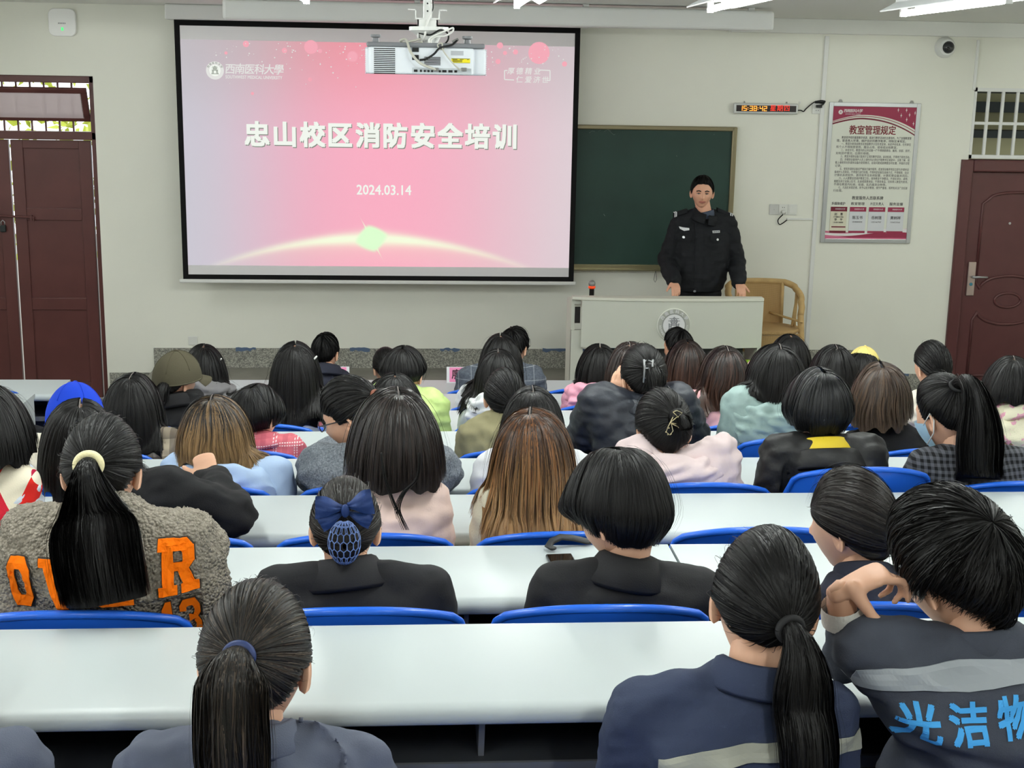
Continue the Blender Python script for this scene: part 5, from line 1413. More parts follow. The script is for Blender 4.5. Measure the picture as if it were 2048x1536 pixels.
def strip_on(target, pts, width, name, mat, parent, lift=.004, nseg=40, dirn=(0,1,0)):
    """a taped band along a line of (x, z) points, pressed on the back of a garment"""
    pts = np.array(pts, float); t = np.linspace(0, 1, len(pts)); tt = np.linspace(0, 1, nseg)
    x = np.interp(tt, t, pts[:, 0]); z = np.interp(tt, t, pts[:, 1]); v = []; f = []
    for i in range(nseg):
        for j in range(5): v.append((x[i], 0, z[i]+width*(j/4-.5)))
    y0 = parent_loc(target)[1]
    v = [(a, y0, c) for a, _, c in v]
    for i in range(nseg-1):
        for j in range(4): f.append((5*i+j, 5*(i+1)+j, 5*(i+1)+j+1, 5*i+j+1))
    return conform(v, f, target, name, mat, parent, lift, dirn=dirn, cuts=0, thick=.002)
def tube_tie(hf, P0, axis, r, tr, mat, parent, name='hair_tie', lumps=0):
    axis = nrm(axis); x = nrm(np.cross(axis, V3(0, .2, 1))); y = np.cross(axis, x); pts = []
    n = 40
    for i in range(n+1):
        a = 2*math.pi*i/n; rr = r*(1+(.12*math.sin(lumps*a) if lumps else 0)); pts.append(P0+x*math.cos(a)*rr+y*math.sin(a)*rr*.9)
    return MB().tube(pts, tr, 10, cap=False).build(name, mat, parent, smooth=True)
PEOPLE = {}
TAKEN = set()
SEATDX = {(1, 1): -.05, (3, 1): -.03, (5, 1): .01}
SEATLIFT = {(3, 5): .055, (4, 5): .05}
def seated(key, label, k, hx, hy, w, yaw=0, pitch=8, roll=0, sh=None, hair=None, top=None, dd=0.0, skin=None, arms=None, ears=(1, -1), hsmax=1.16, group=None, hands=False, detail=None, lean=0.0, tdy=0.0, nbup=.0, body=True, hipx=None, sx=None):
    skin = skin or m_skin; top = top or {}; hair = hair or dict(style='long')
    d = desk_y(k)-.50+dd; fz = floor_z(k)
    W_ = w*d/FPX
    hs = min(hsmax, max(.96, (W_-.034)/.152)); th = min(.04, max(.010, W_/2-.076*hs))
    pt = P(hx, hy, d); C = pt-V3(0, 0, .1165*hs+th*.95)
    hf = HeadFrame(C, yaw, pitch, roll, hs, th)
    ds_ = d-.055+tdy
    if sh:
        xl, xr, yl = sh[:3]; yr = sh[3] if len(sh) > 3 else yl
        SL, SR = P(xl, yl, ds_), P(xr, yr, ds_)
    else:
        SL = C+V3(-.205*hs, -.055, -.27*hs); SR = C+V3(.205*hs, -.055, -.27*hs)
    inf = top.get('inf', .018); ax = nrm(SR-SL)
    aL = SL+ax*(.050+inf)+V3(0,0,-.012); aR = SR-ax*(.050+inf)+V3(0,0,-.012)
    S = (SL+SR)/2; NB = S+V3((C[0]-S[0])*.55, .0, .045+nbup); NB[2] = min(NB[2], C[2]-.135*hs)
    NB[1] = min(NB[1], C[1]-.03)
    S = V3(S[0], ds_, min(S[2], NB[2]-.02))
    seat_y = desk_y(k-1)+.28
    j0_ = int(round((S[0]+1.305)/.585))
    for j in (j0_, j0_+1, j0_-1):
        if (k, j) not in TAKEN: break
    TAKEN.add((k, j)); xs_ = -1.305+.585*j+SEATDX.get((k, j), 0)
    H = V3(S[0]*.6+xs_*.4 if hipx is None else hipx, seat_y+.015+max(0, inf-.03)*.6, fz+.595)
    org = V3(H[0], H[1], fz)
    z_d = fz+DTOP; near = desk_y(k)-DDEP
    E, Wr = {}, {}
    for s, a in ((-1, aL), (1, aR)):
        E[s] = V3(a[0]+s*.030, a[1]+.02, max(a[2]-.25, fz+.60)); Wr[s] = V3(a[0]-s*.075, H[1]-.015, fz+.60)
    if arms:
        for s, q in arms.items():
            E[s] = q['e'].copy(); Wr[s] = q['w'].copy()
            for p_ in (E[s], Wr[s]):
                if p_[1] > near-.05: p_[2] = max(p_[2], z_d+.052+top.get('ainf', inf)*.8)
    sy_ = desk_y(k)-.54-(.10 if k == 0 else 0); lf_ = -.12 if k == 0 else SEATLIFT.get((k, j), 0.0)
    def clampf(v):
        v = np.array(v, float); x, y, z = v[:, 0], v[:, 1], v[:, 2]; u = np.abs((x-xs_)/.265)
        yb = sy_-.155+.034+.075*np.minimum(u, 1)**2.2-.075*np.clip((z-lf_-fz-.5)/.38, 0, 1)**1.3-np.maximum(0, u-1.06)*1.6-np.maximum(0, z-fz-.885-lf_)*3.0
        ins = (u < 1.25) & (z < fz+.96+lf_) & (z > fz+.46+lf_) & (y > yb-.2); y = np.where(ins, np.maximum(y, yb), y)
        st_ = (np.abs(x-xs_) < .222) & (y > sy_-.17) & (y < sy_+.27) & (z < fz+.447) & (z > fz+.30); z = np.where(st_, fz+.447, z)
        dk = (z < z_d+.005) & (z > z_d-.05) & (y > near-.005)
        z = np.where(dk & (y > near+.06), z_d+.006, z); y = np.where(dk & (y <= near+.06), near-.006, y)
        sf = (z <= z_d-.05) & (z > z_d-.182) & (y > near+.045); y = np.where(sf, near+.043, y)
        return np.stack([x, y, z], 1)
    # --- body
    mb = MB(); core = MB()
    torso_parts(core, H, S, NB, aL, aR, -.028)
    for s, a in ((-1, aL), (1, aR)): arm_parts(core, a, E[s], Wr[s], -.006)
    K, A_ = {}, {}
    for s in (-1, 1):
        hp = H+V3(s*.085, .03, -.07); K[s] = V3(-1.305+.585*j+s*.115, H[1]+.36, fz+.45); A_[s] = V3(K[s][0], H[1]+.31, fz+.10)
        core.tube([hp, hp*.5+K[s]*.5, K[s]], [.062,.058,.05], 12, round_=True); core.tube([K[s], K[s]*.5+A_[s]*.5, A_[s]], [.05,.048,.034], 12, round_=True)
        core.tube([A_[s]+V3(0,-.03,-.05), A_[s]+V3(0,.12,-.07)], [.035,.03], 10, round_=True)
    fused_into(mb, core, .018, 2)
    hm = MB()
    for s in (-1, 1):
        if arms and s in arms and 'hand' in arms[s]:
            q = arms[s]['hand']; hand(hm, Wr[s], **q)
        else: hand(hm, Wr[s], nrm(nrm(Wr[s]-E[s])*V3(1,1,.2)), V3(0,0,-1), .25, .05, .95, side=s)
    fused_into(mb, hm, .0045 if hands else .007, 3)
    nt_ = hf.w(V3(0, -.022, -.05))
    mb.tube([NB+V3(0,-.0,-.06), NB, NB*.45+nt_*.55, nt_], [.062,.056,.052,.052], 20, up=(0,1,0))
    det = 1.0 if d < 3.4 else .7
    mb.ell(C, None, hf.R, int(44*det)//2*2, int(34*det), fn=lambda n: head_shape()(n)*hs)
    for s in ears: ear(mb, C, hf.R, hs, s)
    mb.v = [clampf(q) for q in mb.v]
    root = mb.build('person', skin, None, True, origin=org)
    tag(root, label, 'person', group)
    # --- trousers, shoes
    tb = MB(); tb.tube([H+V3(0,-.0,-.05), H+V3(0,0,.05)], [.172,.165], 16, up=(0,1,0), flat=[.112,.112], round_=True)
    for s in (-1, 1):
        hp = H+V3(s*.085, .03, -.07); tb.tube([hp, hp*.5+K[s]*.5, K[s]], [.076,.072,.064], 14, round_=True); tb.tube([K[s], A_[s]*.5+K[s]*.5, A_[s]], [.068,.066,.058], 14, round_=True)
    garment(tb, 'trousers', .022, 3, top.get('trou', m_trou), root, wr=None, post=clampf)
    b = MB()
    for s in (-1, 1): b.tube([A_[s]+V3(0,-.05,-.065), A_[s]+V3(0,.06,-.062), A_[s]+V3(0,.15,-.07)], [.040,.044,.034], 12, flat=[.034,.036,.026], round_=True)
    b.build('shoe', m_shoe, root, smooth=True)
    # --- top garment
    vx = top.get('vx', .0085 if d < 3.4 else .011); mat = top['mat']
    g = MB(); torso_parts(g, H, S, NB, aL, aR, inf, hunch=top.get('hunch', .03))
    sl = top.get('sleeve')
    gs = MB() if sl else g
    for s, a in ((-1, aL), (1, aR)):
        arm_parts(gs, a, E[s], Wr[s], (.018 if sl else top.get('ainf', inf)), upto=top.get('cuff', .96))
    jk = garment(g, top.get('name', 'jacket'), vx, top.get('smooth', 6), mat, root, wr=(lambda q: q and (q[0]*.55, q[1]*1.15))(top.get('wr', (.005, .10))), disp=top.get('disp'), seed=hash_(key), fine=top.get('fine'), post=clampf)
    if sl: garment(gs, 'sleeves', vx, 5, sl, root, wr=(.006, .08), seed=hash_(key)+1, post=clampf)
    up = nrm(nt_-NB)
    col = top.get('collar')
    cm = top.get('cmat', mat)
    if col == 'shirt': ring_collar(NB+up*.028, up, [(.066,-.03),(.063,.030),(.067,.037),(.076,.033),(.098,-.014),(.094,-.022),(.07,.0)], cm, jk)
    elif col == 'suit': ring_collar(NB+up*.028, up, [(.064,-.03),(.060,.036),(.064,.043),(.074,.038),(.112,-.026),(.106,-.036),(.072,.0)], cm, jk)
    elif col == 'turtle': ring_collar(NB+up*.022, up, [(.062,-.03),(.061,.040),(.065,.045),(.072,.040),(.074,-.03)], cm, jk, open_front=0)
    elif col == 'wide': ring_collar(NB+up*.026, up, [(.072,-.03),(.078,.028),(.085,.036),(.095,.032),(.122,-.022),(.114,-.034),(.09,.0)], cm, jk)
    if top.get('collar2'):
        oc_ = ring_collar(NB-up*.012, up, [(.098,-.03),(.104,.018),(.112,.030),(.128,.024),(.150,-.046),(.142,-.060),(.11,.0)], mat, jk, name='outer_collar', rx=1.12)
        for v_ in oc_.data.vertices: v_.co = clampf([np.array(v_.co)+org])[0]-org
    if top.get('hood'): hood_mesh(NB, S, top['hood'], top.get('hmat', mat), jk, top.get('droop', .10), seed=hash_(key), lift=top.get('hlift', 0), post=clampf)
    # --- hair
    caps = [(NB+V3(0,0,-.05), nt_, .062, .060), (aL*.9+S*.1, aR*.9+S*.1, .055+inf, .055+inf), (NB*.4+aL*.6+V3(0,0,.01), NB*.4+aR*.6+V3(0,0,.01), .05+inf*.8, .05+inf*.8)]
    for ox in (-.085, 0, .085): caps.append((V3(S[0]+ox, S[1]-.035, S[2]-.04), V3(H[0]+ox, H[1]-.02, H[2]), .085+inf, .10+inf))
    info = dict(root=root, jacket=jk, hf=hf, NB=NB, S=S, d=d, C=C, SL=SL, SR=SR, aL=aL, aR=aR, E=E, W=Wr, k=k, org=org, th=th, hs=hs, up=up, caps=caps, inf=inf, j=j, clamp=clampf)
    hair.setdefault('endx', hx); make_hair(key, hair, info)
    PEOPLE[key] = info
    return info
def hash_(s): return sum((i+1)*ord(c) for i, c in enumerate(s)) % 9973
def make_hair(key, h, I):
    hf, root, d, C, caps = I['hf'], I['root'], I['d'], I['C'], I['caps']; st = h['style']; mat = h.get('mat', HB)
    if st == 'none': return None
    seed = hash_(key); HM = HairMesh(seed); wd = h.get('width', .0016+.00065*d); dens = h.get('dens', 1.0)
    n0 = int((4200 if d < 3.4 else 3000 if d < 5 else 1700)*dens)
    zpx = lambda y, dz=-.12: P(hf.C[0]/d*0+1024, y, d+dz)[2]
    low, side, front = h.get('low', -.62), h.get('side', -.05), h.get('front', .5)
    refC = C
    if st in ('long', 'bob'):
        ze = h['end']; zl = P(h.get('endx', 1024), ze, d-.13)[2]
        if 'endr' in h:
            zr = P(h.get('endx', 1024), h['endr'], d-.13)[2]; zend = lambda u: zl+(zr-zl)*u
        else: zend = lambda u: zl-(h.get('vee', 0.0))*(1-abs(2*u-1))
        V = fall_sheet(hf, caps, zend, part=h.get('part', 0.0), rag=h.get('rag', .03 if st == 'long' else .008), seed=seed, curl=h.get('curl', .25 if st == 'bob' else 0.0), grav=h.get('grav', .16), back_bias=h.get('bb', .5), front=h.get('fr', .055), crown=h.get('crown', -.045), tuck=h.get('tuck', 0.0))
        if h.get('wave'):
            t = np.linspace(0, 1, V.shape[1]); G = V.shape[0]; ph = np.random.RandomState(seed).uniform(0, 6.28, G); ph = np.convolve(np.r_[ph,ph,ph], np.ones(5)/5, 'same')[G:2*G]
            wv = h['wave']*np.sin(t[None]*11+ph[:, None])*sst(.3, .7, t)[None]; lat = nrm(np.gradient(V, axis=0)); V = V+lat*wv[..., None]
        ref = np.stack([np.full(V.shape[:2], C[0]), np.full(V.shape[:2], C[1]+.0), np.maximum(V[..., 2], 0)], -1); ref[..., 2] = np.where(V[..., 2] > C[2]+.02, C[2], V[..., 2])
        Nn = sheet_normals(V, ref)
        HM.sheet(V, Nn, sink=.004)
        inner = V-Nn*.012; HM.sheet(inner, Nn, sink=.0)
        HM.strands(V, Nn, n0, wd, sp=h.get('sp', (.002, .008)), m=14, root=(0, .4), tip=h.get('tip', .08 if st == 'bob' else .17), clump=h.get('clump', .5), nclump=h.get('nclump', 46), wob=h.get('wob', .003), fly=h.get('fly', .012))
        # a pale parting
        if h.get('parting', st == 'long'):
            b = MB(); px_ = h.get('part', 0.0); q = []
            for y in np.linspace(-.078, -.018, 8):
                n = V3(px_/RX, y/RY, 0); n[2] = math.sqrt(max(.05, 1-n[0]**2-n[1]**2)); q.append(hf.w(hf.surf(n, hf.th+.0012)))
            b.tube(q, .0020*hf.hs, 5, up=hf.wd(V3(0,0,1)), flat=.001); I['parting'] = b
    else:
        pole = V3(*h.get('pole', (0, -.45, .89) if st == 'short' else (0, -1, .12)))
        if 'tie' in h and st != 'never':      # find the pole whose scalp point lies under the tie pixel
            tx, ty = h['tie']; best = None
            for el in np.linspace(-60, 85, 59):
                for az in np.linspace(-80, 80, 65):
                    n = V3(math.sin(R_(az))*math.cos(R_(el)), -math.cos(R_(az))*math.cos(R_(el)), math.sin(R_(el)))
                    p = hf.w(hf.surf(n))
                    nw = hf.wd(n)
                    if nw[1] > -.05 or n[2] < float(hairline(n, low, side, front))+.16: continue
                    q = P(tx, ty, p[1]); e = (q[0]-p[0])**2+(q[2]-p[2])**2
                    if best is None or e < best[0]: best = (e, n)
            pole = best[1]
        pole = nrm(pole); I['pole'] = pole
        V = scalp_sheet(hf, pole, 72, 20, True, None, low, side, front)
        ref = np.broadcast_to(C, V.shape); Nn = sheet_normals(V, ref)
        HM.sheet(V, Nn, True, sink=.0025); HM.sheet(V-Nn*.008, Nn, True, sink=0)
        if st == 'short':
            HM.strands(V, Nn, n0, wd, sp=h.get('sp', (.003, .007)), closed=True, m=10, root=(0, .75), tip=.15, clump=h.get('clump', .3), nclump=60, wob=h.get('wob', .004), fly=.03, flyamp=h.get('flyamp', 2.2), tilt=.8)
        else:
            HM.strands(V, Nn, int(n0*.8), wd, sp=h.get('sp', (.0008, .003)), closed=True, m=11, root=(0, .5), tip=.05, clump=.55, nclump=70, wob=.0015, fly=h.get('fly', .02), flyamp=h.get('flyamp', 6))
        T = hf.w(hf.surf(pole, hf.th)); nT = hf.wd(pole); I['tie'] = T; I['tien'] = nT
        if st == 'pony':
            zl = P(h.get('endx', 1024), h['end'], d-.2)[2]; R0 = h.get('rad', .05); fl = h.get('flat', .5); r0 = h.get('r0', .015)
            p = T-nT*.004; dr = nrm(nT*.9+V3(0,0,.25)); path = [p.copy()]; pl = p[None].copy(); dcur = dr[None]
            thc = hf.th+.004
            for i in range(90):
                t = min(1, i/18); rr = r0+(R0*fl-r0)*t*.8
                capsi = [(a, b_, ra+rr, rb+rr) for a, b_, ra, rb in caps]
                dcur = nrm(dcur+V3(0,0,-h.get('grav', .22))+V3(h.get('dx', 0.0), 0, 0)); q = collide(pl+dcur*.012, hf, capsi, hf.th+min(rr, .012+.0025*i)); dcur = nrm(.4*dcur+.6*nrm(q-pl)); pl = q; path.append(pl[0].copy())
                if pl[0, 2] < zl: break
            path = resample(path, 26); t = np.linspace(0, 1, 26)
            rad = r0+(R0-r0)*sst(0, h.get('spread', .45), t); rad *= 1-h.get('taper', .35)*sst(.6, 1, t)
            flt = 1-(1-fl)*sst(0, .4, t)
            V2, N2 = tail_sheet(path, rad, flt, 22); HM.sheet(V2, N2, True, sink=.003)
            HM.strands(V2, N2, int(n0*.8), wd*1.1, sp=(.001, .008), closed=True, m=15, root=(0, .1), tip=.10, clump=.5, nclump=24, wob=.005, fly=.03, flyamp=3)
            I['path'] = path
    if 'clamp' in I: HM.v = [I['clamp'](q + np.array([0, .006, 0])) - np.array([0, .006, 0]) for q in HM.v]
    I['hair'] = HM.build(mat, root, I['org'])
    if 'parting' in I: I['parting'].build('parting', M('scalp', (92,84,80), .7), I['hair'])
    return I['hair']
def cap_hat(I, name, mat, brim=True, opening=False, tilt=-12, rise=.016, label=None, edge=.08, btop=None):
    hf = I['hf']; T = np.array(Matrix.Rotation(R_(tilt), 3, 'X')); na, ne = 44, 12; V = np.zeros((na, ne, 3))
    for i in range(na):
        a = 2*math.pi*i/na
        for j in range(ne):
            el = R_(89)-(R_(89)-math.asin(edge))*j/(ne-1)
            n = T@V3(math.sin(a)*math.cos(el), math.cos(a)*math.cos(el), math.sin(el)); p = hf.surf(n, hf.th+rise*(.6+.4*math.cos(el))); V[i, j] = hf.w(p)
    b = MB(); vv = V.reshape(-1, 3); f = []
    for i in range(na):
        a = math.degrees(2*math.pi*(i+.5)/na)
        for j in range(ne-1):
            if opening and abs(a-180) < 42*(1-((ne-1-j-1.5)/4.2)**2 if j >= ne-6 and j < ne-2 else 0): continue
            i2 = (i+1) % na; f.append((i*ne+j, i*ne+j+1, i2*ne+j+1, i2*ne+j))
    b.add(vv, f)
    rim = [V[i, -1] for i in range(na)]+[V[0, -1]]; b.tube(rim, .004, 6, cap=False)
    b.add([hf.w(hf.surf(T@V3(0,0,1), hf.th+rise*.6))]+[V[i, 0] for i in range(na)], [(0, 1+i, 1+(i+1)%na) for i in range(na)])
    o = b.build(name, mat, I['root'], smooth=True)
    MB().ell(hf.w(hf.surf(T@V3(0,0,1), hf.th+rise*.75)), (.008,.008,.005)).build('cap_button', mat, o, smooth=True)
    b = MB()
    for k in range(6):
        a = 2*math.pi*k/6+.52; b.tube([hf.w(hf.surf(T@V3(math.sin(a)*math.cos(e), math.cos(a)*math.cos(e), math.sin(e)), hf.th+rise*(.6+.4*math.cos(e))+.0006)) for e in np.linspace(R_(86), R_(22), 12)], .0016, 5)
    b.build('seam', mat, o, smooth=True)
    if brim:
        V = []
        for a in np.linspace(R_(-68), R_(68), 22):
            row = []
            for t in np.linspace(0, 1, 6):
                n = T@V3(math.sin(a)*math.cos(math.asin(edge)), math.cos(a)*math.cos(math.asin(edge)), edge); p = hf.surf(n, hf.th+rise*.9)
                p = p+V3(0, .070*math.cos(a*.9)**.6, -.014+.0*t)*t+V3(0,0,-.018*(abs(a)/1.2)**2)*t; row.append(hf.w(p))
            V.append(row)
        V = np.array(V); b = MB(); b.grid(V); b.grid(V-np.array([0,0,.004]), flip=True); b.build('brim', mat, o, smooth=True)
    if opening:
        b = MB(); pts = []
        for i in range(-6, 7):
            a = math.pi+i*R_(7); n = T@V3(math.sin(a)*math.cos(.1), math.cos(a)*math.cos(.1), .1); pts.append(hf.w(hf.surf(n, hf.th+rise+.001)))
        b.tube(pts, .010, 6, flat=.002, up=(0,0,1)); b.build('adjusting_strap', mat, o, smooth=True)
    return o
# ------------------------------------------------------------------ FABRICS
def nodes(m): return m.node_tree, bsdf(m), m.node_tree.links.new
def pat(name, build, rough=.85, bump=None, sheen=.0):
    """build(helper) -> colour output; coordinates are the wearer's own (metres, z up)"""
    if name in MATS: return MATS[name]
    m = bpy.data.materials.new(name); m.use_nodes = True; MATS[name] = m; nt, b, L = nodes(m)
    tc = N(nt, 'ShaderNodeTexCoord'); sp = N(nt, 'ShaderNodeSeparateXYZ'); L(tc.outputs['Object'], sp.inputs[0])
    class Hh: pass
    h = Hh(); h.nt = nt; h.x, h.y, h.z = sp.outputs; h.obj = tc.outputs['Object']
    def mt(op, a, b_=None, c=None):
        n = N(nt, 'ShaderNodeMath', _operation=op)
        for i, q in enumerate((a, b_, c)):
            if q is None: continue
            if isinstance(q, (int, float)): n.inputs[i].default_value = q
            else: L(q, n.inputs[i])
        return n.outputs[0]
    def mx(f, a, c):
        n = N(nt, 'ShaderNodeMix', _data_type='RGBA')
        if isinstance(f, (int, float)): n.inputs[0].default_value = f
        else: L(f, n.inputs[0])
        for i, q in ((6, a), (7, c)):
            if isinstance(q, tuple): n.inputs[i].default_value = q
            else: L(q, n.inputs[i])
        return n.outputs[2]
    def stripe(v, period, lo, hi):   # 1 where frac(v/period) in [lo,hi]
        f = mt('FRACT', mt('ADD', mt('DIVIDE', v, period), 100.0)); return mt('MULTIPLY', mt('GREATER_THAN', f, lo), mt('LESS_THAN', f, hi))
    def noise(scale, lo=.35, hi=.65, detail=3.0):
        n = N(nt, 'ShaderNodeTexNoise', Scale=scale, Detail=detail); L(h.obj, n.inputs['Vector']); r = N(nt, 'ShaderNodeMapRange'); r.inputs[1].default_value = lo; r.inputs[2].default_value = hi; L(n.outputs['Fac'], r.inputs[0]); return r.outputs[0]
    h.mt, h.mx, h.stripe, h.noise = mt, mx, stripe, noise
    out = build(h)
    L(out, b.inputs['Base Color']); b.inputs['Roughness'].default_value = rough; b.inputs['Specular IOR Level'].default_value = .25; b.inputs['Sheen Weight'].default_value = sheen
    if bump:
        nz = N(nt, 'ShaderNodeTexNoise', Scale=bump[0], Detail=3.0); L(h.obj, nz.inputs['Vector']); bp = N(nt, 'ShaderNodeBump', Strength=bump[1], Distance=bump[2]); L(nz.outputs['Fac'], bp.inputs['Height']); L(bp.outputs[0], b.inputs['Normal'])
    return m
def cloth(name, rgb, rough=.85, bump=(260, .25, .002), var=(5, .07), sheen=0): return M(name, rgb, rough, .25, bump=bump, var=var, sheen=sheen)
c_grey = cloth('blue-grey work cotton', (92,97,112), bump=(420, .35, .002)); c_navy = cloth('navy work cotton', (46,54,76), bump=(420, .3, .002)); c_char = cloth('charcoal denim', (62,66,76), bump=(500, .4, .002), var=(9, .14))
c_suit = cloth('black suiting', (27,27,30), .8); c_suit2 = cloth('black suiting fine', (25,25,27), .75); c_mid = cloth('midnight cotton', (36,38,50))
c_black = cloth('black knit', (20,20,22), .9); c_blackp = M('black puffer nylon', (20,20,21), .55, .35, bump=(16, .5, .012)); c_navyp = M('navy puffer nylon', (34,38,47), .5, .35, bump=(18, .5, .01)); c_mint = M('mint puffer nylon', (150,174,171), .55, .35, bump=(16, .45, .010)); c_green = M('lime puffer nylon', (196,222,140), .55, .35, bump=(18, .4, .008))
c_pink = cloth('blush cotton', (236,208,198), .8, var=(6, .05)); c_cream = cloth('cream wool', (236,230,206), .9, bump=(120, .4, .004)); c_palepk = cloth('pale pink fleece', (232,212,212), .9, bump=(60, .3, .004)); c_sky = cloth('light blue fleece', (182,206,240), .9, bump=(80, .2, .003))
c_white = cloth('white cotton', (228,230,234), .8); c_rose = cloth('dusty pink cotton', (222,172,176), .85); c_hotpk = cloth('pink fleece', (238,170,190), .9, bump=(120, .4, .004)); c_khaki = cloth('olive khaki cotton', (142,136,104), .8); c_sand = cloth('sand cotton', (186,164,112), .8); c_camel = cloth('camel wool', (196,144,104), .9)
c_ivory = cloth('ivory knit', (226,220,204), .9); c_hgrey = cloth('grey fleece', (118,116,118), .9); c_denim = cloth('blue denim', (104,122,158), .85); c_lgrey = cloth('light grey fleece', (214,216,220), .9)
c_shirt = cloth('pale shirt cotton', (206,212,222), .8); c_yel = M('yellow lining', (224,196,52), .6, .3); c_lime = cloth('pale green collar', (200,196,120), .8)
c_teddy = M('taupe teddy fleece', (164,156,143), .95, .1, var=(40, .12))
def teddy_bump(m):
    nt, b, L = nodes(m); tc = N(nt, 'ShaderNodeTexCoord'); vo = N(nt, 'ShaderNodeTexVoronoi', Scale=125.0); L(tc.outputs['Object'], vo.inputs['Vector'])
    bp = N(nt, 'ShaderNodeBump', Strength=1.0, Distance=.012); bp.invert = True; L(vo.outputs['Distance'], bp.inputs['Height']); L(bp.outputs[0], b.inputs['Normal'])
teddy_bump(c_teddy)
def p_tweed(h): return h.mx(h.noise(160, .3, .7, 2.0), lin((84,90,98)), h.mx(h.noise(9, .35, .65), lin((116,122,130)), lin((146,152,158))))
c_wool = pat('grey tweed wool', p_tweed, .95, (220, .5, .004))
def p_plaid_red(h):
    c = h.mx(h.noise(40), lin((196,96,108)), lin((206,110,120)))
    for v, per, off in ((h.x, .085, 0), (h.z, .085, .2)):
        for lo in (.12, .24): c = h.mx(h.mt('MULTIPLY', h.stripe(v, per, lo, lo+.05), h.mt('MULTIPLY', h.stripe(h.x if v is h.z else h.z, .010, 0, .6), .85)), c, lin((238,220,220)))
        c = h.mx(h.mt('MULTIPLY', h.stripe(v, per, .55, .8), .35), c, lin((160,70,84)))
    return c
c_plred = pat('red pink plaid', p_plaid_red, .9)
def p_plaid_br(h):
    c = lin((196,182,156)); f1 = h.stripe(h.x, .11, 0, .45); f2 = h.stripe(h.z, .11, .1, .5)
    c = h.mx(h.mt('MULTIPLY', f1, .6), c, lin((78,68,62))); c = h.mx(h.mt('MULTIPLY', f2, .65), c, lin((70,60,56))); c = h.mx(h.mt('MULTIPLY', h.stripe(h.x, .11, .7, .76), .7), c, lin((70,60,56))); return c
c_plbr = pat('brown cream plaid', p_plaid_br, .9)
def p_argyle(h):
    px, pz = .088, .19
    a = h.mt('ADD', h.mt('DIVIDE', h.x, px), h.mt('DIVIDE', h.z, pz)); b = h.mt('SUBTRACT', h.mt('DIVIDE', h.x, px), h.mt('DIVIDE', h.z, pz))
    fa = h.mt('FLOOR', h.mt('ADD', a, 50.0)); fb = h.mt('FLOOR', h.mt('ADD', b, 50.0))
    k = h.mt('MODULO', h.mt('ADD', fa, fb), 2.0); q = h.mt('MODULO', fa, 3.0)
    c = h.mx(h.mt('GREATER_THAN', q, .5), lin((216,40,34)), lin((168,22,58))); c = h.mx(h.mt('GREATER_THAN', q, 1.5), c, lin((196,34,52)))
    return h.mx(h.mt('GREATER_THAN', k, .5), c, lin((232,222,200)))
c_arg = pat('red cream argyle knit', p_argyle, .95, (240, .4, .003))
def p_hound(h):
    a = h.stripe(h.x, .022, 0, .5); b = h.stripe(h.z, .022, 0, .5); return h.mx(h.mt('MULTIPLY', h.mt('ADD', a, b), .5), lin((22,22,25)), lin((88,90,96)))
c_hound = pat('black grey houndstooth', p_hound, .9)
def p_blazer(h):
    c = h.mx(h.noise(90), lin((74,80,90)), lin((92,98,108))); c = h.mx(h.mt('MULTIPLY', h.stripe(h.x, .075, 0, .04), .6), c, lin((170,174,178))); return h.mx(h.mt('MULTIPLY', h.stripe(h.z, .075, 0, .04), .6), c, lin((170,174,178)))
c_blaz = pat('grey windowpane wool', p_blazer, .9)
def p_animal(h):
    c = lin((238,232,204))
    d = h.mt('ABSOLUTE', h.mt('SUBTRACT', h.mt('FRACT', h.mt('ADD', h.mt('DIVIDE', h.x, .11), 100.)), .5))
    zz = h.mt('SUBTRACT', h.z, .80)
    tri = h.mt('LESS_THAN', h.mt('ADD', h.mt('MULTIPLY', d, 2.0), h.mt('DIVIDE', h.mt('ABSOLUTE', h.mt('SUBTRACT', h.z, .86)), .045)), .75)
    c = h.mx(tri, c, lin((150,120,90)))
    c = h.mx(h.mt('MULTIPLY', h.noise(26, .56, .6), h.mt('GREATER_THAN', h.z, .87)), c, lin((232,170,190)))
    for lo, hi, col in ((.800,.812,(120,112,104)), (.776,.800,(236,230,226)), (.752,.776,(150,140,134)), (.734,.752,(190,210,60)), (.70,.734,(130,110,104))):
        c = h.mx(h.mt('MULTIPLY', h.mt('GREATER_THAN', h.z, lo), h.mt('LESS_THAN', h.z, hi)), c, lin(col))
    dm = h.mt('LESS_THAN', h.mt('ADD', h.mt('ABSOLUTE', h.mt('SUBTRACT', h.mt('FRACT', h.mt('ADD', h.mt('DIVIDE', h.x, .03), 100.)), .5)), h.mt('DIVIDE', h.mt('ABSOLUTE', h.mt('SUBTRACT', h.z, .788)), .024)), .5)
    return h.mx(dm, c, lin((128,120,112)))
c_anim = pat('patterned knit', p_animal, .95, (200, .4, .003))
H_DK = hair_mat('dark brown hair', (26,22,20), rough=.42); H_GR = hair_mat('greying dark hair', (28,25,23), (26,24,22), (66,56,47), rough=.46); H_OMB = hair_mat('ombre hair', (28,24,23), (132,104,68), (116,92,64), rough=.42)
H_BRN = hair_mat('copper brown hair', (50,33,23), (168,130,88), (98,60,32), rough=.38); H_MBR = hair_mat('mid brown hair', (54,42,35), (70,56,44), (76,60,48), rough=.4); H_RBR = hair_mat('reddish black hair', (26,20,19), (58,36,26), (48,32,26), rough=.38); H_BLU = hair_mat('blue black hair', (12,13,15), rough=.40)
def puff(period, amp, axis=2, off=0.0):
    return lambda v: amp*(np.abs(np.sin(math.pi*(v[:, axis]+off+.012*np.sin(v[:, 0]*9))/period))**.6-.6)
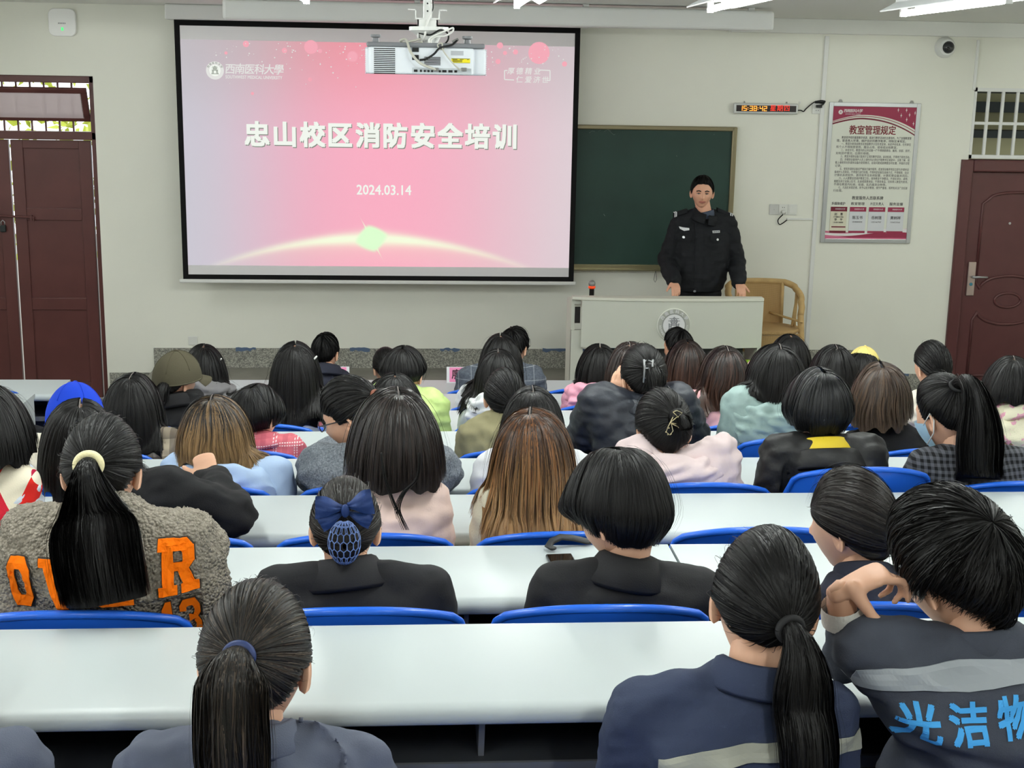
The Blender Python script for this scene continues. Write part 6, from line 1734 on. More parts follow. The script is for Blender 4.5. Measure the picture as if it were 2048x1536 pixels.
def puff2(per, amp, perx, ampx): 
    return lambda v: amp*(np.abs(np.sin(math.pi*(v[:, 2]+.012*np.sin(v[:, 0]*9))/per))**.6-.6)+ampx*(np.abs(np.sin(math.pi*v[:, 0]/perx))**.5-.6)
# ------------------------------------------------------------------ THE AUDIENCE
A = lambda px, py, d: P(px, py, d)
# nearest row
seated('wk1', 'person with dark ponytail tied with navy band, grey-blue work jacket, at the nearest desk', 0, 510, 1172, 240, yaw=-6, pitch=4, sh=(225, 795, 1530),
       hair=dict(style='pony', tie=(478, 1312), end=1585, rad=.062, flat=.55, mat=H_GR, taper=.1, spread=.3, fly=.04, flyamp=5, r0=.018, grav=.30, low=-.55, dx=.010), top=dict(mat=c_grey, inf=.022, collar='shirt', wr=(.006,.10)), detail=1)
seated('wk2', 'person with black ponytail in navy work jacket with grey reflective band, nearest row', 0, 1536, 1062, 232, yaw=-10, pitch=16, roll=6, sh=(1212, 1718, 1418),
       hair=dict(style='pony', tie=(1577, 1258), end=1590, rad=.050, flat=.6, mat=HB, taper=.15, spread=.4, r0=.019, grav=.32, low=-.5), top=dict(mat=c_navy, inf=.020, collar='shirt', wr=(.006,.11)))
wd3 = desk_y(0)-.50+.05
seated('wk3', 'person leaning cheek on hand, charcoal denim jacket with blue lettering on the back', 0, 1925, 985, 262, yaw=22, pitch=24, roll=-8, sh=(1668, 2330, 1290, 1318), dd=.08, tdy=-.02,
       hair=dict(style='short', mat=HB, pole=(-.15, -.25, .9), sp=(.004,.018), wob=.009, clump=.65, th=.02, low=-.85, tie=(1985,1045), flyamp=2.0, side=-.10), top=dict(mat=c_char, inf=.024, ainf=.004, collar='turtle', wr=(.007,.12), cuff=.62),
       arms={-1: dict(e=A(1700, 1322, desk_y(0)-.41), w=A(1680, 1184, desk_y(0)-.45), hand=dict(d=(.86, .06, .42), pn=(.25, .12, -.95), curls=[.72, .95, 1.1, 1.2], side=-1, s=1.02, thumb_dir=(.55, -.30, -.78), spread=.02))}, hands=True)
seated('wk0', 'grey sleeved shoulder of a person cut off by the lower left corner', 0, -178, 1200, 225, yaw=0, pitch=10, sh=(-425, 94, 1520), hair=dict(style='bob', end=1420), top=dict(mat=c_grey, inf=.022, collar='shirt'), hipx=-1.0)
# second row
seated('teddy', 'person with long ponytail and cream band, taupe teddy jacket with orange letters', 1, 200, 832, 163, yaw=2, pitch=14, sh=(-12, 452, 1085),
       hair=dict(style='pony', tie=(178, 930), end=1176, rad=.096, flat=.22, mat=HB, taper=.02, spread=.62, r0=.020, grav=.30, low=-.58, dx=.05), top=dict(mat=c_teddy, inf=.050, vx=.0065, wr=(.008,.16), fine=(.0020,.011), collar='turtle', cmat=c_lime, cuff=.95), tdy=-.03)
seated('bow', 'person with navy bow and hair net bun, black suit jacket', 1, 690, 957, 150, yaw=0, pitch=6, sh=(504, 910, 1172), hair=dict(style='pony', tie=(690, 1085), end=1090, rad=.02, mat=H_DK, low=-.62, side=.0), top=dict(mat=c_suit, inf=.016, collar='suit', wr=(.003,.12)))
seated('sbob', 'person with thick short black bob looking down, black suit jacket, beside a phone', 1, 1243, 902, 208, yaw=38, pitch=26, sh=(1058, 1452, 1168, 1180), hair=dict(style='bob', end=1082, endr=1126, curl=.35, mat=HB, part=.0, fr=.07, parting=False, crown=-.04, rag=.006), top=dict(mat=c_suit2, inf=.016, collar='suit', wr=(.003,.12)), hsmax=1.12)
seated('prof', 'person in midnight jacket turned left, dark hair tied low, before an empty blue seat', 1, 1712, 938, 172, yaw=42, pitch=8, sh=(1635, 1850, 1185), hair=dict(style='pony', tie=(1790, 1085), end=1130, rad=.035, flat=.8, mat=H_DK, low=-.60, side=-.16, front=.16, r0=.02, fly=.04), top=dict(mat=c_mid, inf=.018, collar='turtle', wr=(.004,.1)), tdy=-.02)
# third row
seated('argyle', 'person in red and cream argyle vest over pale sleeves at the left edge', 2, -30, 772, 160, yaw=0, pitch=8, sh=(-248, 84, 965), hair=dict(style='long', end=935, mat=HB), dd=-.13, top=dict(mat=c_arg, inf=.030, name='knit_vest', sleeve=c_shirt, wr=(.003,.12)))
seated('bcoat', 'person with long black hair in black coat stretching an arm across the desk', 2, 152, 800, 140, yaw=8, pitch=8, sh=(104, 372, 975), hair=dict(style='long', end=985, mat=HB, part=.01, rag=.03), dd=.05, top=dict(mat=c_black, inf=.034, wr=(.008,.12), cuff=.92),
       arms={1: dict(e=A(462, 1040, desk_y(2)-.46), w=A(418, 958, desk_y(2)-.22), hand=dict(d=(-.2, .5, .45), pn=(0, .6, -.6), curl=1.3, side=1))}, hands=True)
seated('blush', 'person with long straight black hair in blush pink jacket', 2, 785, 780, 172, yaw=4, pitch=12, sh=(655, 903, 995, 1000), hair=dict(style='long', end=978, endr=968, mat=hair_mat('soft black hair', (26,22,21), (30,24,23), (40,33,30), rough=.36), rag=.015, tip=.3, grav=.14, part=.01, bb=.6), top=dict(mat=c_pink, inf=.024, wr=(.006,.11), collar='turtle'))
seated('copper', 'person with long copper brown hair fading to blond, cream jumper', 2, 1072, 820, 160, yaw=-6, pitch=14, sh=(948, 1205, 1000), hair=dict(style='long', end=1045, endr=1085, mat=H_BRN, rag=.06, part=-.012, tip=.2, clump=.75, nclump=26), top=dict(mat=c_cream, inf=.024, wr=(.004,.1)))
# fourth row
seated('clip', 'person with gold bow claw clip in black hair, pale pink hoodie', 3, 1328, 780, 122, yaw=8, pitch=14, sh=(1232, 1482, 908), hair=dict(style='pony', tie=(1352, 838), end=860, rad=.022, mat=HB, low=-.66, th=.02, fly=.04), top=dict(mat=c_palepk, inf=.030, wr=(.012,.12), hood=1.55, droop=.07, hlift=.02))
seated('sky', 'person with ombre brown hair in light blue hoodie', 3, 432, 795, 138, yaw=0, pitch=16, sh=(318, 588, 945), hair=dict(style='long', end=918, endr=940, mat=H_OMB, rag=.02, part=-.01, wave=.004, vee=.0), top=dict(mat=c_sky, inf=.030, wr=(.008,.12), hood=1.85, droop=.07, hlift=.035))
seated('glass', 'person in profile with black glasses, grey tweed coat and brown hair band', 3, 706, 752, 118, yaw=72, pitch=20, sh=(598, 916, 935), hair=dict(style='pony', tie=(752, 792), end=850, rad=.025, flat=.8, mat=HB, low=-.5, side=.0, front=.34, r0=.016), top=dict(mat=c_wool, inf=.046, wr=(.008,.12), collar='turtle', cmat=c_mid), tdy=-.02,
       arms={-1: dict(e=A(640, 960, desk_y(3)-.46), w=A(690, 950, desk_y(3)-.2)), 1: dict(e=A(878, 965, desk_y(3)-.46), w=A(760, 950, desk_y(3)-.2))})
seated('wjack', 'person in white jacket half hidden behind the copper-haired head', 3, 1068, 775, 122, yaw=0, pitch=12, sh=(945, 1190, 935), hair=dict(style='long', end=905, mat=HB, part=-.004), top=dict(mat=c_white, inf=.026, wr=(.006,.1)))
seated('ybob', 'person with short black bowl cut, black puffer coat lined in yellow', 3, 1640, 737, 124, yaw=6, pitch=10, sh=(1521, 1775, 905), hair=dict(style='bob', end=868, curl=.30, mat=H_BLU, parting=False, rag=.006, th=.02), top=dict(mat=c_blackp, inf=.038, wr=(.006,.1), collar='wide', cmat=c_yel, disp=puff(.13, .007), collar2=1), tdy=-.02)
seated('mask', 'person with high black ponytail and blue face mask, houndstooth coat', 3, 1896, 750, 124, yaw=30, pitch=12, sh=(1812, 2090, 930), hair=dict(style='pony', tie=(1915, 772), end=958, rad=.085, flat=.42, mat=HB, spread=.75, taper=.1, r0=.022, grav=.2, low=-.5, side=.02, dx=.012), top=dict(mat=c_hound, inf=.030, wr=(.004,.1)))
seated('bcap', 'person in bright blue cap with cream hood, black jacket, at the left aisle', 3, 147, 772, 100, yaw=5, pitch=6, sh=(28, 262, 888), hair=dict(style='pony', tie=(147, 850), end=880, rad=.03, mat=HB), top=dict(mat=c_black, inf=.030, hood=1.6, hmat=c_ivory, droop=.05, hlift=.05))
# fifth row
seated('plbr', 'person with long black hair in brown and cream plaid shawl', 4, 262, 748, 112, yaw=-10, pitch=8, sh=(165, 368, 886), hair=dict(style='long', end=915, endr=895, mat=HB, rag=.03, part=.008), top=dict(mat=c_plbr, inf=.034, wr=(.010,.1), collar='wide'))
seated('plred', 'person with sleek short black hair in red and pink plaid jacket', 4, 514, 768, 92, yaw=-32, pitch=8, sh=(425, 616, 898), hair=dict(style='bob', end=862, curl=.3, mat=HB, tuck=.2, bb=.9, rag=.005, fr=.075, parting=False), top=dict(mat=c_plred, inf=.030, collar='wide', wr=(.005,.1)))
seated('khaki', 'person with smooth black hair and olive khaki jacket', 4, 1010, 737, 88, yaw=-4, pitch=12, sh=(912, 1088, 872), hair=dict(style='pony', tie=(1030, 815), end=880, rad=.04, flat=.6, mat=HB, low=-.62, r0=.02), top=dict(mat=c_khaki, inf=.034, wr=(.008,.1)))
seated('navyp', 'person with silver claw clip in black hair, navy puffer jacket, hand to cheek', 4, 1288, 690, 98, yaw=10, pitch=8, sh=(1155, 1396, 802), hair=dict(style='pony', tie=(1300, 742), end=775, rad=.03, flat=.9, mat=HB, low=-.66), top=dict(mat=c_navyp, inf=.046, wr=(.005,.09), collar='wide', disp=puff(.12, .006)),
       arms={-1: dict(e=A(1172, 868, desk_y(4)-.45), w=A(1232, 806, desk_y(4)-.33), hand=dict(d=(.02, .1, 1), pn=(.6, .6, .0), curl=.25, side=-1)), 1: dict(e=A(1380, 880, desk_y(4)-.45), w=A(1350, 850, desk_y(4)-.25))}, hands=True)
seated('mint', 'person with long black hair in mint green hooded puffer coat', 4, 1552, 690, 112, yaw=-6, pitch=10, sh=(1444, 1628, 806), hair=dict(style='long', end=775, endr=850, mat=HB, part=.01, rag=.012), top=dict(mat=c_mint, inf=.046, wr=(.005,.09), hood=1.6, droop=.06, disp=puff2(.14, .004, .17, .003), hlift=.02))
seated('brn', 'person with loose mid-brown hair, black coat', 4, 1768, 727, 122, yaw=-6, pitch=8, sh=(1680, 1892, 890), hair=dict(style='long', end=868, endr=840, mat=H_MBR, wave=.006, rag=.03, part=-.01, clump=.7, nclump=26, parting=False), top=dict(mat=c_black, inf=.026))
seated('anim', 'person at right edge in patterned knit jumper with bunny motif', 4, 2026, 712, 84, yaw=-10, pitch=8, sh=(1945, 2140, 835), hair=dict(style='long', end=805, mat=HB, rag=.02), top=dict(mat=c_anim, inf=.034, wr=(.004,.1), collar='wide'))
seated('denim', 'person in blue denim behind the blush jacket', 4, 790, 746, 86, yaw=0, pitch=10, sh=(700, 885, 890), hair=dict(style='long', end=850, mat=HB, parting=False), top=dict(mat=c_denim, inf=.026))
# sixth row
seated('olive', 'person in olive baseball cap with low ponytail, black jacket', 5, 352, 706, 78, yaw=-42, pitch=6, sh=(285, 418, 805), hair=dict(style='pony', tie=(332, 772), end=815, rad=.03, flat=.7, mat=HB, low=-.62, r0=.02), top=dict(mat=c_black, inf=.028, collar='wide'))
seated('lhair', 'person with very long straight black hair in white top', 5, 590, 684, 92, yaw=0, pitch=6, sh=(512, 668, 800), hair=dict(style='long', end=842, mat=HB, rag=.015, parting=False), top=dict(mat=c_white, inf=.024))
seated('green', 'person with glossy black bob in lime green puffer jacket', 5, 808, 692, 82, yaw=-16, pitch=10, sh=(725, 898, 795, 812), hair=dict(style='bob', end=768, mat=HB, curl=.3, parting=False), top=dict(mat=c_green, inf=.046, wr=(.006,.09), collar='wide', disp=puff(.13, .006)))
seated('whood', 'person in pale grey hoodie with parted black hair falling left', 5, 998, 699, 80, yaw=-4, pitch=10, sh=(920, 1078, 812), hair=dict(style='long', end=825, endr=790, mat=HB, part=-.004), top=dict(mat=c_lgrey, inf=.034, wr=(.006,.09), hood=1.4, droop=.06, hlift=.015))
seated('sand', 'person with reddish long hair in sand coloured jacket', 5, 1264, 684, 84, yaw=0, pitch=8, sh=(1172, 1320, 812), hair=dict(style='long', end=822, mat=H_RBR, part=-.012, rag=.02), top=dict(mat=c_sand, inf=.030))
seated('rose', 'person with wavy black hair in dusty pink jacket', 5, 1450, 694, 98, yaw=0, pitch=8, sh=(1365, 1520, 805), hair=dict(style='long', end=828, endr=795, mat=H_RBR, wave=.010, rag=.03, part=.004, clump=.7, nclump=22), top=dict(mat=c_rose, inf=.030, cuff=.02),
       arms={1: dict(e=A(1518, 742, desk_y(5)-.36), w=A(1482, 786, desk_y(5)-.52), hand=dict(d=(-.75, -.35, -.55), pn=(-.1, .3, -.9), curl=.7, side=-1))}, hands=True)
seated('camel', 'person with black bob in camel coat beside the bowl cut', 5, 1670, 690, 82, yaw=0, pitch=8, sh=(1604, 1732, 800), hair=dict(style='long', end=772, mat=HB), top=dict(mat=c_camel, inf=.030))
seated('ivory', 'person with smooth tied black hair in ivory knit in front of the steel door', 5, 1868, 682, 78, yaw=14, pitch=8, sh=(1812, 1925, 805), hair=dict(style='pony', tie=(1890, 765), end=800, rad=.035, flat=.6, mat=HB, low=-.6, r0=.02), top=dict(mat=c_ivory, inf=.026))
# seventh row
seated('wtop', 'person with long black hair in white top behind the grey blazer', 6, 1003, 667, 74, yaw=0, pitch=8, sh=(912, 1060, 790), hair=dict(style='long', end=790, mat=HB, part=-.004, parting=False), top=dict(mat=c_white, inf=.028))
seated('hotpk', 'person with black hair in pink fleece hoodie', 6, 1197, 688, 72, yaw=-6, pitch=8, sh=(1125, 1260, 790), hair=dict(style='long', end=774, mat=HB, part=.008), top=dict(mat=c_hotpk, inf=.034, hood=1.5, droop=.06, hlift=.02))
seated('wlong', 'person with long brown-black hair and white collar in front of the emblem', 6, 1374, 680, 78, yaw=0, pitch=8, sh=(1318, 1432, 785), hair=dict(style='long', end=785, mat=H_RBR, rag=.025, parting=False), top=dict(mat=c_white, inf=.024))
seated('black6', 'person with glossy long black hair below the rattan chair', 6, 1580, 668, 62, yaw=0, pitch=8, sh=(1520, 1640, 775), hair=dict(style='long', end=780, mat=HB, parting=False), top=dict(mat=c_black, inf=.026))
seated('ycap', 'person in pale yellow baseball cap seen from behind', 6, 1729, 697, 62, yaw=-28, pitch=4, sh=(1708, 1796, 785), hair=dict(style='long', end=790, mat=HB, parting=False), top=dict(mat=c_black, inf=.026))
seated('ghood', 'person with long black hair in grey hoodie behind the olive cap', 6, 406, 688, 64, yaw=-8, pitch=8, sh=(345, 470, 790), hair=dict(style='long', end=790, mat=HB, part=.008), top=dict(mat=c_hgrey, inf=.030, hood=1.4, droop=.05, hlift=.015))
# front row
seated('man7', 'person with short black hair in dark jacket at the front row', 7, 651, 666, 56, yaw=-20, pitch=4, sh=(588, 703, 758), hair=dict(style='short', mat=HB, low=-.5, side=-.05, sp=(.002,.004)), top=dict(mat=c_mid, inf=.026, collar='wide'))
seated('blaz', 'person with short spiky hair and glasses in grey windowpane blazer', 7, 1030, 655, 54, yaw=-30, pitch=4, sh=(912, 1092, 752), hair=dict(style='short', mat=HB, low=-.5, sp=(.004,.012)), top=dict(mat=c_blaz, inf=.028, collar='suit', cuff=.9))
seated('face7', 'person with short dark hair turned left in front of the emblem', 7, 1358, 657, 56, yaw=44, pitch=8, sh=(1300, 1420, 760), hair=dict(style='short', mat=HB, low=-.45, side=-.0), top=dict(mat=c_black, inf=.024), skin=m_skin2)
seated('side7', 'person almost hidden behind the lime puffer jacket, pinned hair', 7, 772, 695, 58, yaw=20, pitch=6, sh=(738, 830, 775), hair=dict(style='pony', tie=(772, 735), end=760, rad=.02, mat=HB), top=dict(mat=c_black, inf=.022))
# ------------------------------------------------------------------ THINGS WORN, PRINTED AND PINNED
I = PEOPLE
def tie_for(key, mat, r=None, tr=.005, lumps=0, off=.004):
    i = I[key]; r = r or .019; return tube_tie(i['hf'], i['tie']+i['tien']*off, i['tien'], r, tr, mat, i['hair'], lumps=lumps)
m_el = M('black elastic', (24,24,26), .8); m_nv = M('navy satin', (30,48,96), .5, .4, bump=(90, .3, .003)); m_crm = M('cream scrunchie', (232,222,176), .8, bump=(140, .5, .004)); m_rust = M('brown elastic', (140,84,64), .8)
tie_for('wk1', m_nv, .023, .009, 0, .006); tie_for('wk2', m_el, .024, .007); tie_for('teddy', m_crm, .026, .011, 0, .010); tie_for('glass', m_rust, .020, .009); tie_for('mask', m_el, .026, .007); tie_for('prof', m_el, .024, .006)
for k in ('olive', 'khaki', 'ivory'): tie_for(k, m_el, .023, .006)
# buns
def bun(key, r, at=None, mat=None, wd=.0022, n=900, name='bun', squash=(1,1,1)):
    i = I[key]; c = (i['tie']+i['tien']*r*.45) if at is None else at; HM = HairMesh(hash_(key)+5); rs = np.random.RandomState(4); G, M_ = 30, 14; V = np.zeros((G, M_, 3)); Nn = np.zeros((G, M_, 3))
    ax = i['tien']; e1 = nrm(np.cross(ax, V3(0,.2,1))); e2 = np.cross(ax, e1)
    for g in range(G):
        for m_ in range(M_):
            ph = math.pi*(.04+.92*m_/(M_-1)); a = 2*math.pi*g/G+.9*m_/(M_-1); d_ = math.cos(ph)*ax+math.sin(ph)*(math.cos(a)*e1+math.sin(a)*e2); V[g, m_] = c+d_*r*np.array(squash); Nn[g, m_] = d_
    HM.sheet(V, Nn, True); HM.strands(V, Nn, n, wd, sp=(.001,.004), closed=True, m=10, root=(0,.3), tip=.1, wob=.002)
    return HM.build(mat or HB, i['hair'], i['org'], name), c
# navy net bun and bow
i = I['bow']; bd = i['tie'][1]-.03
bc = P(688, 1090, bd); o, c_ = bun('bow', .036, at=V3(bc[0], i['tie'][1]-.012, bc[2]), mat=H_DK, squash=(1.0, .9, 1.42))
b = MB(); c0 = V3(bc[0], i['tie'][1]-.012, bc[2]); er = np.array([.0385, .035, .054])
el = lambda u, v_: c0+er*V3(math.sin(u)*math.cos(v_), -math.cos(u)*math.cos(v_), math.sin(v_))
for r_ in range(-3, 4):
    for q_ in range(-5, 6):
        u0_, v0_ = (q_+.5*(r_ % 2))*.42, r_*.38
        if abs(u0_) > 1.5 or abs(v0_) > 1.35: continue
        hx_ = [(u0_+.235*math.cos(t)/max(.4, math.cos(v0_)), v0_+.25*math.sin(t)) for t in np.linspace(math.pi/2, math.pi/2+2*math.pi, 7)]
        b.tube([el(*p) for p in hx_], .0013, 5)
b.build('hair_net', M('blue net cord', (104,130,188), .6), o, smooth=True)
bowc = P(690, 1022, bd-.03); b = MB(); y0_ = i['tie'][1]-.035
def lobe(sg, dx_, dz_, w0, ln, ang):
    V = []
    for t in np.linspace(0, 1, 9):
        row = []
        for s_ in np.linspace(-1, 1, 9):
            w_ = w0*(.22+.78*sst(0, .75, t)); x = ln*t; z = w_*s_; bul = .018*math.sin(math.pi*min(1, t*1.02))*(1-s_*s_)+.003*math.sin(s_*9+t*4)
            xx = x*math.cos(ang)-z*math.sin(ang); zz = x*math.sin(ang)+z*math.cos(ang); row.append((bowc[0]+sg*xx+dx_, y0_-.006-bul, bowc[2]+zz+dz_))
        V.append(row)
    V = np.array(V); b.grid(V); b.grid(V+np.array([0,.010,0]), flip=True)
lobe(1, .004, .004, .029, .060, .20); lobe(-1, -.004, .0, .026, .066, .02); lobe(1, .006, -.012, .016, .058, -.42); lobe(-1, -.006, -.012, .018, .060, -.5)
b.ell((bowc[0], y0_-.012, bowc[2]-.004), (.010,.010,.016)); b.build('hair_bow', M('navy chiffon bow', (28,52,104), .6, .3, bump=(60, .3, .003)), i['hair'], smooth=True)
bun('clip', .034, mat=HB); bun('navyp', .034, mat=HB); bun('prof', .036, mat=H_DK); bun('khaki', .028)
# claw clips
def claw(key, px, py, w_, h, mat, style, dy=-.055):
    i = I[key]; y = i['tie'][1]+dy; f = lambda x_, y_: P(px+x_, py+y_, y)
    b = MB()
    if style == 'bar':
        for s_ in (-1, 1):
            pts = [f(s_*w_*.5, -h*.5), f(s_*w_*.42, -h*.1), f(s_*w_*.55, h*.5)]; b.tube(pts, .0052, 8, flat=.004)
        for yy_ in (-.12, .12): b.tube([f(-w_*.45, yy_*h), f(w_*.45, yy_*h)], .003, 6)
        for s_ in (-1, 1):
            for k in range(4): b.tube([f(s_*w_*.46, -h*.4+k*h*.25), f(s_*w_*.46, -h*.4+k*h*.25)+V3(-s_*.012, .03, 0)], .0022, 6)
    else:
        b.tube([f(-4,-24), f(6,-14), f(14,-22), f(4,-27), f(-4,-24)], .0016, 6); b.tube([f(-4,-14), f(-14,6), f(-18,16), f(-10,22), f(-4,14), f(-8,-4), f(4,-14)], .0016, 6)
        b.tube([f(-8,-2), f(6,0), f(20,-6), f(24,2), f(20,8), f(8,6), f(-6,0)], .0016, 6)
        for x_ in (6, 12, 18): b.tube([f(x_,-2), f(x_+1,8)], .0014, 6)
        for x_, y_ in ((-18,16),(-14,21),(-8,20),(-12,8),(24,2),(22,-4),(6,-14)): b.ell(f(x_, y_), (.0028,.0028,.0028), nu=8, nv=6)
        for k in range(4): b.tube([f(4+k*5, 0), f(6+k*5, 0)+V3(0,.04,.0)], .0018, 6)
    b.build('claw_clip', mat, i['hair'], smooth=True)
claw('navyp', 1297, 742, 18, 46, M('silver clip', (176,178,180), .3, .5, .5), 'bar'); claw('clip', 1350, 848, 0, 0, M('gold clip', (206,192,150), .3, .5, .7), 'bow')
# hair pins
for key, px, py in (('lhair', 628, 718), ('ghood', 438, 722), ('side7', 779, 705)):
    i = I[key]; p = P(px, py, i['C'][1]-.04); b = MB(); b.tube([p+V3(-.010,0,-.010), p+V3(0,-.006,0), p+V3(.012,0,.012)], .0045, 6, round_=True); b.build('hair_pin', m_white, i['hair'], smooth=True)
# spectacles
def spectacles(key, mat, w_=.0024):
    i = I[key]; hf = i['hf']; b = MB(); g = MB()
    for s_ in (-1, 1):
        ring = [hf.w((s_*.032+.022*math.cos(t)*(1), .104-.006*abs(math.cos(t)), .002+.017*math.sin(t))) for t in np.linspace(0, 2*math.pi, 20)]
        b.tube(ring, w_*.8, 6); b.tube([hf.w((s_*.054, .098, .006)), hf.w((s_*.072, .075, .008)), hf.w((s_*.083, -.005, .006)), hf.w((s_*.084, -.020, -.006))], w_, 6)
        g.add([hf.w((s_*.032+.021*math.cos(t), .103, .002+.016*math.sin(t))) for t in np.linspace(0, 2*math.pi, 18, endpoint=False)], [tuple(range(18))])
    b.tube([hf.w((-.010, .106, .006)), hf.w((0, .112, .009)), hf.w((.010, .106, .006))], w_*.8, 6)
    o = b.build('spectacles', mat, i['root'], smooth=True); g.build('lens', M('spectacle lens', (235,240,245), .05, .6, trans=.92), o)
spectacles('glass', m_black); spectacles('blaz', m_black)
# face mask
i = I['mask']; hf = i['hf']; V = []
for a in np.linspace(R_(-84), R_(84), 19):
    row = []
    for z in np.linspace(-.105, -.015, 8):
        r = 1+.10*math.exp(-(a/.5)**2); zz = z/RZ; c_ = math.sqrt(max(.05, 1-zz*zz)); n = V3(math.sin(a)*c_, math.cos(a)*c_, zz); row.append(hf.w(hf.surf(n, .008)*np.array([1.0, r, 1])))
    V.append(row)
V = np.array(V); b = MB(); b.grid(V); b.grid(V*1.0+np.array([0, .001, 0]), flip=True); mo = b.build('face_mask', M('pale blue mask', (176,212,236), .8), i['root'], smooth=True)
b = MB()
for s_ in (-1, 1): b.tube([hf.w((s_*.079, .022, -.022)), hf.w((s_*.090, -.018, .018)), hf.w((s_*.094, -.034, -.004)), hf.w((s_*.088, -.024, -.045)), hf.w((s_*.070, .02, -.085))], .0022, 6)
b.build('ear_loop', m_white, mo, smooth=True)
# caps
o = cap_hat(I['bcap'], 'baseball_cap', M('royal blue felt', (30,66,196), .85, .15, bump=(200, .3, .002)), tilt=-14, rise=.016, edge=-.12)
o = cap_hat(I['olive'], 'baseball_cap', M('olive canvas', (70,66,52), .85, .15, bump=(200, .3, .002)), tilt=8, rise=.015, edge=.02, opening=False)
o = cap_hat(I['ycap'], 'baseball_cap', M('pale yellow cotton', (230,212,132), .8, .15), tilt=-6, rise=.014, opening=True, edge=.05)
# garment lettering
def poly_letters(glyph, cx, cz, w_, h, rot, y):
    S = {'O': [[(0,.22),(.0,.78),(.30,.70),(.30,.30)],[(0,.78),(.22,1),(.40,.80),(.30,.70)],[(.22,1),(.78,1),(.60,.80),(.40,.80)],[(.78,1),(1,.78),(.70,.70),(.60,.80)],[(1,.78),(1,.22),(.70,.30),(.70,.70)],[(1,.22),(.78,0),(.60,.20),(.70,.30)],[(.78,0),(.22,0),(.40,.20),(.60,.20)],[(.22,0),(0,.22),(.30,.30),(.40,.20)]],
         'V': [[(-.05,1),(.45,1),(.45,.85),(-.05,.85)],[(.60,1),(1.05,1),(1.05,.85),(.60,.85)],[(.06,.9),(.36,.9),(.66,0),(.40,0)],[(.70,.9),(.94,.9),(.62,0),(.44,.1)]],
         'E': [[(.12,1),(.42,1),(.42,0),(.12,0)],[(0,1),(1,1),(1,.82),(0,.82)],[(0,.18),(1,.18),(1,0),(0,0)],[(.4,.60),(.8,.60),(.8,.42),(.4,.42)],[(.82,.85),(1,.85),(1,.68),(.82,.68)],[(.82,.32),(1,.32),(1,.15),(.82,.15)]],
         'R': [[(.12,1),(.42,1),(.42,0),(.12,0)],[(0,1),(.80,1),(.80,.80),(0,.80)],[(.42,.58),(.78,.58),(.70,.42),(.42,.42)],[(.62,.82),(.80,1),(.98,.84),(.68,.76)],[(.68,.80),(.98,.86),(.98,.56),(.68,.60)],[(.68,.62),(.98,.58),(.82,.44),(.62,.46)],[(.50,.46),(.80,.46),(.94,.16),(.66,.14)],[(0,.17),(.50,.17),(.50,0),(0,0)],[(.60,.17),(1.06,.17),(1.06,0),(.60,0)]],
         '1': [[(.30,1),(.66,1),(.66,0),(.30,0)],[(.02,.82),(.32,1),(.32,.72),(.02,.62)],[(0,.16),(.95,.16),(.95,0),(0,0)]],
         '3': [[(0,.72),(0,.86),(.30,.80),(.30,.70)],[(0,.86),(.2,1),(.40,.82),(.30,.78)],[(.2,1),(.78,1),(.62,.82),(.4,.82)],[(.78,1),(1,.82),(.70,.74),(.62,.82)],[(1,.82),(1,.62),(.70,.64),(.70,.76)],[(1,.62),(.84,.52),(.62,.58),(.70,.66)],[(.84,.52),(.40,.60),(.40,.42),(.84,.48)],[(.84,.5),(1,.38),(.70,.34),(.62,.42)],[(1,.38),(1,.18),(.70,.26),(.70,.36)],[(1,.18),(.78,0),(.62,.18),(.70,.26)],[(.78,0),(.2,0),(.4,.18),(.62,.18)],[(.2,0),(0,.16),(.30,.26),(.4,.18)]]}
    v, f = [], []; c, s_ = math.cos(rot), math.sin(rot)
    for q in S[glyph]:
        o_ = len(v)
        for x, z in q: xx, zz = (x-.5)*w_, (z-.5)*h; v.append((cx+xx*c-zz*s_, y, cz+xx*s_+zz*c))
        f.append((o_, o_+1, o_+2, o_+3))
    return v, f
m_or = M('orange felt', (250,118,14), .95, .1, bump=(160, .5, .003)); m_dko = M('dark stitching', (52,46,40), .9)
t_ = I['teddy']; yj = t_['S'][1]-.16; pxm = yj/FPX
v, f = [], []; vd, fd = [], []
for g_, px, py, w_, h_, ro in (('O', 28, 1180, 56, 112, .05), ('V', 122, 1174, 88, 108, .05), ('E', 232, 1160, 66, 108, .06), ('R', 347, 1146, 74, 112, .05), ('1', 333, 1262, 30, 96, .05), ('3', 372, 1262, 40, 96, .05)):
    p = P(px, py, yj); a_, b_ = poly_letters(g_, p[0], p[2], w_*pxm, h_*pxm, ro, parent_loc(t_['jacket'])[1]); o_ = len(v); v += a_; f += [tuple(k+o_ for k in q) for q in b_]
    a_, b_ = poly_letters(g_, p[0], p[2], (w_+5)*pxm, (h_+5)*pxm, ro, parent_loc(t_['jacket'])[1]); vd += a_; fd += [tuple(k+o_ for k in q) for q in b_]
conform(vd, fd, t_['jacket'], 'letter_backing', m_dko, t_['jacket'], lift=.006, cuts=3, thick=.002, post=t_['clamp']); conform(v, f, t_['jacket'], 'appliqued_lettering', m_or, t_['jacket'], lift=.009, cuts=3, thick=.004, post=t_['clamp'])
w3 = I['wk3']; m_lb = M('light blue print', (78,172,240), .7, .2); m_tape = M('grey reflective tape', (156,162,168), .45, .5)
yj = w3['S'][1]-.15; mbx = MB()
for ch, px, py in (('光', 1846, 1465), ('洁', 1940, 1455), ('物', 2036, 1445)): p = P(px, py, yj); letter(mbx, ch, 92*yj/FPX, (p[0], parent_loc(w3['jacket'])[1], p[2]), .03, rot=.06)
conform(np.vstack(mbx.v), mbx.f, w3['jacket'], 'printed_lettering', m_lb, w3['jacket'], lift=.003, cuts=2, thick=.0)
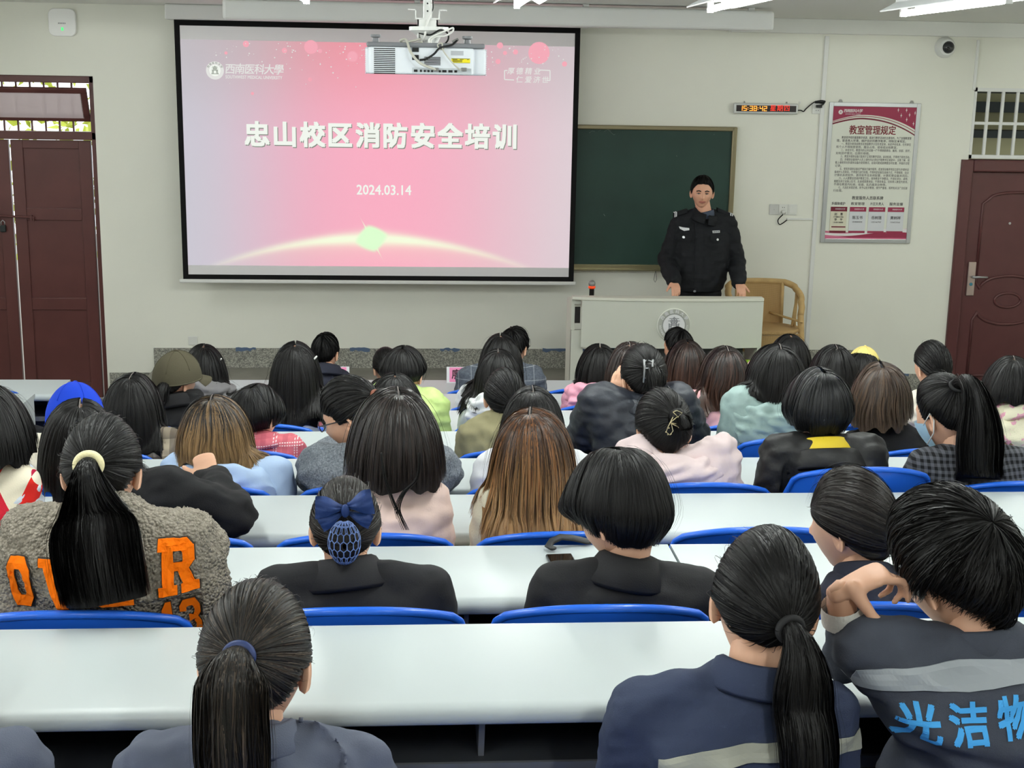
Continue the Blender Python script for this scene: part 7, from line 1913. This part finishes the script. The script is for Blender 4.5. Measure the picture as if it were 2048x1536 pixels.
def strip_px(i, pts, wpx, name, mat, lift=.004): 
    yj = i['S'][1]-.13; q = [P(x, y, yj) for x, y in pts]; return strip_on(i['jacket'], [(p[0], p[2]) for p in q], wpx*yj/FPX, name, mat, i['jacket'], lift)
strip_px(w3, [(1735,1392), (1790,1380), (1880,1371), (2120,1353), (2300,1360)], 46, 'reflective_strip', m_tape)
w2 = I['wk2']; strip_px(w2, [(1320,1545), (1400,1520), (1500,1506), (1620,1506), (1735,1524), (1790,1545)], 38, 'reflective_strip', M('dull reflective tape', (160,160,146), .5, .4))
bl_ = I['blush']; yb2 = bl_['S'][1]-.16
def smooth_path(q, n=8):
    q = [np.array(a, float) for a in q]; out = []
    for i_ in range(len(q)-1):
        p0, p1, p2, p3 = q[max(0, i_-1)], q[i_], q[i_+1], q[min(len(q)-1, i_+2)]
        for t in np.linspace(0, 1, n)[:-1]: out.append(.5*(2*p1+(p2-p0)*t+(2*p0-5*p1+4*p2-p3)*t*t+(3*p1-p0-3*p2+p3)*t**3))
    return np.array(out+[q[-1]])
rs = np.random.RandomState(12)
for pts_ in ([(762,905),(768,950),(784,1000),(800,1034),(812,1060)], [(840,905),(836,955),(810,985),(798,1015),(804,1038),(814,1060)]):
    b = MB()
    for n_ in range(9):
        o_ = rs.normal(0, 1, 2); q_ = [P(x+o_[0]*(1.2+i_*.9), y, yb2+.004*o_[1]-.012*min(i_, 1)) for i_, (x, y) in enumerate(pts_[:len(pts_)-(n_ % 3 == 2)])]; q_ = smooth_path(q_); b.tube(q_, np.linspace(.0016, .0005, len(q_)), 5)
    b.build('hair_lock', HB, bl_['hair'], smooth=True)
bc_ = I['bcoat']; yj = bc_['S'][1]-.12; mbx = MB()
p = P(84, 948, yj); letter(mbx, 'WAN', 34*yj/FPX, (p[0], parent_loc(bc_['jacket'])[1], p[2]), .02, rot=-.1)
conform(np.vstack(mbx.v), mbx.f, bc_['jacket'], 'printed_lettering', M('cream print', (226,220,200), .8), bc_['jacket'], lift=.003, cuts=2, thick=.0)
# white shirt cuff at the hand on the cheek
E_, Wc = w3['E'][-1], w3['W'][-1]; dn = nrm(Wc-E_); b = MB(); cpt = E_+(Wc-E_)*.74
b.tube([cpt-dn*.025, cpt+dn*.006, cpt+dn*.016], [.044,.043,.040], 20, cap=False); b.build('cuff', M('white sheer cuff', (214,212,206), .8, bump=(150, .5, .003)), w3['jacket'], smooth=True)

# ------------------------------------------------------------------ THE STANDING MAN
def standing_man():
    d = 10.34; hs = 1.01; th = .014
    pt = P(1406, 351, d-.03); C = pt-V3(0, 0, .1165*hs+th); hf = HeadFrame(C, 171, 2, -1, hs, th)
    q = lambda px, py, dd=0: P(px, py, d+dd)
    aL, aR = q(1359, 449), q(1455, 447); S = (aL+aR)/2; S[2] += .01; NB = S+V3(.004, -.01, .055)
    H = V3(q(1396, 590)[0], d+.01, PLAT+.92)
    zt = dz1-.05
    Eb = {-1: q(1333, 520, .03), 1: q(1473, 522, .03)}; Wb = {-1: V3(q(1336, 580)[0], 10.10, zt+.122), 1: V3(q(1462, 582)[0], 10.10, zt+.119)}
    org = V3(H[0], H[1], PLAT); mb = MB(); core = MB(); torso_parts(core, H, S, NB, aL, aR, -.015, hunch=0)
    for s, a in ((-1, aL), (1, aR)): arm_parts(core, a, Eb[s], Wb[s], -.008)
    leg = {}
    for s in (-1, 1):
        hp = H+V3(s*.09, 0, -.04); kn = V3(H[0]+s*.10, H[1]-.02, PLAT+.50); an = V3(H[0]+s*.11, H[1]+.02, PLAT+.09); leg[s] = (hp, kn, an)
        core.tube([hp, hp*.5+kn*.5, kn], [.08,.07,.052], 12, round_=True); core.tube([kn, kn*.5+an*.5, an], [.052,.05,.036], 12, round_=True)
    fused_into(mb, core, .016, 3)
    hm = MB()
    for s in (-1, 1): hand(hm, Wb[s], (0, -.90, -.42), (0, .42, -.90), .62, .05, .98, side=s)
    fused_into(mb, hm, .0045, 3)
    nt_ = hf.w(V3(0, -.02, -.05)); mb.tube([NB+V3(0,0,-.05), NB, NB*.45+nt_*.55, nt_], [.066,.060,.057,.058], 20, up=(0,1,0))
    mb.ell(C, None, hf.R, 52, 44, fn=lambda n: head_shape()(n)*hs*np.array([1.03, 1, 1]))
    for s in (-1, 1): ear(mb, C, hf.R, hs*1.02, s, out=34)
    root = mb.build('person', M('ruddy skin', (222,168,140), .48, .4, var=(30, .04)), None, True, origin=org)
    tag(root, 'person in black security uniform standing behind the teacher\'s desk, facing the seats', 'person')
    # face
    dk = M('eye dark', (34,24,22), .3, .5); b = MB(); e = MB(); ew = MB(); ei = MB()
    for s in (-1, 1):
        ew.ell(hf.w((s*.0310, .0850, .0025)), (.0125*hs, .0085*hs, .0055*hs), rot=hf.R, nu=16, nv=10); ei.ell(hf.w((s*.0310, .0905, .0025)), (.0050*hs, .0036*hs, .0050*hs), rot=hf.R, nu=12, nv=8)
        e.tube([hf.w((s*.018, .0915, .0035)), hf.w((s*.031, .0955, .0085)), hf.w((s*.044, .0880, .0035))], .0022, 8)
        b.tube([hf.w((s*.015, .097, .020)), hf.w((s*.030, .0975, .026)), hf.w((s*.047, .086, .020))], .0040, 8)
    ey = ew.build('eye', M('eye white', (206,196,186), .3, .5), root, smooth=True); ei.build('iris', dk, ey, smooth=True); e.build('eyelid', M('lid shade', (92,60,50), .6), ey, smooth=True); b.build('eyebrow', M('eyebrow hair', (40,32,30), .8), root, smooth=True)
    b = MB(); b.tube([hf.w((-.024, .092, -.0585)), hf.w((-.008, .0995, -.0555)), hf.w((0, .1005, -.0562)), hf.w((.008, .0995, -.0555)), hf.w((.024, .092, -.0585))], .0036, 8); b.tube([hf.w((-.018, .0945, -.0615)), hf.w((0, .101, -.0645)), hf.w((.018, .0945, -.0615))], .0040, 8); b.build('lips', M('lips', (176,106,94), .5), root, smooth=True)
    # clothes
    c_un = cloth('black uniform twill', (22,24,28), .8, bump=(300, .25, .002)); c_tr = cloth('black trousers', (18,18,21), .8)
    tb = MB(); tb.tube([H+V3(0,0,-.08), H+V3(0,0,.09)], [.178,.165], 18, up=(0,1,0), flat=[.135,.13], round_=True)
    for s in (-1, 1):
        hp, kn, an = leg[s]; tb.tube([hp, hp*.5+kn*.5, kn], [.10,.09,.075], 14, round_=True); tb.tube([kn, kn*.5+an*.5, an+V3(0,0,-.02)], [.075,.072,.07], 14, round_=True)
    garment(tb, 'trousers', .016, 4, c_tr, root, wr=(.004,.12))
    b = MB()
    for s in (-1, 1): an = leg[s][2]; b.tube([an+V3(0,.05,-.052), an+V3(0,-.06,-.05), an+V3(0,-.16,-.06)], [.042,.046,.036], 12, flat=[.036,.038,.026], round_=True)
    b.build('shoe', m_shoe, root, smooth=True)
    g = MB(); kx = abs(aR[0]-aL[0])/2/.155; L = S-H
    hem = q(1396, 580)[2]; x_of = lambda a, b_, y: (q(b_, y)[0]-q(a, y)[0])/2
    pts = [V3(H[0], H[1], hem), V3(H[0], H[1], hem+.02), V3(H[0]+.004, H[1], hem+.10), H+.55*L, H+.8*L, S+V3(0,0,-.05), S+V3(0,0,.0), S+V3(0,0,.035)]
    rx = [x_of(1350,1444,575), x_of(1347,1447,570), x_of(1343,1452,548), x_of(1347,1458,510), x_of(1350,1462,475), .178, .150, .085]; ry = [.145,.150,.158,.155,.145,.125,.10,.07]
    g.tube(pts, rx, 28, up=(0,1,0), flat=ry)
    for a in (aL, aR):
        g.tube([S*.35+a*.65+V3(0,0,-.04), a], [.09,.072], 14, round_=True); g.tube([NB+V3(0,.005,.012), NB*.5+a*.5+V3(0,.005,.018), a+V3(0,0,.006)], [.055,.060,.068], 14, round_=True)
    for s, a in ((-1, aL), (1, aR)): arm_parts(g, a, Eb[s], Wb[s], .022, r=(.055,.050,.046,.042), upto=.93)
    jk = garment(g, 'uniform_jacket', .0085, 5, c_un, root, wr=(.0028,.14), seed=77)
    up = nrm(nt_-NB)
    ring_collar(NB+up*.012, up, [(.064,-.03),(.064,.020),(.068,.026),(.076,.02),(.078,-.03)], cloth('slate jumper', (72,80,96), .9), root, name='jumper_collar', open_front=0)
    # folded collar, open at the front (the man faces the camera)
    col = ring_collar(NB+up*.0, up, [(.076,-.02),(.078,.040),(.083,.048),(.094,.042),(.118,-.022),(.112,-.028),(.088,.02)], c_un, jk, open_front=.12, frontdrop=.03)
    col.data.transform(Matrix.Translation(NB-org)@Matrix.Rotation(math.pi, 4, 'Z')@Matrix.Translation(-(NB-org)))
    m_si = M('silver button', (206,208,210), .3, .5, .6); m_wb = M('white embroidery', (222,224,226), .7)
    yj = parent_loc(jk)[1]
    def patch(name, mat, polys, lift=.004, thick=.003, cuts=2, par=None):
        v, f = [], []
        for po in polys:
            o_ = len(v); v += [(P(x, y, d-.16)[0], yj, P(x, y, d-.16)[2]) for x, y in po]; f.append(tuple(range(o_, o_+len(po))))
        return conform(v, f, jk, name, mat, par or jk, lift=lift, cuts=cuts, thick=thick)
    patch('pocket_flap', c_un, [[(1355,470),(1385,470),(1385,481),(1379,484),(1360,484),(1355,481)]], .010, .006); patch('pocket_flap', c_un, [[(1422,470),(1450,470),(1449,481),(1444,484),(1427,484),(1422,481)]], .010, .006)
    patch('placket', c_un, [[(1393,440),(1409,440),(1404,584),(1389,584)]], .006, .004, 4)
    patch('chest_badge', m_wb, [[(1362,455),(1370,457),(1382,458),(1382,462),(1372,464),(1364,460)]], .005); patch('name_tag', M('name tag', (200,204,206), .5), [[(1427,462.5),(1443,462.5),(1443,467),(1427,467)]], .005)
    patch('name_tag_print', m_black, [[(1429+i_*2.2,463.8),(1430.3+i_*2.2,463.8),(1430.3+i_*2.2,465.8),(1429+i_*2.2,465.8)] for i_ in range(6)], .0085, .0005, 0)
    disc_ = lambda cx, cy, r: [(cx+r*math.cos(t), cy+r*math.sin(t)) for t in np.linspace(0, 6.283, 14, endpoint=False)]
    for cx, cy in ((1402,442.5), (1370,476), (1436,479.5), (1390,583)): patch('button', m_si, [disc_(cx, cy, 2.4)], .014, .004, 0)
    for s, x0, x1, ya, yb_ in ((-1, 1374, 1347, 421, 430), (1, 1434, 1465, 419, 432)):
        a0, a1 = q(x0, ya, -.02), q(x1, yb_, -.0); dz = V3(0, 0, .016); wy = V3(0, .028, 0)
        b = MB(); b.add([a0-wy+dz, a1-wy+dz, a1+wy+dz, a0+wy+dz, a0-wy-dz, a1-wy-dz, a1+wy-dz, a0+wy-dz], [(0,1,2,3), (7,6,5,4), (0,4,5,1), (1,5,6,2), (2,6,7,3), (3,7,4,0)]); ep = b.build('epaulette', c_un, jk, bevel=.004)
        b = MB()
        for t0_ in (.80, .91):
            c0_, c1_ = a0*(1-t0_)+a1*t0_, a0*(1-t0_-.06)+a1*(t0_+.06); e_ = V3(0, .001, .0035)
            b.add([c0_-wy*1.06+dz+e_, c1_-wy*1.06+dz+e_, c1_+wy+dz+e_, c0_+wy+dz+e_, c0_-wy*1.06-dz, c1_-wy*1.06-dz, c1_+wy-dz, c0_+wy-dz], [(0,1,2,3), (7,6,5,4), (0,4,5,1), (1,5,6,2), (2,6,7,3), (3,7,4,0)])
        b.build('epaulette_stripe', m_wb, ep)
    I2 = dict(hf=hf, root=root, d=d, C=C, caps=[], org=org, jacket=jk, NB=NB)
    make_hair('man', dict(style='short', mat=HB, pole=(0, -.2, .98), low=-.40, side=-.02, front=.60, th=.024, sp=(.003,.006), width=.0045), I2)
    return I2
standing_man()

# ------------------------------------------------------------------ SMALL THINGS ON THE DESKS
def on_desk(px, py, k): # point on the desk top of row k under a pixel
    z = floor_z(k)+DTOP; r = ray(px, py); dd = (z-CAMZ)/r[2]; return V3(r[0]*dd, dd, z)
a, b_, c_ = on_desk(1091, 1114, 1), on_desk(1150, 1112, 1), on_desk(1118, 1141, 1)
ux = nrm(b_-a); uy = nrm((c_-a)-ux*np.dot(c_-a, ux)); ln = .072; 
t = empty('smartphone', tuple((a+b_)/2), 'black smartphone lying on the white desk beside the bobbed head', 'phone')
def slab(b, o, w_, l_, z0, z1): b.add([o+ux*x+uy*y+V3(0,0,z) for z in (z0, z1) for x, y in ((0,0),(w_,0),(w_,l_),(0,l_))], [(0,1,2,3), (7,6,5,4), (0,4,5,1), (1,5,6,2), (2,6,7,3), (3,7,4,0)])
b = MB(); slab(b, a+V3(0,0,.0005), .074, .155, 0, .0085); b.build('case', M('phone case dark metal', (48,50,54), .3, .5, .4), t, bevel=.003)
b = MB(); slab(b, a+ux*.003+uy*.003, .068, .149, .0088, .0094); b.build('screen', M('phone glass', (10,10,12), .06, .6), t)
hp_ = on_desk(1126, 1100, 1); t = empty('headband', tuple(hp_), 'curved black headband standing on the desk behind the smartphone', 'headband')
pts = [P(1106, 1112, hp_[1]-.02), P(1097, 1098, hp_[1]), P(1104, 1082, hp_[1]+.01), P(1122, 1074, hp_[1]+.02), P(1146, 1076, hp_[1]+.03), P(1172, 1090, hp_[1]+.04), P(1178, 1112, hp_[1]+.03)]
zmin = hp_[2]+.012
pts = [V3(p[0], p[1], max(p[2], zmin)) for p in pts]; pts[0][2] = zmin; pts[-1][2] = zmin
MB().tube(pts, .012, 10, flat=.006, round_=True).build('band', M('matt black rubber', (26,26,28), .6), t, smooth=True)
# name cards on the front desk
def name_card(px0, px1, py, label, txt):
    p0, p1 = on_desk(px0, py, 7), on_desk(px1, py, 7); y = desk_y(7)-.05; k_ = y/p0[1]; x0, x1 = p0[0]*k_, p1[0]*k_; z = floor_z(7)+DTOP; h = .098
    t = empty('name_card', ((x0+x1)/2, y, z), label, 'name card', 'pink name cards on the front desk')
    b = MB(); b.add([(x0, y-.03, z), (x1, y-.03, z), (x1, y+.002, z+h), (x0, y+.002, z+h), (x0, y+.03, z), (x1, y+.03, z)], [(0,1,2,3), (3,2,5,4), (0,4,5,1), (0,3,4), (1,5,2)]); b.build('clear_holder', M('clear acrylic', (236,236,240), .15, .5), t)
    b = MB(); m_ = .018; f = lambda x, s_: (x, y-.0315+.032*s_, z+h*s_); b.add([f(x0+m_, .06), f(x1-m_, .06), f(x1-m_, .96), f(x0+m_, .96)], [(0,1,2,3)]); cdo = b.build('pink_card', M('pink card', (250,150,196), .6), t)
    if txt:
        b = MB(); letter(b, txt, .062, (x0+.062, 0, z+h*.5), .015); v = np.vstack(b.v); v[:, 1] = y-.033+.032*(v[:, 2]-z)/h; b.v = [v]; b.build('lettering', m_tx, cdo)
name_card(655, 699, 768, 'pink name card in clear holder beside the short-haired man in the front row', None); name_card(893, 958, 772, 'pink name card lettered with one dark character beside the grey blazer', '廖')
bk = on_desk(336, 868, 4); t = empty('notebook', tuple(bk), 'black notebook with white pages on the desk by the plaid shawl', 'notebook')
b = MB(); ux = nrm(V3(1, .12, 0)); uy = nrm(V3(-.12, 1, 0)); slab(b, bk-ux*.05-uy*.07, .11, .15, .001, .010); b.build('pages', m_white, t)
b = MB(); slab(b, bk-ux*.052-uy*.072, .112, .152, .0105, .0125); b.build('cover', m_black, t)

# ------------------------------------------------------------------ SEATS
SHORT = dict(wk1='grey-blue work jacket', wk2='navy work jacket', wk3='charcoal denim jacket', wk0='cut-off grey sleeve', teddy='taupe teddy jacket', bow='navy hair bow', sbob='thick black bob', argyle='argyle vest', bcoat='outstretched black sleeve', blush='blush pink jacket', copper='copper brown hair', clip='gold claw clip', sky='light blue hoodie', glass='grey tweed coat', wjack='half hidden white jacket', ybob='yellow-lined black puffer', mask='houndstooth coat', bcap='bright blue cap', plbr='plaid shawl', plred='red plaid jacket', khaki='olive khaki jacket', navyp='navy puffer jacket', mint='mint puffer coat', brn='loose mid-brown hair', anim='patterned knit jumper', denim='blue denim', olive='olive baseball cap', lhair='very long straight hair', green='lime green puffer', whood='pale grey hoodie', sand='sand coloured jacket', rose='dusty pink jacket', camel='camel coat', ivory='ivory knit', wtop='white top near the blazer', hotpk='pink fleece hoodie', wlong='white collar before the emblem', black6='glossy long hair by the rattan chair', ycap='pale yellow cap', ghood='grey hoodie behind the olive cap', man7='dark jacket in the front row', blaz='windowpane blazer', face7='short-haired head before the emblem', side7='head behind the lime puffer', prof='midnight jacket')
taken = set()
for key, i in PEOPLE.items():
    k, j = i['k'], i['j']; taken.add((k, j))
    if 0 <= j < 8: seat(k, j, 'blue plastic seat under the person with the '+SHORT[key], -.12 if k == 0 else SEATLIFT.get((k, j), 0.0), dx=SEATDX.get((k, j), 0))
    else: seat(k, 0, 'blue plastic seat under the person with the '+SHORT[key], -.12 if k == 0 else 0.0, x=-1.305+.585*j)
for k, j, lf, lab in ((2, 4, .01, 'empty blue seat between the thick bob and the navy ponytail'), (7, 4, 0, 'empty blue seat in the front row left of the teacher\'s desk'), (7, 0, 0, 'empty blue seat in the front row beside the grey hoodie'), (1, 5, 0, 'blue seat edge behind the hand resting on the cheek'), (3, 7, 0, 'blue seat at the right edge behind the tousled head'), (6, 5, 0, 'empty blue seat before the dusty pink jacket'), (5, 7, 0, 'empty blue seat in the sixth row at the right end')):
    if (k, j) not in taken: seat(k, j, lab, lf); taken.add((k, j))
for x, lab in ((-2.51, 'blue seat in the left block at the front desk'),): seat(7, 0, lab, 0, x=x)
